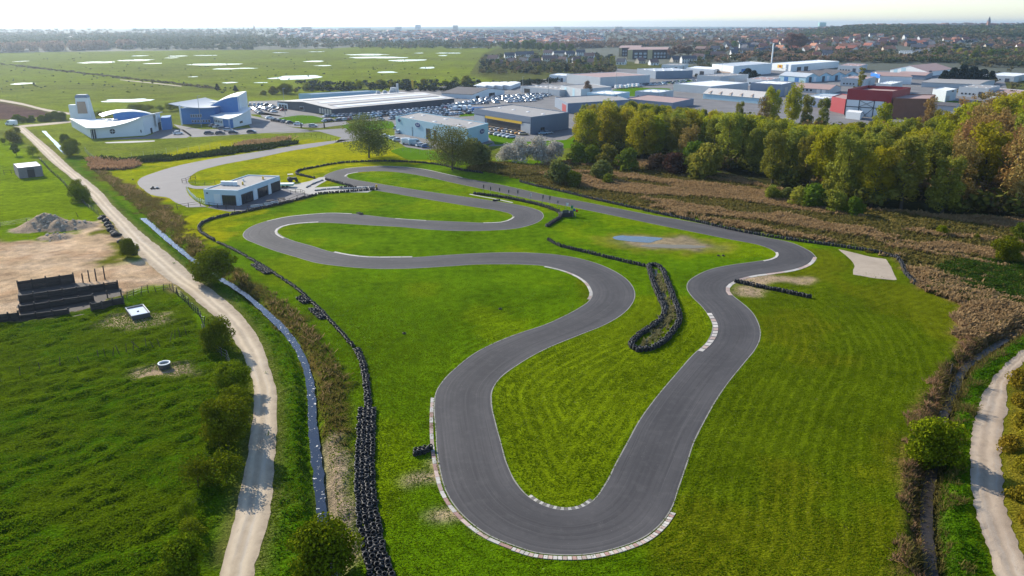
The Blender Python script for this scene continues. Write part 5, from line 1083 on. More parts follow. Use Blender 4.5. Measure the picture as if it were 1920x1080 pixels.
# ================================================================== tyre walls
M_TYRE = paint('black rubber', (.017, .017, .018), .6, .3, 3, spec=.4, rand=.4); M_TYREW = paint('white painted rubber', (.45, .45, .43), .7, .15, 2)
def tyre_data(name, mat, seg=12, R0=.30, r=.10, hh=.10):
    vs = []; prof = [(R0-.12, .0), (R0-.125, hh*1.5), (R0-.09, hh*2.1), (R0-.03, hh*1.8), (R0, hh*.9), (R0-.02, 0)]; k = len(prof)
    for i in range(seg):
        a = 2*pi*i/seg
        for rr_, z in prof: vs.append((cos(a)*rr_, sin(a)*rr_, z))
    fs = [(i*k+j, ((i+1) % seg)*k+j, ((i+1) % seg)*k+j+1, i*k+j+1) for i in range(seg) for j in range(k-1)]
    return meshdata(name, vs, fs, mat, shade=False)
TY = tyre_data('tyre', M_TYRE); TYW = tyre_data('white tyre', M_TYREW)
def tyre_arr(pos, seg=8):
    """joined tyres at pos [(x, y, z, tiltx, tilty)]"""
    base = np.array([v.co[:] for v in TY.vertices]); F = np.array([p.vertices[:] for p in TY.polygons]); n = len(base); V = []; A = []
    for k, (x, y, z, tx, ty) in enumerate(pos):
        b = base.copy(); b[:, 2] += base[:, 0]*tx + base[:, 1]*ty; V.append(b+[x, y, z]); A.append(F+k*n)
    return np.concatenate(V), np.concatenate(A)
def tyre_wall(px, label, rows=1, high=2, individual=0, closed=False, width_px=None, white=False, stagger=True, group=None, sp=.60):
    line = step_line(smooth(Gs(px), 80, closed), sp); nrm = normals(line, False); o = line[0]
    root = empty('tyre_wall', (o[0], o[1], 0), 0, label, 'tyre wall', group); single = []; rest = []
    for i, p in enumerate(line):
        for r_ in range(rows):
            off = (r_-(rows-1)/2)*(.54 if rows > 2 else .36); along = (.29 if (r_ % 2 and stagger) else 0)
            t = line[min(i+1, len(line)-1)]-line[max(i-1, 0)]; t = t/(np.linalg.norm(t)+1e-9); q = p + nrm[i]*off + t*along + rng.normal(size=2)*.06
            for k in range(high if rng.random() > .12 else max(1, high-1)):
                it = (q[0]-o[0], q[1]-o[1], k*.20+.01 + float(zat(q[0], q[1])), rng.normal()*.09*(k+1), rng.normal()*.09*(k+1))
                (single if k == high-1 or (high == 2 and k == 0 and rng.random() < 0) else rest).append(it)
    single.sort(key=lambda s: s[1])
    for s in single[:individual]:
        t = place('tyre', TYW if white else TY, (s[0], s[1], s[2]), rng.uniform(0, 6), root); t.rotation_euler = (s[4], -s[3], rng.uniform(0, 6)); t.scale = (rng.uniform(.86, 1.10),)*3
    left = rest + single[individual:]
    if left:
        V, F = tyre_arr(left); s = place('stacked_tyres', meshdata('stacked_tyres', V, F, TYW if False else (M_TYREW if white and not individual else M_TYRE)), parent=root); tag(s, kind='stuff')
    return root
tyre_wall([(689, 768), (687, 800), (685, 850), (684, 900), (688, 950), (696, 1005), (706, 1050), (722, 1100)], 'wide tyre wall, four tyres across, beside the stream at the bottom', 4, 2, 215)
tyre_wall([(668, 655), (677, 672), (683, 695), (687, 720), (689, 745), (690, 768)], 'narrow tyre wall joining the wide one above the bottom stream', 2, 2, 60)
tyre_wall([(663, 650), (640, 625), (615, 598), (590, 572), (560, 545), (520, 517), (480, 492), (432, 466), (408, 455)], 'long tyre wall following the reed bank from the bush to the gap', 1, 2, 0, sp=.5)
for i, (a, b) in enumerate([((478, 497), (502, 513)), ((563, 558), (574, 568)), ((588, 580), (607, 597))]):
    tyre_wall([a, b], '%s of three tyre heaps bulging from the long tyre wall' % ['uppermost', 'middle', 'lowest'][i], 3, 2, 0)
tyre_wall([(402, 452), (388, 444), (376, 436), (373, 429), (378, 421), (400, 411), (450, 400), (510, 387), (560, 375), (593, 366)], 'curved tyre wall round the grass below the clubhouse terrace', 1, 3, 0, sp=.55)
tyre_wall([(598, 364.5), (640, 361), (706, 356)], 'straight tyre wall along the front of the pit lane', 1, 3, 0)
tyre_wall([(592, 358), (620, 355), (650, 354.5), (700, 351.5)], 'white topped tyre wall along the pit lane exit', 1, 2, 60, white=True)
tyre_wall([(575, 352), (588, 345), (605, 338.5)], 'white topped tyre wall on the slanted pit lane entry', 1, 2, 30, white=True)
tyre_wall([(612, 337.5), (640, 345), (660, 350)], 'short black tyre wall between the pit lane and the hairpin', 1, 3, 0)
tyre_wall([(638, 353.5), (668, 352.5)], 'short black tyre wall closing the pit lane triangle', 1, 3, 0)
tyre_wall([(590, 335), (572, 331), (557, 327), (560, 321), (590, 314.5), (640, 306), (700, 303), (760, 304), (830, 310.5), (862, 319), (905, 325)], 'long thin tyre wall arching behind the far hairpin', 1, 3, 0)
tyre_wall([(889, 364), (930, 369), (985, 379), (1030, 391), (1050, 401), (1050, 409), (1040, 416), (1026, 425)], 'hook shaped tyre wall outside the middle hairpin', 2, 3, 0)
tyre_wall([(1028, 451), (1050, 462), (1100, 474), (1160, 489), (1213, 501)], 'straight tyre wall leading to the tyre island', 1, 3, 0)
tyre_wall([(1216, 501), (1220, 516), (1226, 535), (1237, 560), (1245, 577), (1245, 590), (1237, 603), (1210, 622), (1190, 638), (1183, 650), (1193, 658), (1215, 657), (1240, 645), (1262, 622), (1274, 600), (1272, 588), (1266, 570), (1257, 545), (1248, 522), (1240, 506), (1228, 498), (1218, 499)], 'tyre wall loop enclosing a narrow grass island between the two bends', 2, 3, 280)
tyre_wall([(1380, 529), (1420, 538), (1470, 548), (1514, 558)], 'short straight tyre wall on the grass right of the chicane', 2, 3, 60)
tyre_wall([(975, 341.5), (1000, 348), (1050, 359), (1100, 371), (1200, 393.5), (1300, 415), (1400, 437), (1500, 453), (1600, 467), (1660, 478), (1682, 487), (1692, 500), (1697, 513), (1716, 533)], 'very long tyre wall between the lawn and the reed field', 1, 3, 0)
tyre_wall([(777, 852), (801, 846)], 'small heap of tyres beside the red and white kerb', 2, 3, 12)
tyre_wall([(925, 377), (936, 376)], 'tiny tyre heap between the hook shaped wall and the track', 1, 2, 4); tyre_wall([(671, 400), (676, 402)], 'tiny tyre heap on the grass verge of the middle straight', 2, 2, 4)
for (x, y, lb) in [(938, 580, 'single black tyre on the grass left of the right bend'), (758, 626, 'single black tyre in the big lawn'), (1347, 480, 'left of two small tyres near the puddle'), (1356, 480, 'right of two small tyres near the puddle'), (249, 337, 'single tyre at the edge of the paddock tarmac')]:
    p = V2((x, y)); tag(place('tyre', TY, (p[0], p[1], .02), 1.0), lb, 'tyre')
# grass island water channel
tag(strip('ditch_water', smooth(Gs([(1226, 505), (1232, 530), (1243, 560), (1249, 590), (1232, 615), (1198, 650)]), 40), smooth(Gs([(1232, 505), (1240, 530), (1250, 560), (1257, 590), (1243, 615), (1206, 652)]), 40), .03, M_DITCH, .3))
tufts('rushes', Gs([(1226, 505), (1238, 508), (1255, 550), (1268, 590), (1258, 612), (1230, 640), (1205, 652), (1195, 650), (1230, 615), (1248, 595), (1243, 570), (1230, 530)]), 500, .5, .16, leaf_mat('pale dead grass', (.16, .14, .05), (.30, .27, .13), .3, 0, 0), 31)

# ================================================================== fences
def fence(px, label, sp=2.6, h=1.15, r=.07, wires=3, mat=None, rails=0, jit=.12, tag_post='post', n_smooth=60, wr=.010):
    line = step_line(smooth(Gs(px), n_smooth), sp); o = line[0]; root = empty('fence', (o[0], o[1], 0), 0, label, 'fence'); tops = []
    for i, p in enumerate(line):
        hh = h*random.uniform(.85, 1.15); z = float(zat(p[0], p[1])) if hypot(*p) < 420 else 0; a = (p[0]-o[0], p[1]-o[1], z-.15); b = (a[0]+random.gauss(0, jit)*h, a[1]+random.gauss(0, jit)*h, z+hh)
        mb = MB(); mb.tube(a, b, r, r*.85, 5); mb.build(tag_post, mat or M_POST, root); tops.append((Vector(a), Vector(b)))
    mb = MB()
    for i in range(len(tops)-1):
        for k in range(rails): f = (.55, .95)[k] if rails == 2 else .9; mb.tube(tops[i][0].lerp(tops[i][1], f), tops[i+1][0].lerp(tops[i+1][1], f), .05, n=4)
        for k in range(wires): f = .4+.27*k; mb.tube(tops[i][0].lerp(tops[i][1], f), tops[i+1][0].lerp(tops[i+1][1], f), wr, n=3, cap=False)
    if mb.v: mb.build('rail' if rails else 'wire', (mat or M_POST) if rails else M_METAL, root)
    return root
fence([(238, 562), (255, 557), (280, 552), (303, 548), (320, 544)], 'short post fence along the front of the pale yard', 1.3, 1.4)
fence([(322, 545), (340, 560), (360, 580), (374, 593), (382, 610)], 'dense post fence bordering the white road beside the yard', 1.1, 1.3)
fence([(383, 615), (388, 630), (400, 650), (420, 675), (432, 690)], 'post and wire fence behind the roadside bushes', 2.2, 1.3)
fence([(185, 672), (215, 666), (250, 659), (285, 652), (300, 650)], 'row of leaning stakes across the near pasture', .95, 1.3, .06, 0, None, 0, .22)
fence([(318, 643), (335, 634), (350, 628)], 'few thin crooked stakes beside the round tub field path', 1.0, 1.5, .05, 0, None, 0, .25)
fence([(0, 716), (30, 707), (55, 700), (100, 690), (150, 682)], 'sparse broken fence at the left edge of the near pasture', 2.5, 1.1, .06, 0)
fence([(75, 300), (95, 322), (115, 340), (135, 362), (160, 385), (185, 404)], 'post fence along the left pasture and the white road', 1.6, 1.2)
fence([(0, 426), (30, 421), (110, 414), (147, 407)], 'post and wire fence behind the rubble heaps', 5, 1.3)
fence([(8, 327), (20, 326), (35, 330)], 'low dark rail fence left of the field shelter', 1.8, 1.3, .08, 0, None, 2, .02)
fence([(178, 304), (230, 298), (300, 290), (380, 281), (450, 274), (510, 268)], 'wire mesh fence on grey posts in front of the white hall lawn', 4.2, 1.9, .05, 3, M_METAL, 0, .01)
fence([(160, 285), (178, 304)], 'short return of the wire mesh fence beside the ditch', 3.0, 1.9, .05, 3, M_METAL, 0, .01)
fence([(310, 396), (330, 393), (375, 386), (400, 389), (440, 395)], 'dark rail fence left of the clubhouse', 3.2, 1.3, .09, 0, None, 2, .02)
fence([(440, 396), (480, 393), (530, 383), (572, 371)], 'dark rail fence along the terrace edge', 3.2, 1.2, .07, 0, None, 2, .02)
fence([(352, 357), (358, 366), (370, 376), (383, 382)], 'white post fence curving beside the clubhouse', 1.3, 1.0, .10, 0, M_WHITE, 0, .02)
fence([(342, 343), (355, 339), (367, 336)], 'dark rail fence beside the paddock path', 2.2, 1.3, .08, 0, None, 2, .02)
fence([(350, 344), (375, 346), (400, 347), (425, 345)], 'short stake row along the clubhouse path', 3.0, 1.1, .07, 1)
fence([(545, 364), (560, 362), (572, 366)], 'small dark rail fence at the end of the terrace', 1.6, 1.1, .06, 0, None, 2, .02)
fence([(536, 262), (560, 256), (640, 268)], 'stake fence by the paddock entrance', 4.0, 1.6, .06, 1)
fence([(740, 282), (800, 292), (860, 300)], 'wire mesh fence below the pale blue showroom', 5, 1.8, .05, 3, M_METAL, 0, .01)
fence([(468, 222), (540, 222), (640, 218), (740, 236)], 'mesh fence along the warehouse car parks', 6, 1.8, .05, 2, M_METAL, 0, .01)
fence([(640, 240), (700, 236), (735, 232)], 'mesh fence on the verge right of the black gate', 4, 1.8, .05, 2, M_METAL, 0, .01)
for i, (x, y) in enumerate([(1782, 700), (1780, 735)]):
    p = V2((x, y)); mb = MB(); mb.tube((0, 0, -.3), (.05, .05, 2.2), .10, .09, 6); tag(mb.build('post', M_POST, None, (p[0], p[1], float(zat(*p)))), ['upper', 'lower'][i]+' lone wooden post in the reeds by the right ditch', 'post')
p = V2((384, 632)); mb = MB(); mb.tube((0, 0, -.3), (-.3, .2, 2.0), .09, .08, 6); tag(mb.build('post', M_TAN, None, (p[0], p[1], 0)), 'pale tall gate post at the corner of the pasture fence', 'post')
# gate
p = V2((575, 240)); r = empty('gate', (p[0], p[1], 0), R(5), 'dark metal gate across the yard entrance', 'gate')
for x in (-2.4, 8): mb = MB(); mb.box((x, 0, 1.2), (.5, .5, 2.4)); mb.build('gate_post', M_DARK, r)
for k in range(3): mb = MB(); mb.box((2.8, 0, .5+.6*k), (10, .08, .1)); mb.build('gate_bar', M_STEEL, r)

# ================================================================== yard: timber pen, troughs, rubble
def timber_wall(px0, px1, h, label, skip=(), lean=0.0):
    a, b = V2(px0), V2(px1); L = np.linalg.norm(b-a); d = (b-a)/L; n = np.array([-d[1], d[0]]); rz = atan2(d[1], d[0]); k = max(3, int(L/2.1)); root = empty('timber_wall', (a[0], a[1], 0), 0, label, 'wall', 'dark timber walls of the silage pen')
    for i in range(k):
        if i in skip: continue
        u = (i+.5)/k*L; np_ = 6
        for j in range(np_):
            hh = h/np_; mb = MB(); c = d*u + n*random.gauss(0, .03); mb.box((c[0], c[1], hh*(j+.5)), (L/k*random.uniform(.93, 1.0), .14, hh*.9), rz + random.gauss(0, .012)); mb.build('plank', M_WOOD, root)
    for i in range(k+1):
        c = d*(i/k*L) - n*.16; mb = MB(); mb.box((c[0], c[1], h*.5+random.uniform(.05, .2)), (.22, .22, h+random.uniform(.1, .45)), rz); mb.build('post', M_WOOD, root)
    return root
timber_wall((36, 545), (140, 530), hgt(545, 528), 'rearmost dark timber wall of the pen beside the pale yard')
timber_wall((38, 568), (222, 541), hgt(568, 554), 'second dark timber wall of the pen, the longest one')
timber_wall((38, 586), (228, 556), hgt(586, 574), 'third dark timber wall of the pen, gap at its middle', (5, 6))
timber_wall((38, 602), (130, 590), hgt(602, 591), 'front left dark timber wall of the pen'); timber_wall((172, 584), (232, 571), hgt(584, 570), 'front right dark timber wall of the pen')
timber_wall((-20, 608), (38, 602), 1.5, 'low dark timber wall running out of the picture on the left')
sheet('mud', Gs([(33, 545), (145, 530), (225, 540), (235, 572), (130, 596), (36, 606)]), .03, paint('dark mud', (.060, .045, .035), .9, .3, .5), jitter=.5)
for (x, y, h) in [(156, 530, 1.8), (168, 528, 2.2), (181, 527, 2.4), (197, 524, 2.6)]:
    p = V2((x, y)); mb = MB(); mb.tube((0, 0, -.1), (.05, 0, h), .12, .11, 6); tag(mb.build('post', M_WOOD, None, (p[0], p[1], 0)), 'dark upright post standing behind the timber pen', 'post', 'posts behind the timber pen')
def trough():
    q = [np.array(G(*t, .8)) for t in ((235, 577), (268, 570.5), (281, 586), (247, 593))]; o = q[0]; root = empty('water_trough', (o[0], o[1], 0), 0, 'black rectangular water trough in the pasture with bright water', 'trough'); cen = sum(q)/4; mb = MB()
    inn = [p+(cen-p)*.10 for p in q]
    for i in range(4):
        j = (i+1) % 4; L3 = lambda p, z: (p[0]-o[0], p[1]-o[1], z)
        mb.poly([L3(q[i], -.1), L3(q[j], -.1), L3(q[j], .8), L3(q[i], .8)]); mb.poly([L3(q[i], .8), L3(q[j], .8), L3(inn[j], .8), L3(inn[i], .8)]); mb.poly([L3(inn[i], .8), L3(inn[j], .8), L3(inn[j], .2), L3(inn[i], .2)])
    mb.build('basin', M_STEEL, root); mb = MB(); mb.poly([(p[0]-o[0], p[1]-o[1], .62) for p in inn]); mb.build('water', paint('milky water', (.50, .54, .58), .1, .06, .4), root)  # white bottom and reflected sky are put into the water colour
    mb = MB(); c = cen-o; mb.box((c[0]+.1, c[1]-.1, .66), (.34, .34, .16), .3, taper=.8); mb.build('float', M_DARK, root)
    for s in range(4): a_, b_ = q[s]-o, q[(s+1) % 4]-o; mb = MB(); mb.tube((*a_, .82), (*b_, .82), .05, n=5); mb.build('rim', M_PALECL, root)
trough()
p = V2((309, 690)); root = empty('water_tub', (p[0], p[1], 0), 0, 'round dark water tub with a white rim in the near pasture', 'tub'); mb = MB(); k = 18; ring = lambda r, z: [(r*cos(2*pi*i/k), r*sin(2*pi*i/k), z) for i in range(k)]
mb.grid(ring(.72, -.1)+ring(.80, .75), [(i, (i+1) % k, k+(i+1) % k, k+i) for i in range(k)]); mb.build('tub_wall', M_STEEL, root); mb = MB(); mb.grid(ring(.82, .72)+ring(.82, .82)+ring(.66, .82)+ring(.66, .5), [(a*k+i, a*k+(i+1) % k, (a+1)*k+(i+1) % k, (a+1)*k+i) for a in range(3) for i in range(k)]); mb.build('rim', M_WHITE, root)
mb = MB(); mb.poly(ring(.67, .60)); mb.build('water', M_POND, root)
def rock_data(seed, mat):
    g = np.random.default_rng(seed); bm = bmesh.new(); bmesh.ops.create_icosphere(bm, subdivisions=2, radius=1)
    for v in bm.verts: v.co *= .75 + .5*float(vnoise(np.array([v.co.x*1.3+seed*9]), np.array([v.co.y*1.3+v.co.z*2]))[0]); v.co.z *= .65
    me = bpy.data.meshes.new('boulder'); bm.to_mesh(me); bm.free(); me.materials.append(mat); return me
RK = [rock_data(i, paint('black rubble', (.022, .021, .021), .8, .4, 2)) for i in range(3)]; RKG = [rock_data(i+5, paint('pale rubble', (.36, .31, .25), .9, .25, 1.5)) for i in range(3)]
for i, (x, y) in enumerate([(192, 410), (198, 415), (202, 422), (206, 427), (208, 433), (213, 438), (217, 442)]): p = V2((x, y)); tag(place('boulder', RK[i % 3], (p[0], p[1], .25), random.uniform(0, 6), scale=random.uniform(.8, 1.15)), 'black boulder in the upper row beside the yard entrance', 'boulder', 'upper row of black boulders')
for i, (x, y) in enumerate([(226, 455), (234, 464), (240, 468), (246, 472), (250, 477), (252, 468)]): p = V2((x, y)); tag(place('boulder', RK[i % 3], (p[0], p[1], .25), random.uniform(0, 6), scale=random.uniform(.75, 1.15)), 'black boulder in the lower row beside the yard entrance', 'boulder', 'lower row of black boulders')
RB = np.array([(0, 0)]); mbV = []; mbF = []
base = np.array([v.co[:] for v in RKG[0].vertices]); bf = np.array([p_.vertices[:] for p_ in RKG[0].polygons]); g = np.random.default_rng(5); cnt = 0
for (c, rad) in [((88, 424), 4.6), ((112, 428), 3.8), ((140, 424), 4.0), ((105, 446), 3.0)]:
    X, Y = G(*c)
    for _ in range(22):
        a, r_ = g.uniform(0, 2*pi), rad*sqrt(g.random()); x, y = X+1.25*r_*cos(a), Y+r_*sin(a); s = g.uniform(.10, .38); mbV.append(base*s+[x, y, float(zat(x, y))+s*.1]); mbF.append(bf+cnt*len(base)); cnt += 1
tag(place('rubble', meshdata('rubble', np.concatenate(mbV), np.concatenate(mbF), RKG[0].materials[0])), kind='stuff')

# ================================================================== vehicles
CAR_COL = {'white': (.72, .73, .74), 'silver': (.42, .45, .48), 'grey': (.14, .15, .165), 'black': (.016, .017, .020), 'blue': (.045, .10, .24), 'pale blue': (.32, .44, .52), 'red': (.30, .02, .02), 'cream': (.62, .46, .24), 'orange': (.62, .28, .05)}
CAR_M = {}
for k, c in CAR_COL.items():
    m, nt, b = new_mat(k+' car paint'); b.inputs['Base Color'].default_value = (*c, 1); b.inputs['Roughness'].default_value = .32; b.inputs['Metallic'].default_value = .25 if k in ('silver', 'grey', 'pale blue') else .0; b.inputs['Coat Weight'].default_value = .5; CAR_M[k] = m
def loft(mb, secs, m=0, caps=True):
    """secs: list of closed rings with equal counts"""
    n = len(secs[0]); b = len(mb.v)
    for s in secs: mb.v += [tuple(p) for p in s]
    for i in range(len(secs)-1):
        for j in range(n): mb.f.append((b+i*n+j, b+i*n+(j+1) % n, b+(i+1)*n+(j+1) % n, b+(i+1)*n+j)); mb.m.append(m)
    if caps: mb.f.append(tuple(b+j for j in range(n))[::-1]); mb.m.append(m); mb.f.append(tuple(b+(len(secs)-1)*n+j for j in range(n))); mb.m.append(m)
def car_parts(kind):
    W = {'car': .88, 'van': .98, 'caravan': 1.05}[kind]; body = MB(); glass = MB(); wheel = MB()
    def sec(x, w, z0, z1): return [(x, -w*.96, z0), (x, w*.96, z0), (x, w, z0+(z1-z0)*.55), (x, w*.88, z1), (x, -w*.88, z1), (x, -w, z0+(z1-z0)*.55)]
    if kind == 'car':
        loft(body, [sec(x, W*w, .26, z) for x, w, z in ((-2.1, .86, .70), (-1.95, .97, .88), (-1.2, 1, .95), (0, 1, .92), (.9, 1, .90), (1.75, .95, .76), (2.08, .82, .62))])
        roof = [(-1.35, .60, 1.40), (-.2, .64, 1.47), (.45, .62, 1.42)]
        loft(body, [[(x, -w, z-.04), (x, w, z-.04), (x, w*.9, z), (x, -w*.9, z)] for x, w, z in roof])
        loft(glass, [[(x0, -w0, z0), (x0, w0, z0), (x1, w1, z1), (x1, -w1, z1)] for x0, w0, z0, x1, w1, z1 in ((-1.95, .70, .87, -1.36, .58, 1.38), (-.9, .80, .93, -.9, .64, 1.42), (.2, .80, .91, .2, .63, 1.42), (1.15, .74, .88, .47, .60, 1.39))])
        wx = (-1.32, 1.32); wr = .32
    elif kind == 'van':
        loft(body, [sec(x, W*w, .32, z) for x, w, z in ((-2.5, .96, 2.25), (-2.4, 1, 2.35), (.9, 1, 2.35), (1.5, .96, 2.0), (1.85, .95, 1.30), (2.5, .90, 1.05))])
        loft(glass, [[(1.02, -.80, 2.12), (1.02, .80, 2.12), (1.0, .84, 2.2), (1.0, -.84, 2.2)], [(1.92, -.84, 1.30), (1.92, .84, 1.30), (1.6, .82, 2.0), (1.6, -.82, 2.0)]]); 
        for s in (-1, 1): glass.box((.95, s*.965, 1.62), (1.0, .05, .55))
        wx = (-1.6, 1.6); wr = .36
    else:
        loft(body, [sec(x, W*w, .45, z) for x, w, z in ((-2.7, .90, 1.6), (-2.4, 1, 2.45), (1.9, 1, 2.5), (2.6, .96, 1.9), (2.8, .9, 1.1))]); body.box((3.3, 0, .5), (1.3, .12, .12))
        for s in (-1, 1): glass.box((-.9, s*1.04, 1.75), (1.0, .05, .6)); glass.box((1.1, s*1.04, 1.75), (.9, .05, .6))
        glass.box((2.33, 0, 2.05), (.4, 1.4, .35)); wx = (-.3, .35); wr = .32
    def wh(x, s):
        w = MB(); w.tube((x, s*W*.80, wr), (x, s*W*1.01, wr), wr, wr, 10); w.tube((x, s*W*1.0, wr), (x, s*W*1.03, wr), wr*.55, wr*.5, 8, 1); return w
    return body, glass, [wh(x, s) for x in wx for s in (-1, 1)]
CARS = {}
for kind in ('car', 'van', 'caravan'):
    body, glass, whs = car_parts(kind)
    gm = meshdata(kind+' windows', glass.v, glass.f, M_GLASS); wm = [meshdata(kind+' wheel', w.v, w.f, [M_TYRE, M_METAL], w.m) for w in whs]
    for c in CAR_COL:
        bm_ = meshdata(c+' '+kind+' body', body.v, body.f, CAR_M[c]); one = MB(); one.grid(body.v, body.f, 0); one.grid(glass.v, glass.f, 1)
        for w in whs: one.grid(w.v, w.f, 2)
        CARS[kind, c] = (bm_, gm, wm, meshdata(c+' '+kind, one.v, one.f, [CAR_M[c], M_GLASS, M_TYRE], one.m))
NCAR = 0
def car(x, y, rz, color, label, group=None, kind='car', parts=True):
    global NCAR; NCAR += 1
    b, g_, w, one = CARS[kind, color]; name = {'car': 'parked_car', 'van': 'parked_van', 'caravan': 'caravan'}[kind]
    if not parts: o = place(name, one, (x, y, .06), rz); return tag(o, label, kind, group)
    r = empty(name, (x, y, .06), rz, label, kind, group); place('body', b, parent=r); place('windows', g_, parent=r)
    for m in w: place('wheel', m, parent=r)
    return r
def cpick(pal): return random.choices(list(pal), list(pal.values()))[0]
MIX = {'white': 5, 'silver': 4, 'grey': 3, 'black': 3, 'blue': 1.2, 'pale blue': 2.5, 'red': .6}; PALE = {'white': 5, 'silver': 5, 'pale blue': 3, 'grey': 2}
def row(p0, p1, n, where, head=None, pal=MIX, kind='car', parts=False, jit=.25, skip=0.0):
    a, b = V2(p0), V2(p1); d = b-a; rz0 = atan2(d[1], d[0]) + pi/2 if head is None else head
    for i in range(n):
        if random.random() < skip: continue
        q = a + d*(i/(max(1, n-1))) + rng.normal(size=2)*jit; c = cpick(pal)
        car(q[0], q[1], rz0 + random.gauss(0, .04) + (pi if random.random() < .3 else 0), c, '%s %s parked %s' % (c, kind, where), '%s %ss %s' % (c, kind, where), kind, parts)
for x, y, c, rz, lb in [(392, 252, 'black', .3, 'black car, leftmost of the three by the lawn of the white hall'), (413, 252, 'black', .3, 'black car in the middle of the three by the lawn'), (438, 251, 'black', .2, 'black car, third from the left by the lawn'), (472, 249.5, 'black', .1, 'black car alone at the lawn corner, right of the three'),
     (399, 238, 'grey', 1.2, 'grey car at the foot of the blue offices'), (407, 240, 'silver', 1.2, 'silver car beside the grey one at the blue offices'), (418, 243, 'grey', .2, 'grey car in the shadow of the white roofed wing'), (428, 245.5, 'silver', .15, 'silver car in front of the white roofed wing'),
     (506, 223, 'white', .6, 'white car at the top of the curved row by the lawn'), (515, 227, 'black', 1.2, 'black car second in the curved row by the lawn'), (524, 228.5, 'black', 1.2, 'black car third in the curved row by the lawn'), (533, 230, 'grey', 1.1, 'grey car fourth in the curved row by the lawn'), (543, 232, 'black', .9, 'dark car fifth in the curved row by the lawn'),
     (559, 234.5, 'white', .2, 'white car at the lower end of the curved row'), (587, 238, 'silver', .2, 'silver car standing behind the dark gate'), (334, 252, 'white', .5, 'white low car in the yard between the two white roofs')]:
    p = V2((x, y)); car(p[0], p[1], rz, c, lb)
p = V2((22, 235)); car(p[0], p[1], R(178), 'white', 'white van driving at the top of the white road', None, 'van')
row((474, 204), (490, 214), 6, 'in the first row left of the dark warehouse', R(50), parts=True); row((486, 202), (514, 211), 6, 'in the second row left of the dark warehouse', R(50), parts=True); row((500, 199), (532, 208), 5, 'in the third row left of the dark warehouse', R(50)); row((470, 198), (500, 197), 5, 'at the far edge of the lot left of the dark warehouse')
row((610, 220), (700, 216), 12, 'in the front row before the dark warehouse', R(60), parts=True); row((612, 229), (690, 222), 10, 'in the second row before the dark warehouse', R(60), parts=True)
row((690, 222), (760, 212), 9, 'in the middle lot before the dark warehouse', R(60)); row((700, 214), (850, 202), 20, 'along the wall of the dark warehouse', R(65)); row((715, 226), (880, 209), 20, 'in the middle rows right of the dark warehouse', R(60), skip=.1)
row((760, 222), (890, 213), 15, 'in the lower rows right of the dark warehouse', R(60), skip=.12); row((735, 217), (870, 205), 16, 'in the upper rows right of the dark warehouse', R(60), PALE)
row((832, 200), (880, 196), 6, 'on the forecourt right of the dark warehouse', R(70), {'white': 1, 'pale blue': 1, 'silver': 1}); row((855, 207), (882, 205), 4, 'beside the blue skip', R(80), {'white': 1}, 'van')
for i, (x, y) in enumerate([(744, 242), (752, 239), (756, 246), (762, 241), (748, 250)]): p = V2((x, y)); c = ['silver', 'red', 'black', 'blue', 'white'][i]; car(p[0], p[1], R(70), c, c+' car at the left end of the pale blue showroom')
for i, (x, y, k) in enumerate([(738, 262, 'car'), (746, 265, 'car'), (764, 270, 'van'), (778, 272, 'van'), (790, 275, 'car'), (800, 277, 'car'), (723, 258, 'car')]): p = V2((x, y)); c = ['white', 'silver', 'white', 'pale blue', 'white', 'blue', 'white'][i]; car(p[0], p[1], R(15), c, '%s %s, %s from the left, before the pale blue showroom' % (c, k, ['second', 'third', 'fourth', 'fifth', 'sixth', 'last', 'first'][i]), None, k)
row((920, 243), (982, 253), 9, 'in the upper row before the yellow banded garage', R(15), {'cream': 4, 'orange': 2, 'white': 1}, parts=True, jit=.1); row((918, 251), (958, 259), 6, 'in the lower row before the yellow banded garage', R(15), {'cream': 4, 'white': 2}, parts=True, jit=.1)
for x, y, c, lb in [(1018, 252, 'pale blue', 'pale blue car beside the end wall of the yellow banded garage'), (1028, 251, 'silver', 'silver car by the end wall of the yellow banded garage')]: p = V2((x, y)); car(p[0], p[1], .3, c, lb)
for k in range(8): row((850+k*11, 198-k*2.2), (1000+k*6, 190-k*2.0), 14, 'in the packed compound, row %s from the garage' % ['one', 'two', 'three', 'four', 'five', 'six', 'seven', 'eight'][k], R(35), PALE, skip=.18)
row((1170, 164), (1285, 156), 15, 'in the rows near the blue grey hall', R(30), MIX, skip=.1); row((1200, 160), (1290, 152), 14, 'in the rear rows near the blue grey hall', R(30), MIX, skip=.1)
row((1300, 152), (1400, 147), 14, 'before the tall white store', R(40), MIX, skip=.1); row((1405, 150), (1440, 158), 6, 'before the supermarket', R(40), PALE)
for i, (x, y) in enumerate([(1156, 166), (1164, 165.5), (1173, 166), (1179, 164), (1187, 163.5), (1195, 163)]): p = V2((x, y)); car(p[0], p[1], R(100), 'white', 'white caravan, %s from the left, on the grass of the trading estate' % ['first', 'second', 'third', 'fourth', 'fifth', 'sixth'][i], 'white caravans on the grass', 'caravan')
for i, (x, y, c) in enumerate([(1205, 178, 'silver'), (1217, 177, 'black'), (1245, 174, 'silver'), (1150, 176, 'white'), (1158, 178, 'silver')]): p = V2((x, y)); car(p[0], p[1], .2, c, '%s car parked by the grass below the caravans, %s from the left' % (c, ['third', 'fourth', 'last', 'first', 'second'][i]))
p = V2((896, 208)); mb = MB(); mb.box((0, 0, 1.0), (7, 2.4, 2.0), .2, taper=.9); e = mb.build('skip', M_BLUE, None, (p[0], p[1], .05)); tag(e, 'bright blue skip between the parked cars and the garage', 'skip')

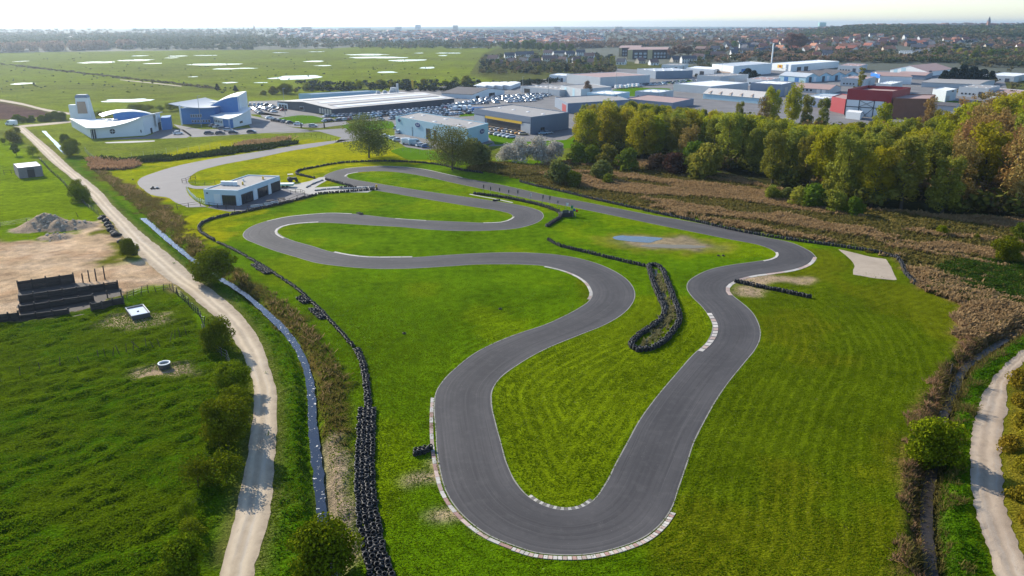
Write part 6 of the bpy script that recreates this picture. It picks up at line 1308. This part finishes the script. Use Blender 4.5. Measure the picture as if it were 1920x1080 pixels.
# ================================================================== clubhouse surroundings
def picnic(x, y, rz, label):
    p = V2((x, y)); r = empty('picnic_table', (p[0], p[1], .04), rz, label, 'table')
    mb = MB(); mb.box((0, 0, .75), (2.0, .85, .08)); mb.build('tabletop', M_WOOD, r)
    for s in (-1, 1):
        mb = MB(); mb.box((0, s*.75, .45), (2.0, .3, .06)); mb.build('bench', M_WOOD, r); mb = MB(); mb.tube((s*.7, -.7, 0), (s*.7, .25, .74), .05, n=4); mb.tube((s*.7, .7, 0), (s*.7, -.25, .74), .05, n=4); mb.build('leg', M_WOOD, r)
picnic(507, 381, .5, 'left dark picnic table on the clubhouse terrace'); picnic(528, 377, .5, 'right dark picnic table on the clubhouse terrace')
for i, (x, y) in enumerate([(478, 392), (487, 391), (503, 388), (516, 385)]):
    p = V2((x, y)); r = empty('bench', (p[0], p[1], .04), .45, 'pale bench on the clubhouse terrace, %s from the left' % ['first', 'second', 'third', 'fourth'][i], 'bench')
    mb = MB(); mb.box((0, 0, .45), (1.9, .5, .1)); mb.build('seat', M_PALECL, r); mb = MB(); mb.box((0, .28, .8), (1.9, .08, .5)); mb.build('backrest', M_PALECL, r)
    for s in (-1, 1): mb = MB(); mb.box((s*.75, 0, .2), (.1, .45, .4)); mb.build('leg', M_STEEL, r)
def kart(x, y, rz, label):
    p = V2((x, y)); r = empty('go_kart', (p[0], p[1], .05), rz, label, 'go-kart'); mb = MB(); mb.box((0, 0, .18), (1.9, .9, .12)); mb.box((1.05, 0, .25), (.25, 1.2, .2)); mb.box((-1.0, 0, .3), (.25, 1.3, .25)); mb.build('chassis', M_STEEL, r)
    mb = MB(); mb.box((-.35, 0, .5), (.45, .5, .5), taper=.8); mb.build('seat', M_DARK, r); mb = MB(); mb.box((.65, 0, .42), (.5, .4, .3), taper=.6); mb.build('fairing', M_WHITE, r)
    for sx in (-.75, .75):
        for s in (-1, 1): mb = MB(); mb.tube((sx, s*.5, .2), (sx, s*.75, .2), .2, n=10); mb.build('wheel', M_TYRE, r)
kart(290, 354, .3, 'dark go kart alone on the paddock tarmac')
p = V2((549, 341)); r = empty('tractor', (p[0], p[1], .05), .4, 'small dark tractor with a pale canopy beside the clubhouse', 'tractor')
mb = MB(); mb.box((.5, 0, .95), (1.6, .8, .7), taper=.9); mb.build('bonnet', M_DARK, r); mb = MB(); mb.box((-.6, 0, .9), (1.0, .8, .5)); mb.build('seat', M_DARK, r); mb = MB(); mb.box((-.5, 0, 2.3), (1.6, 1.3, .12)); mb.build('canopy', M_ROOFB, r)
for s in (-1, 1):
    mb = MB(); mb.tube((-.8, s*.5, .75), (-.8, s*.85, .75), .75, n=14); mb.build('wheel', M_TYRE, r); mb = MB(); mb.tube((1.1, s*.45, .45), (1.1, s*.7, .45), .45, n=12); mb.build('wheel', M_TYRE, r); mb = MB(); mb.tube((-1.1, s*.55, 1.1), (-1.1, s*.55, 2.3), .05, n=4); mb.build('canopy_post', M_STEEL, r)
p = V2((536, 351)); r = empty('trailer', (p[0], p[1], .05), .05, 'flat green and white trailer at the right end of the clubhouse', 'trailer'); mb = MB(); mb.box((0, 0, .75), (4.6, 2.0, .5)); mb.build('bed', paint('pale green', (.25, .45, .36), .6, .1, .5), r); mb = MB(); mb.box((0, 0, 1.05), (4.7, 2.1, .1)); mb.build('top', M_WHITE, r)
for sx in (-.6, .6):
    for s in (-1, 1): mb = MB(); mb.tube((sx, s*.9, .35), (sx, s*1.1, .35), .35, n=10); mb.build('wheel', M_TYRE, r)
p = V2((566, 368)); 
# marshal flags along the hook shaped wall
FL = {'black': M_DARK, 'pale': M_ROOFW, 'green': paint('green flag', (.02, .25, .10), .7, .1, 1), 'blue': paint('blue flag', (.03, .13, .40), .7, .1, 1), 'red': paint('red flag', (.50, .05, .02), .7, .1, 1)}
for i, (x, yb, yt, c) in enumerate([(906, 363, 346, 'black'), (919, 365, 350, 'black'), (936, 367, 352, 'black'), (953, 370, 356, 'black'), (970, 373, 356, 'black'), (994, 378, 362, 'pale'), (1017, 383, 365, 'black'), (1030, 385, 367, 'black'), (1045, 388, 376, 'black'), (1061, 398, 380, 'pale'), (1070, 404, 385, 'green'), (1074, 406, 391, 'blue'), (1079, 407, 393, 'red')]):
    p = V2((x, yb)); h = hgt(yb, yt); r = empty('flag', (p[0], p[1], 0), 0, ('%s feather flag, %s from the left behind the hook tyre wall' % (c, ['first', 'second', 'third', 'fourth', 'fifth', 'sixth', 'seventh', 'eighth', 'ninth'][i])) if i < 9 else '%s flag in the bunch at the bend of the tyre wall' % c, 'flag', 'flags behind the hook shaped tyre wall')
    mb = MB(); mb.tube((0, 0, 0), (0, 0, h), .05, .03, 5); mb.build('pole', M_METAL, r); mb = MB(); w = .28 if i < 9 else .6; zb = h*(.60 if i < 9 else .68)
    n = 6; vs = [(w*(k/n) if k else .03, .12*sin(k*1.3), z) for z in (zb, h*.98) for k in range(n+1)]; mb.grid(vs, [(k, k+1, n+2+k, n+1+k) for k in range(n)]); mb.build('cloth', FL[c], r)
p = V2((1062, 405)); r = empty('marshal_post', (p[0], p[1], 0), .3, 'dark cluttered marshal post with boards at the bend of the tyre wall', 'marshal post')
mb = MB(); mb.box((0, 0, .5), (3.2, 2.0, 1.0)); mb.build('platform', M_DARK, r); mb = MB(); mb.box((-.6, -.9, 1.3), (1.6, .1, .9)); mb.build('board', M_STEEL, r); mb = MB(); mb.box((1.0, -.95, 1.2), (1.0, .1, .7)); mb.build('board', M_STEEL, r)
for s in (-1, 1): mb = MB(); mb.tube((s*1.5, .9, 0), (s*1.5, .9, 2.0), .06, n=5); mb.build('post', M_STEEL, r)
p = V2((706, 354)); mb = MB(); mb.box((0, 0, .6), (.5, .3, 1.2), .2); tag(mb.build('marker_board', M_YEL, None, (p[0], p[1], 0)), 'small yellow marker board at the tip of the pit wall', 'sign')
# ================================================================== the town and the far woods
HW = {k: paint(k+' house wall', c, .85, .1, .3, rand=.08) for k, c in {'white': (.66, .65, .62), 'cream': (.52, .45, .35), 'brick': (.27, .13, .095)}.items()}
HR = {k: paint(k+' roof tiles', c, .75, .15, .4, rand=.15) for k, c in {'slate': (.085, .085, .10), 'red': (.36, .12, .075), 'brown': (.17, .10, .085), 'orange': (.46, .19, .10)}.items()}
def house_parts(w, d, h, rise, nwin):
    wall = MB(); a, b = w/2, d/2
    wall.grid([(-a,-b,0),(a,-b,0),(a,b,0),(-a,b,0),(-a,-b,h),(a,-b,h),(a,b,h),(-a,b,h),(-a,0,h+rise),(a,0,h+rise)], [(0,1,5,4),(2,3,7,6),(1,2,6,9,5),(3,0,4,8,7)])
    roof = MB(); o = .4
    for s in (-1, 1):
        sl = rise/b; pts = [(-a-o, s*(b+o), h-o*sl+.05), (a+o, s*(b+o), h-o*sl+.05), (a+o, 0, h+rise+.05), (-a-o, 0, h+rise+.05)]
        roof.grid(pts+[(x, y, z+.18) for x, y, z in pts], [(3,2,1,0),(4,5,6,7),(0,1,5,4),(1,2,6,5),(2,3,7,6),(3,0,4,7)])
    ch = MB(); ch.box((a*.6, .4, h+rise+.4), (.9, .6, 1.8)); wins = []
    for k in range(nwin):
        for z in ([1.6] if h < 4 else [1.5, 4.2]):
            m = MB(); m.box((-a+(k+.5)*w/nwin, -b-.02, z), (1.2, .12, 1.3)); wins.append(m)
    for z in ([1.6] if h < 4 else [1.5, 4.2]): m = MB(); m.box((a+.02, -b*.1, z), (.12, 1.2, 1.3)); wins.append(m)
    dr = MB(); dr.box((0, -b-.03, 1.05), (1.0, .12, 2.1)); return wall, roof, ch, wins, dr
SHAPES = [house_parts(10, 8, 3.2, 3.6, 3), house_parts(13, 8.5, 5.4, 3.8, 4), house_parts(9, 9, 5.6, 4.6, 3), house_parts(18, 8.5, 5.4, 3.4, 6)]
HOUSE = {}
def house_data(si, wc, rc):
    if (si, wc, rc) not in HOUSE:
        wall, roof, ch, wins, dr = SHAPES[si]; HOUSE[si, wc, rc] = (meshdata('house wall', wall.v, wall.f, HW[wc]), meshdata('house roof', roof.v, roof.f, HR[rc]), meshdata('chimney', ch.v, ch.f, HW['brick']), [meshdata('house window', w.v, w.f, M_GLASS) for w in wins], meshdata('house door', dr.v, dr.f, M_ROOFD))
    return HOUSE[si, wc, rc]
NH = 0
def house(x, y, z, rz, si, wc, rc, label, group, win=True, s=1.0):
    global NH; NH += 1; w, r_, c, wi, d = house_data(si, wc, rc); o = empty('house', (x, y, z), rz, label, 'house', group); o.scale = (s, s, s)
    place('wall', w, parent=o); rf = place('roof', r_, parent=o); place('chimney', c, parent=rf)
    if win:
        for m in wi: place('window', m, parent=o)
        place('door', d, parent=o)
def hill(x, y):
    """dunes behind the town and the wooded ridge on the left"""
    x = np.asarray(x, float); y = np.asarray(y, float); r = np.hypot(x, y); az = np.degrees(np.arctan2(x, y))
    right = sstep(19, 25, az)*sstep(1500, 2500, r)*(9 + 19*fbm(x/330, y/700, 3)) + sstep(2, 20, az)*sstep(750, 1700, r)*9
    left = sstep(-9, -18, az)*sstep(1500, 1900, r)*(4 + 11*fbm(x/260, y/500, 3))
    mid = sstep(2200, 3200, r)*(4+8*fbm(x/400, y/600, 2))
    return right + left + mid
# the rising ground as its own sheet
ax = np.radians(np.linspace(-42, 42, 130)); rr2 = np.concatenate([np.linspace(700, 2000, 50), np.linspace(2050, 5200, 50)]); A2, R2 = np.meshgrid(ax, rr2)
hx, hy = (R2*np.sin(A2)).ravel(), (R2*np.cos(A2)).ravel(); hz = hill(hx, hy) - .5
ii = np.arange(len(hx)).reshape(R2.shape); qd = np.stack([ii[:-1, :-1].ravel(), ii[:-1, 1:].ravel(), ii[1:, 1:].ravel(), ii[1:, :-1].ravel()], 1)
tag(place('hills', meshdata('hills', np.c_[hx, hy, hz], qd, paint('dune scrub', (.050, .056, .028), .95, .25, .02), shade=True)), kind='structure')
hz_at = lambda x, y: float(max(0, hill(np.array([x]), np.array([y]))[0]-.5))
tr = random.Random(21)
def free(x, y, used, d):
    return all((x-a)**2+(y-b)**2 > d*d for a, b in used[-900:])
AVOID = [(1150, 1300, 84, 170), (1425, 1620, 119, 170), (1610, 1800, 121, 230), (1680, 1712, 98, 114), (1660, 1730, 60, 84)]
used = []
def near_label(px, y):
    a = 'left of the brown apartment block' if px < 1150 else 'behind the brown apartment block' if px < 1300 else 'behind the supermarket' if px < 1590 else 'on the hillside behind the gabled hall'
    return a
# estate of houses left of the apartment block, near the wet meadow
EST = [(925, 118, 1, 'cream', 'brown'), (955, 112, 1, 'white', 'slate'), (975, 110, 1, 'white', 'slate'), (992, 109, 1, 'white', 'slate'), (1028, 106, 1, 'white', 'brown'), (1048, 107, 3, 'white', 'slate'), (1068, 108, 1, 'white', 'slate'), (1088, 105, 1, 'white', 'slate'), (935, 124, 0, 'cream', 'brown'), (960, 120, 0, 'white', 'brown'), (982, 119, 0, 'white', 'slate'), (1005, 121, 0, 'brick', 'brown'), (1030, 118, 3, 'cream', 'brown'), (1055, 117, 0, 'white', 'brown'), (1080, 118, 0, 'white', 'brown'), (1105, 113, 1, 'white', 'brown'),
       (1110, 121, 0, 'cream', 'brown'), (1165, 121, 0, 'white', 'slate'), (1200, 119, 0, 'cream', 'brown'), (1225, 122, 0, 'white', 'brown'), (1265, 117, 0, 'cream', 'slate'), (1290, 119, 3, 'white', 'slate'), (1310, 116, 1, 'white', 'brown'), (1345, 112, 3, 'brick', 'brown'), (1375, 110, 2, 'white', 'slate'), (1400, 106, 3, 'white', 'slate'), (1508, 107, 2, 'white', 'orange'), (1530, 112, 0, 'brick', 'red'), (1550, 112, 1, 'white', 'slate'), (1590, 110, 0, 'white', 'slate'), (1340, 102, 1, 'white', 'slate'), (1364, 99, 2, 'white', 'brown'), (1395, 97, 3, 'white', 'slate')]
HN = {0: 'bungalow', 1: 'house', 2: 'tall house', 3: 'terrace of houses'}
for i, (px, y, si, wc, rc) in enumerate(EST):
    p = V2((px, y)); used.append(tuple(p)); lb = '%s walled %s with %s roof in the estate %s' % (wc, HN[si], rc, 'beside the wet meadow' if px < 1120 else 'before the brown apartment block' if px < 1320 else 'left of the supermarket' if px < 1430 else 'right of the supermarket')
    house(p[0], p[1], hz_at(*p), tr.uniform(-.5, .5), si, wc, rc, lb, lb.replace('walled ', '')+' group')
tries = 0
while NH < 290 and tries < 20000:
    tries += 1; px = tr.triangular(1130, 1960, 1640); py = tr.uniform(63, 106) if px > 1280 else tr.uniform(63, 88)
    if any(a < px < b and c < py < d for a, b, c, d in AVOID): continue
    x, y = G(px, py)
    if not free(x, y, used, 17 if py > 75 else 26): continue
    used.append((x, y)); si = tr.choice([0, 1, 1, 2, 3, 3]); wc = tr.choices(['white', 'cream', 'brick'], [4, 3, 3])[0]; rc = tr.choices(['slate', 'red', 'brown', 'orange'], [2.5, 4.5, 2, 2])[0] if px > 1450 else tr.choices(['slate', 'red', 'brown', 'orange'], [5, 2, 3, 1])[0]
    lb = '%s %s with %s roof %s' % (wc, HN[si], rc, near_label(px, py)); house(x, y, hz_at(x, y), tr.uniform(-1.2, 1.2), si, wc, rc, lb, lb + ' group', win=py > 82)
# the rest of the town, far away: one mass of houses
V = []; F = []; M = []; cnt = 0
HM = [HW['white'], HW['cream'], HW['brick'], HR['slate'], HR['red'], HR['brown'], HR['orange']]
for k in range(4600):
    px = tr.uniform(520, 1960); py = tr.uniform(50.5, 84) if px < 1130 else tr.uniform(50.5, 66) if px < 1430 else tr.uniform(57, 68)
    if px < 900 and py > 80: continue
    x, y = G(px, py)
    if hypot(x, y) > 4300 or hypot(x, y) < 1250: continue
    w, d, h, ri = tr.uniform(9, 24), tr.uniform(8, 10), tr.choice([3.2, 5.6, 5.6, 8]), tr.uniform(2.5, 4.5); c, s = cos(tr.uniform(0, 3)), 0; a = tr.uniform(-1, 1); c, s = cos(a), sin(a); z = hz_at(x, y)
    pts = [(-1,-1,0),(1,-1,0),(1,1,0),(-1,1,0),(-1,-1,h),(1,-1,h),(1,1,h),(-1,1,h),(-1,0,h+ri),(1,0,h+ri)]
    for i, j, zz in pts: V.append((x+i*w/2*c-j*d/2*s, y+i*w/2*s+j*d/2*c, z+zz))
    b = cnt*10; cnt += 1; F += [tuple(b+t for t in f) for f in ((0,1,5,4),(2,3,7,6),(1,2,6,9,5),(3,0,4,8,7),(4,5,9,8),(6,7,8,9))]; wm = tr.choices([0, 1, 2], [7, 3, 1.3])[0]; M += [wm]*4 + [tr.choices([3, 4, 5, 6], [3, 4, 2, 2])[0]]*2
tag(place('far_town', meshdata('far_town', np.array(V), F, HM, M)), kind='stuff')
# skyline blocks
for i, (px, yb, yt, wpx, lb) in enumerate([(575, 63, 50.5, 18, 'long hazy apartment slab on the skyline left of the town'), (747, 62, 50, 12, 'first hazy tower block on the skyline'), (784, 62, 46.5, 10, 'tallest hazy tower block on the skyline'), (854, 62, 47.5, 9, 'third hazy tower block on the skyline'), (665, 62, 53, 60, 'long low hazy terrace on the skyline'), (1045, 60, 50, 12, 'grey block on the skyline above the poplars'), (1160, 60, 50, 14, 'small grey block on the skyline right of the poplars')]):
    D = depth(yb); w = wpx/FPX*D; p = G(px, yb); h = hgt(yb, yt); building('tower_block', lb, 'building', (p[0]-w/2, p[1]), (p[0]+w/2, p[1]), (p[0]+w/2, p[1]+15), h, HW['white'] if i in (1, 2) else HW['cream'], M_ROOFG, metres=True, wins=[('winrow', 0, .05, .95, 3+k*6, 5.5+k*6, None, 6) for k in range(int(h//7))])
p = G(478, 66); hl = hgt(66, 45.5); r = empty('lighthouse', (p[0], p[1], 0), 0, 'slim hazy lighthouse tower on the left skyline', 'lighthouse'); mb = MB(); mb.tube((0, 0, 0), (0, 0, hl*.9), 3.6, 2.6, 12); mb.build('tower', HW['brick'], r); mb = MB(); mb.tube((0, 0, hl*.9), (0, 0, hl*.97), 2.4, 2.2, 10); mb.tube((0, 0, hl*.97), (0, 0, hl), 2.4, .2, 10); mb.build('lantern', HW['white'], r)
p = G(1541, 60); h = hgt(60, 42); building('water_tower_block', 'tall pale green block standing on the skyline dunes', 'building', (p[0]-20, p[1]), (p[0]+20, p[1]), (p[0]+20, p[1]+20), h, paint('pale green tower', (.30, .52, .45), .7, .1, .1), M_ROOFG, metres=True, wins=[('winrow', 0, .05, .95, 3+k*6, 5.5+k*6, None, 5) for k in range(int(h//7))])
p = G(1848, 72); h = hgt(72, 52); r = empty('church', (p[0], p[1], hz_at(*p)), 0, 'church spire among the roofs on the right hillside', 'church'); mb = MB(); mb.box((0, 0, h*.25), (8, 8, h*.5)); mb.build('tower', HW['brick'], r); mb = MB(); mb.grid([(-4.2,-4.2,h*.5),(4.2,-4.2,h*.5),(4.2,4.2,h*.5),(-4.2,4.2,h*.5),(0,0,h)], [(0,1,4),(1,2,4),(2,3,4),(3,0,4)]); mb.build('spire', HR['slate'], r); mb = MB(); mb.box((14, 0, 5), (20, 9, 10)); mb.build('nave', HW['brick'], r)
# trees of the town that can be told apart
NT = 0
def town_tree(k, px, py, h, lb, grp, wide=1.1):
    global NT; NT += 1; x, y = G(px, py); tree(k, x, y, h, lb, 'tree', grp, hz_at(x, y), wide)
for px, py, yt, k, w in [(1483, 104, 66, 'twig_tree', 1.5), (1500, 104, 70, 'twig_tree', 1.3), (1275, 112, 84, 'twig_tree', 1.5), (1290, 112, 86, 'twig_tree', 1.4), (1260, 112, 88, 'twig_tree', 1.3)]: town_tree(k, px, py, hgt(py, yt), 'large bare brownish tree %s' % ('right of the sign mast' if px > 1400 else 'right of the brown apartment block'), 'bare trees %s' % ('right of the sign mast' if px > 1400 else 'by the brown apartment block'), w)
for px, py, yt in [(945, 95, 79), (958, 95, 78), (970, 96, 80), (985, 96, 76), (998, 96, 74), (1012, 97, 80), (1025, 98, 82), (1040, 98, 80), (1055, 98, 81), (1070, 98, 82)]: town_tree('green_tree', px, py, hgt(py, yt), 'rounded grey green tree behind the estate by the wet meadow', 'rounded trees behind the estate', 1.3)
for px, py in [(1116, 130), (1126, 129), (1146, 128), (1150, 127)]: town_tree('poplar', px, py, hgt(py, py-24), 'slim olive poplar left of the apartment block', 'slim poplars left of the apartment block')
for k in range(26): px = tr.uniform(905, 1160); py = tr.uniform(124, 142) - (px-900)*.02; kk = tr.choice(['green_tree', 'bronze_tree', 'olive_tree', 'dark_tree', 'twig_tree']); town_tree(kk, px, py, tr.uniform(5, 9), '%s in the belt between the meadow estate and the depots' % {'green_tree': 'green tree', 'bronze_tree': 'bronze tree', 'olive_tree': 'olive tree', 'dark_tree': 'dark conifer', 'twig_tree': 'bare tree'}[kk], '%s of the meadow estate belt' % kk.replace('_', ' '), 1.2)
for k in range(20): px = 495+k*20; py = 176-k*1.0+tr.uniform(-3, 2); kk = tr.choice(['bush', 'olive_bush', 'bare_bush', 'olive_bush']); town_tree(kk, px, py, tr.uniform(3, 7), 'scrubby hedge tree along the meadow behind the dark warehouse', 'hedge along the meadow behind the warehouse', 1.4)
tries = 0; tu = []
while NT < 116 and tries < 9000:
    tries += 1; px = tr.uniform(1300, 1960); py = tr.uniform(68, 118)
    if any(a < px < b and c < py < d for a, b, c, d in AVOID) or (px < 1430 and py > 104): continue
    x, y = G(px, py)
    if not free(x, y, tu, 16): continue
    tu.append((x, y)); kk = tr.choices(['green_tree', 'bronze_tree', 'olive_tree', 'dark_tree', 'twig_tree'], [2, 2.5, 3, 1.8, 2.2])[0]; lb = '%s among the houses %s' % ({'green_tree': 'green tree', 'bronze_tree': 'bronze tree', 'olive_tree': 'olive tree', 'dark_tree': 'dark conifer', 'twig_tree': 'bare tree'}[kk], near_label(px, py)); town_tree(kk, px, py, tr.uniform(6, 12), lb, lb+' group', 1.25)
for k in range(14): px = 1750+k*15+tr.uniform(-3, 3); py = 117+tr.uniform(-6, 3); kk = tr.choice(['olive_tree', 'olive_tree', 'green_tree', 'fresh_tree']); town_tree(kk, px, py, tr.uniform(9, 13), 'tree in the green belt under the right hillside', 'green belt under the right hillside', 1.2)
# far woods and the rest of the town's trees: masses of crowns built from leaf clumps
def wood(name, n, gen, mat, seed, quads=46, size=.17):
    g = np.random.default_rng(seed); base = []
    for k in range(5):
        lob = [(g.normal()*.22, g.normal()*.22, g.uniform(.35, .75), g.uniform(.22, .34), g.uniform(.18, .30)) for _ in range(7)]
        v_, _f = leafcloud(quads, lob, size, 1, seed=seed*10+k); base.append(v_)
    V = []
    for k in range(n):
        t = gen(g)
        if t is None: continue
        x, y, z, w, h = t; a = g.uniform(0, 6.28); b = base[k % 5]; c, s_ = cos(a), sin(a)
        V.append(np.c_[(b[:, 0]*c-b[:, 1]*s_)*w+x, (b[:, 0]*s_+b[:, 1]*c)*w+y, b[:, 2]*h+z-h*.05])
    V = np.concatenate(V); return tag(place(name, meshdata(name, V, np.arange(len(V)).reshape(-1, 4), mat)), kind='stuff')
def gen_px(x0, x1, y0, y1, hmin, hmax, rmax=5200):
    def f(g):
        px, py = g.uniform(x0, x1), g.uniform(y0, y1); x, y = G(px, py)
        if hypot(x, y) > rmax or any(a < px < b and c < py < d for a, b, c, d in AVOID): return None
        h = g.uniform(hmin, hmax); return x, y, hz_at(x, y), h*g.uniform(1.0, 1.6), h
    return f
def gen_pol(a0, a1, r0, r1, h0, h1):
    def f(g):
        a = math.radians(g.uniform(a0, a1)); r = sqrt(g.uniform(r0*r0, r1*r1)); x, y = r*sin(a), r*cos(a); h = g.uniform(h0, h1); return x, y, hz_at(x, y), h*g.uniform(1.0, 1.6), h
    return f
FW = {k: leaf_mat('far '+k, a, b, .2, 0, 0) for k, (a, b) in {'green': ((.05, .065, .022), (.11, .125, .04)), 'brown': ((.19, .115, .07), (.32, .21, .13)), 'dark': ((.014, .022, .02), (.035, .05, .03)), 'mixed': ((.085, .08, .03), (.21, .165, .075))}.items()}
wood('far_wood', 1100, gen_px(-60, 480, 74, 94, 7, 12), FW['green'], 41); wood('far_wood', 330, gen_px(-60, 480, 66, 82, 8, 13), FW['mixed'], 42)
def left_brown(g):
    px = g.choice([g.uniform(-20, 70), g.uniform(82, 118), g.uniform(134, 150), g.uniform(163, 200), g.uniform(225, 252)]); py = 98.5-px*.028+g.uniform(-1.2, 1.2); x, y = G(px, py); h = g.uniform(14, 20); return x, y, 0, 11, h
wood('far_wood', 330, left_brown, FW['brown'], 43)
wood('far_wood', 520, gen_px(430, 900, 62, 91, 6, 10), FW['mixed'], 44); wood('far_wood', 260, gen_px(600, 1130, 58, 84, 6, 10), FW['dark'], 45); wood('far_wood', 600, gen_px(250, 1000, 64, 92, 7, 13), FW['green'], 46)
wood('far_wood', 350, gen_px(1130, 1990, 57, 72, 6, 10), FW['mixed'], 47); wood('far_wood', 1500, gen_pol(20, 37, 1950, 3000, 8, 14), FW['green'], 48, 30, .24); wood('far_wood', 900, gen_pol(19, 37, 1900, 3000, 8, 13), FW['mixed'], 64, 30, .24); wood('far_wood', 450, gen_pol(4, 37, 1500, 3000, 7, 11), FW['brown'], 67, 30, .24); wood('far_wood', 450, gen_pol(-8, 22, 1500, 3600, 5, 9), FW['mixed'], 68, 30, .24)
wood('town_trees', 420, gen_px(1570, 1990, 104, 128, 5, 9), FW['mixed'], 69, 80, .15); wood('town_trees', 260, gen_px(1570, 1990, 106, 128, 5, 9), FW['green'], 70, 80, .15); wood('town_trees', 160, gen_px(1440, 1700, 108, 119, 4, 8), FW['brown'], 71, 80, .15); wood('far_wood', 500, gen_px(1400, 1990, 50, 64, 10, 16), FW['mixed'], 54)
wood('town_trees', 700, gen_px(1250, 1990, 66, 121, 4, 9), FW['mixed'], 49, 60, .15); wood('town_trees', 420, gen_px(1250, 1990, 66, 122, 4, 9), FW['green'], 53, 60, .15); wood('town_trees', 260, gen_px(1250, 1990, 66, 118, 5, 10), FW['dark'], 55, 60, .15); wood('town_trees', 300, gen_px(1280, 1990, 68, 121, 5, 10), FW['brown'], 56, 60, .15)
wood('town_trees', 330, gen_px(900, 1330, 104, 140, 3, 7), FW['mixed'], 57, 60, .15); wood('town_trees', 150, gen_px(900, 1330, 104, 138, 3, 7), FW['dark'], 58, 60, .15); wood('town_trees', 220, gen_px(900, 1340, 106, 140, 3, 7), FW['green'], 59, 60, .15)
def belt(g): px = g.uniform(980, 1365); py = 90.8-(px-980)*.006+g.uniform(-1, 1); x, y = G(px, py); h = g.uniform(12, 16); return x, y, hz_at(x, y)*0, 11, h
wood('tree_belt', 240, belt, FW['brown'], 60, 90, .13)
wood('estate_hedges', 160, gen_px(1130, 1480, 136, 150, 1.5, 3.5), FW['dark'], 61); wood('estate_hedges', 120, gen_px(1600, 1960, 128, 205, 2, 5), FW['mixed'], 62)
wood('meadow_scrub', 380, gen_px(0, 900, 92, 175, .5, 1.3), FW['dark'], 50, 20, .3)
def ml(g): t = g.random(); px = -10+410*t; py = 119+t*47+g.normal()*.6; x, y = G(px, py); return x, y, 0, g.uniform(2, 5), g.uniform(.7, 1.8)
wood('meadow_scrub', 220, ml, FW['mixed'], 51, 20, .3)
wood('meadow_scrub', 260, gen_px(560, 900, 155, 172, 2, 4), FW['dark'], 52, 30, .2)
def mh(g): t = g.random(); px = 830+330*t; py = 170-t*26+g.normal()*1.2; x, y = G(px, py); return x, y, 0, g.uniform(3, 6), g.uniform(2, 4)
wood('boundary_hedge', 200, mh, FW['dark'], 63, 30, .2)
def under(g):
    for _ in range(50):
        x, y = g.uniform(FP[:, 0].min(), FP[:, 0].max()), g.uniform(FP[:, 1].min(), FP[:, 1].max())
        if inside(np.array([x]), np.array([y]), FP)[0]: break
    h = g.uniform(3, 8); return x, y, 0, h*g.uniform(.9, 1.3), h
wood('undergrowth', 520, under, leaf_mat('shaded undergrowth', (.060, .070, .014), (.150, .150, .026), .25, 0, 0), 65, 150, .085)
wood('undergrowth', 160, under, leaf_mat('brown undergrowth', (.10, .07, .03), (.20, .14, .06), .25, 0, 0), 66, 150, .08)
# ------------------------------------------------------------------ look-alike labels: say which one, counted from the left
ORD = ['first', 'second', 'third', 'fourth', 'fifth', 'sixth', 'seventh', 'eighth', 'ninth', 'tenth', 'eleventh', 'twelfth']
bylab = {}
for o in COL.objects:
    if o.parent is None and 'label' in o: bylab.setdefault(o['label'], []).append(o)
for lb, os_ in bylab.items():
    if 1 < len(os_) <= 12 and len(lb.split()) <= 12:
        os_.sort(key=lambda o: P(o.location.x, o.location.y, o.location.z)[0])
        for i, o in enumerate(os_): o['label'] = lb + (', leftmost' if i == 0 else ', rightmost' if i == len(os_)-1 else ', %s from the left' % ORD[i])
print('cars', NCAR, 'houses', NH, 'town trees', NT, 'trees', TREES)
# ================================================================== haze
def build_haze():
    m = bpy.data.materials.new('thin haze'); m.use_nodes = True; nt = m.node_tree
    for n in list(nt.nodes):
        if n.type == 'BSDF_PRINCIPLED': nt.nodes.remove(n)
    pv = nt.nodes.new('ShaderNodeVolumePrincipled'); pv.inputs['Color'].default_value = (.70, .84, 1.0, 1); pv.inputs['Density'].default_value = .0001
    pv.inputs['Anisotropy'].default_value = .75
    nt.links.new(pv.outputs[0], nt.nodes['Material Output'].inputs['Volume'])
    mb = MB(); mb.box((0, 6800, 42), (19000, 14900, 90)); o = mb.build('haze', m); tag(o, kind='stuff')
build_haze()
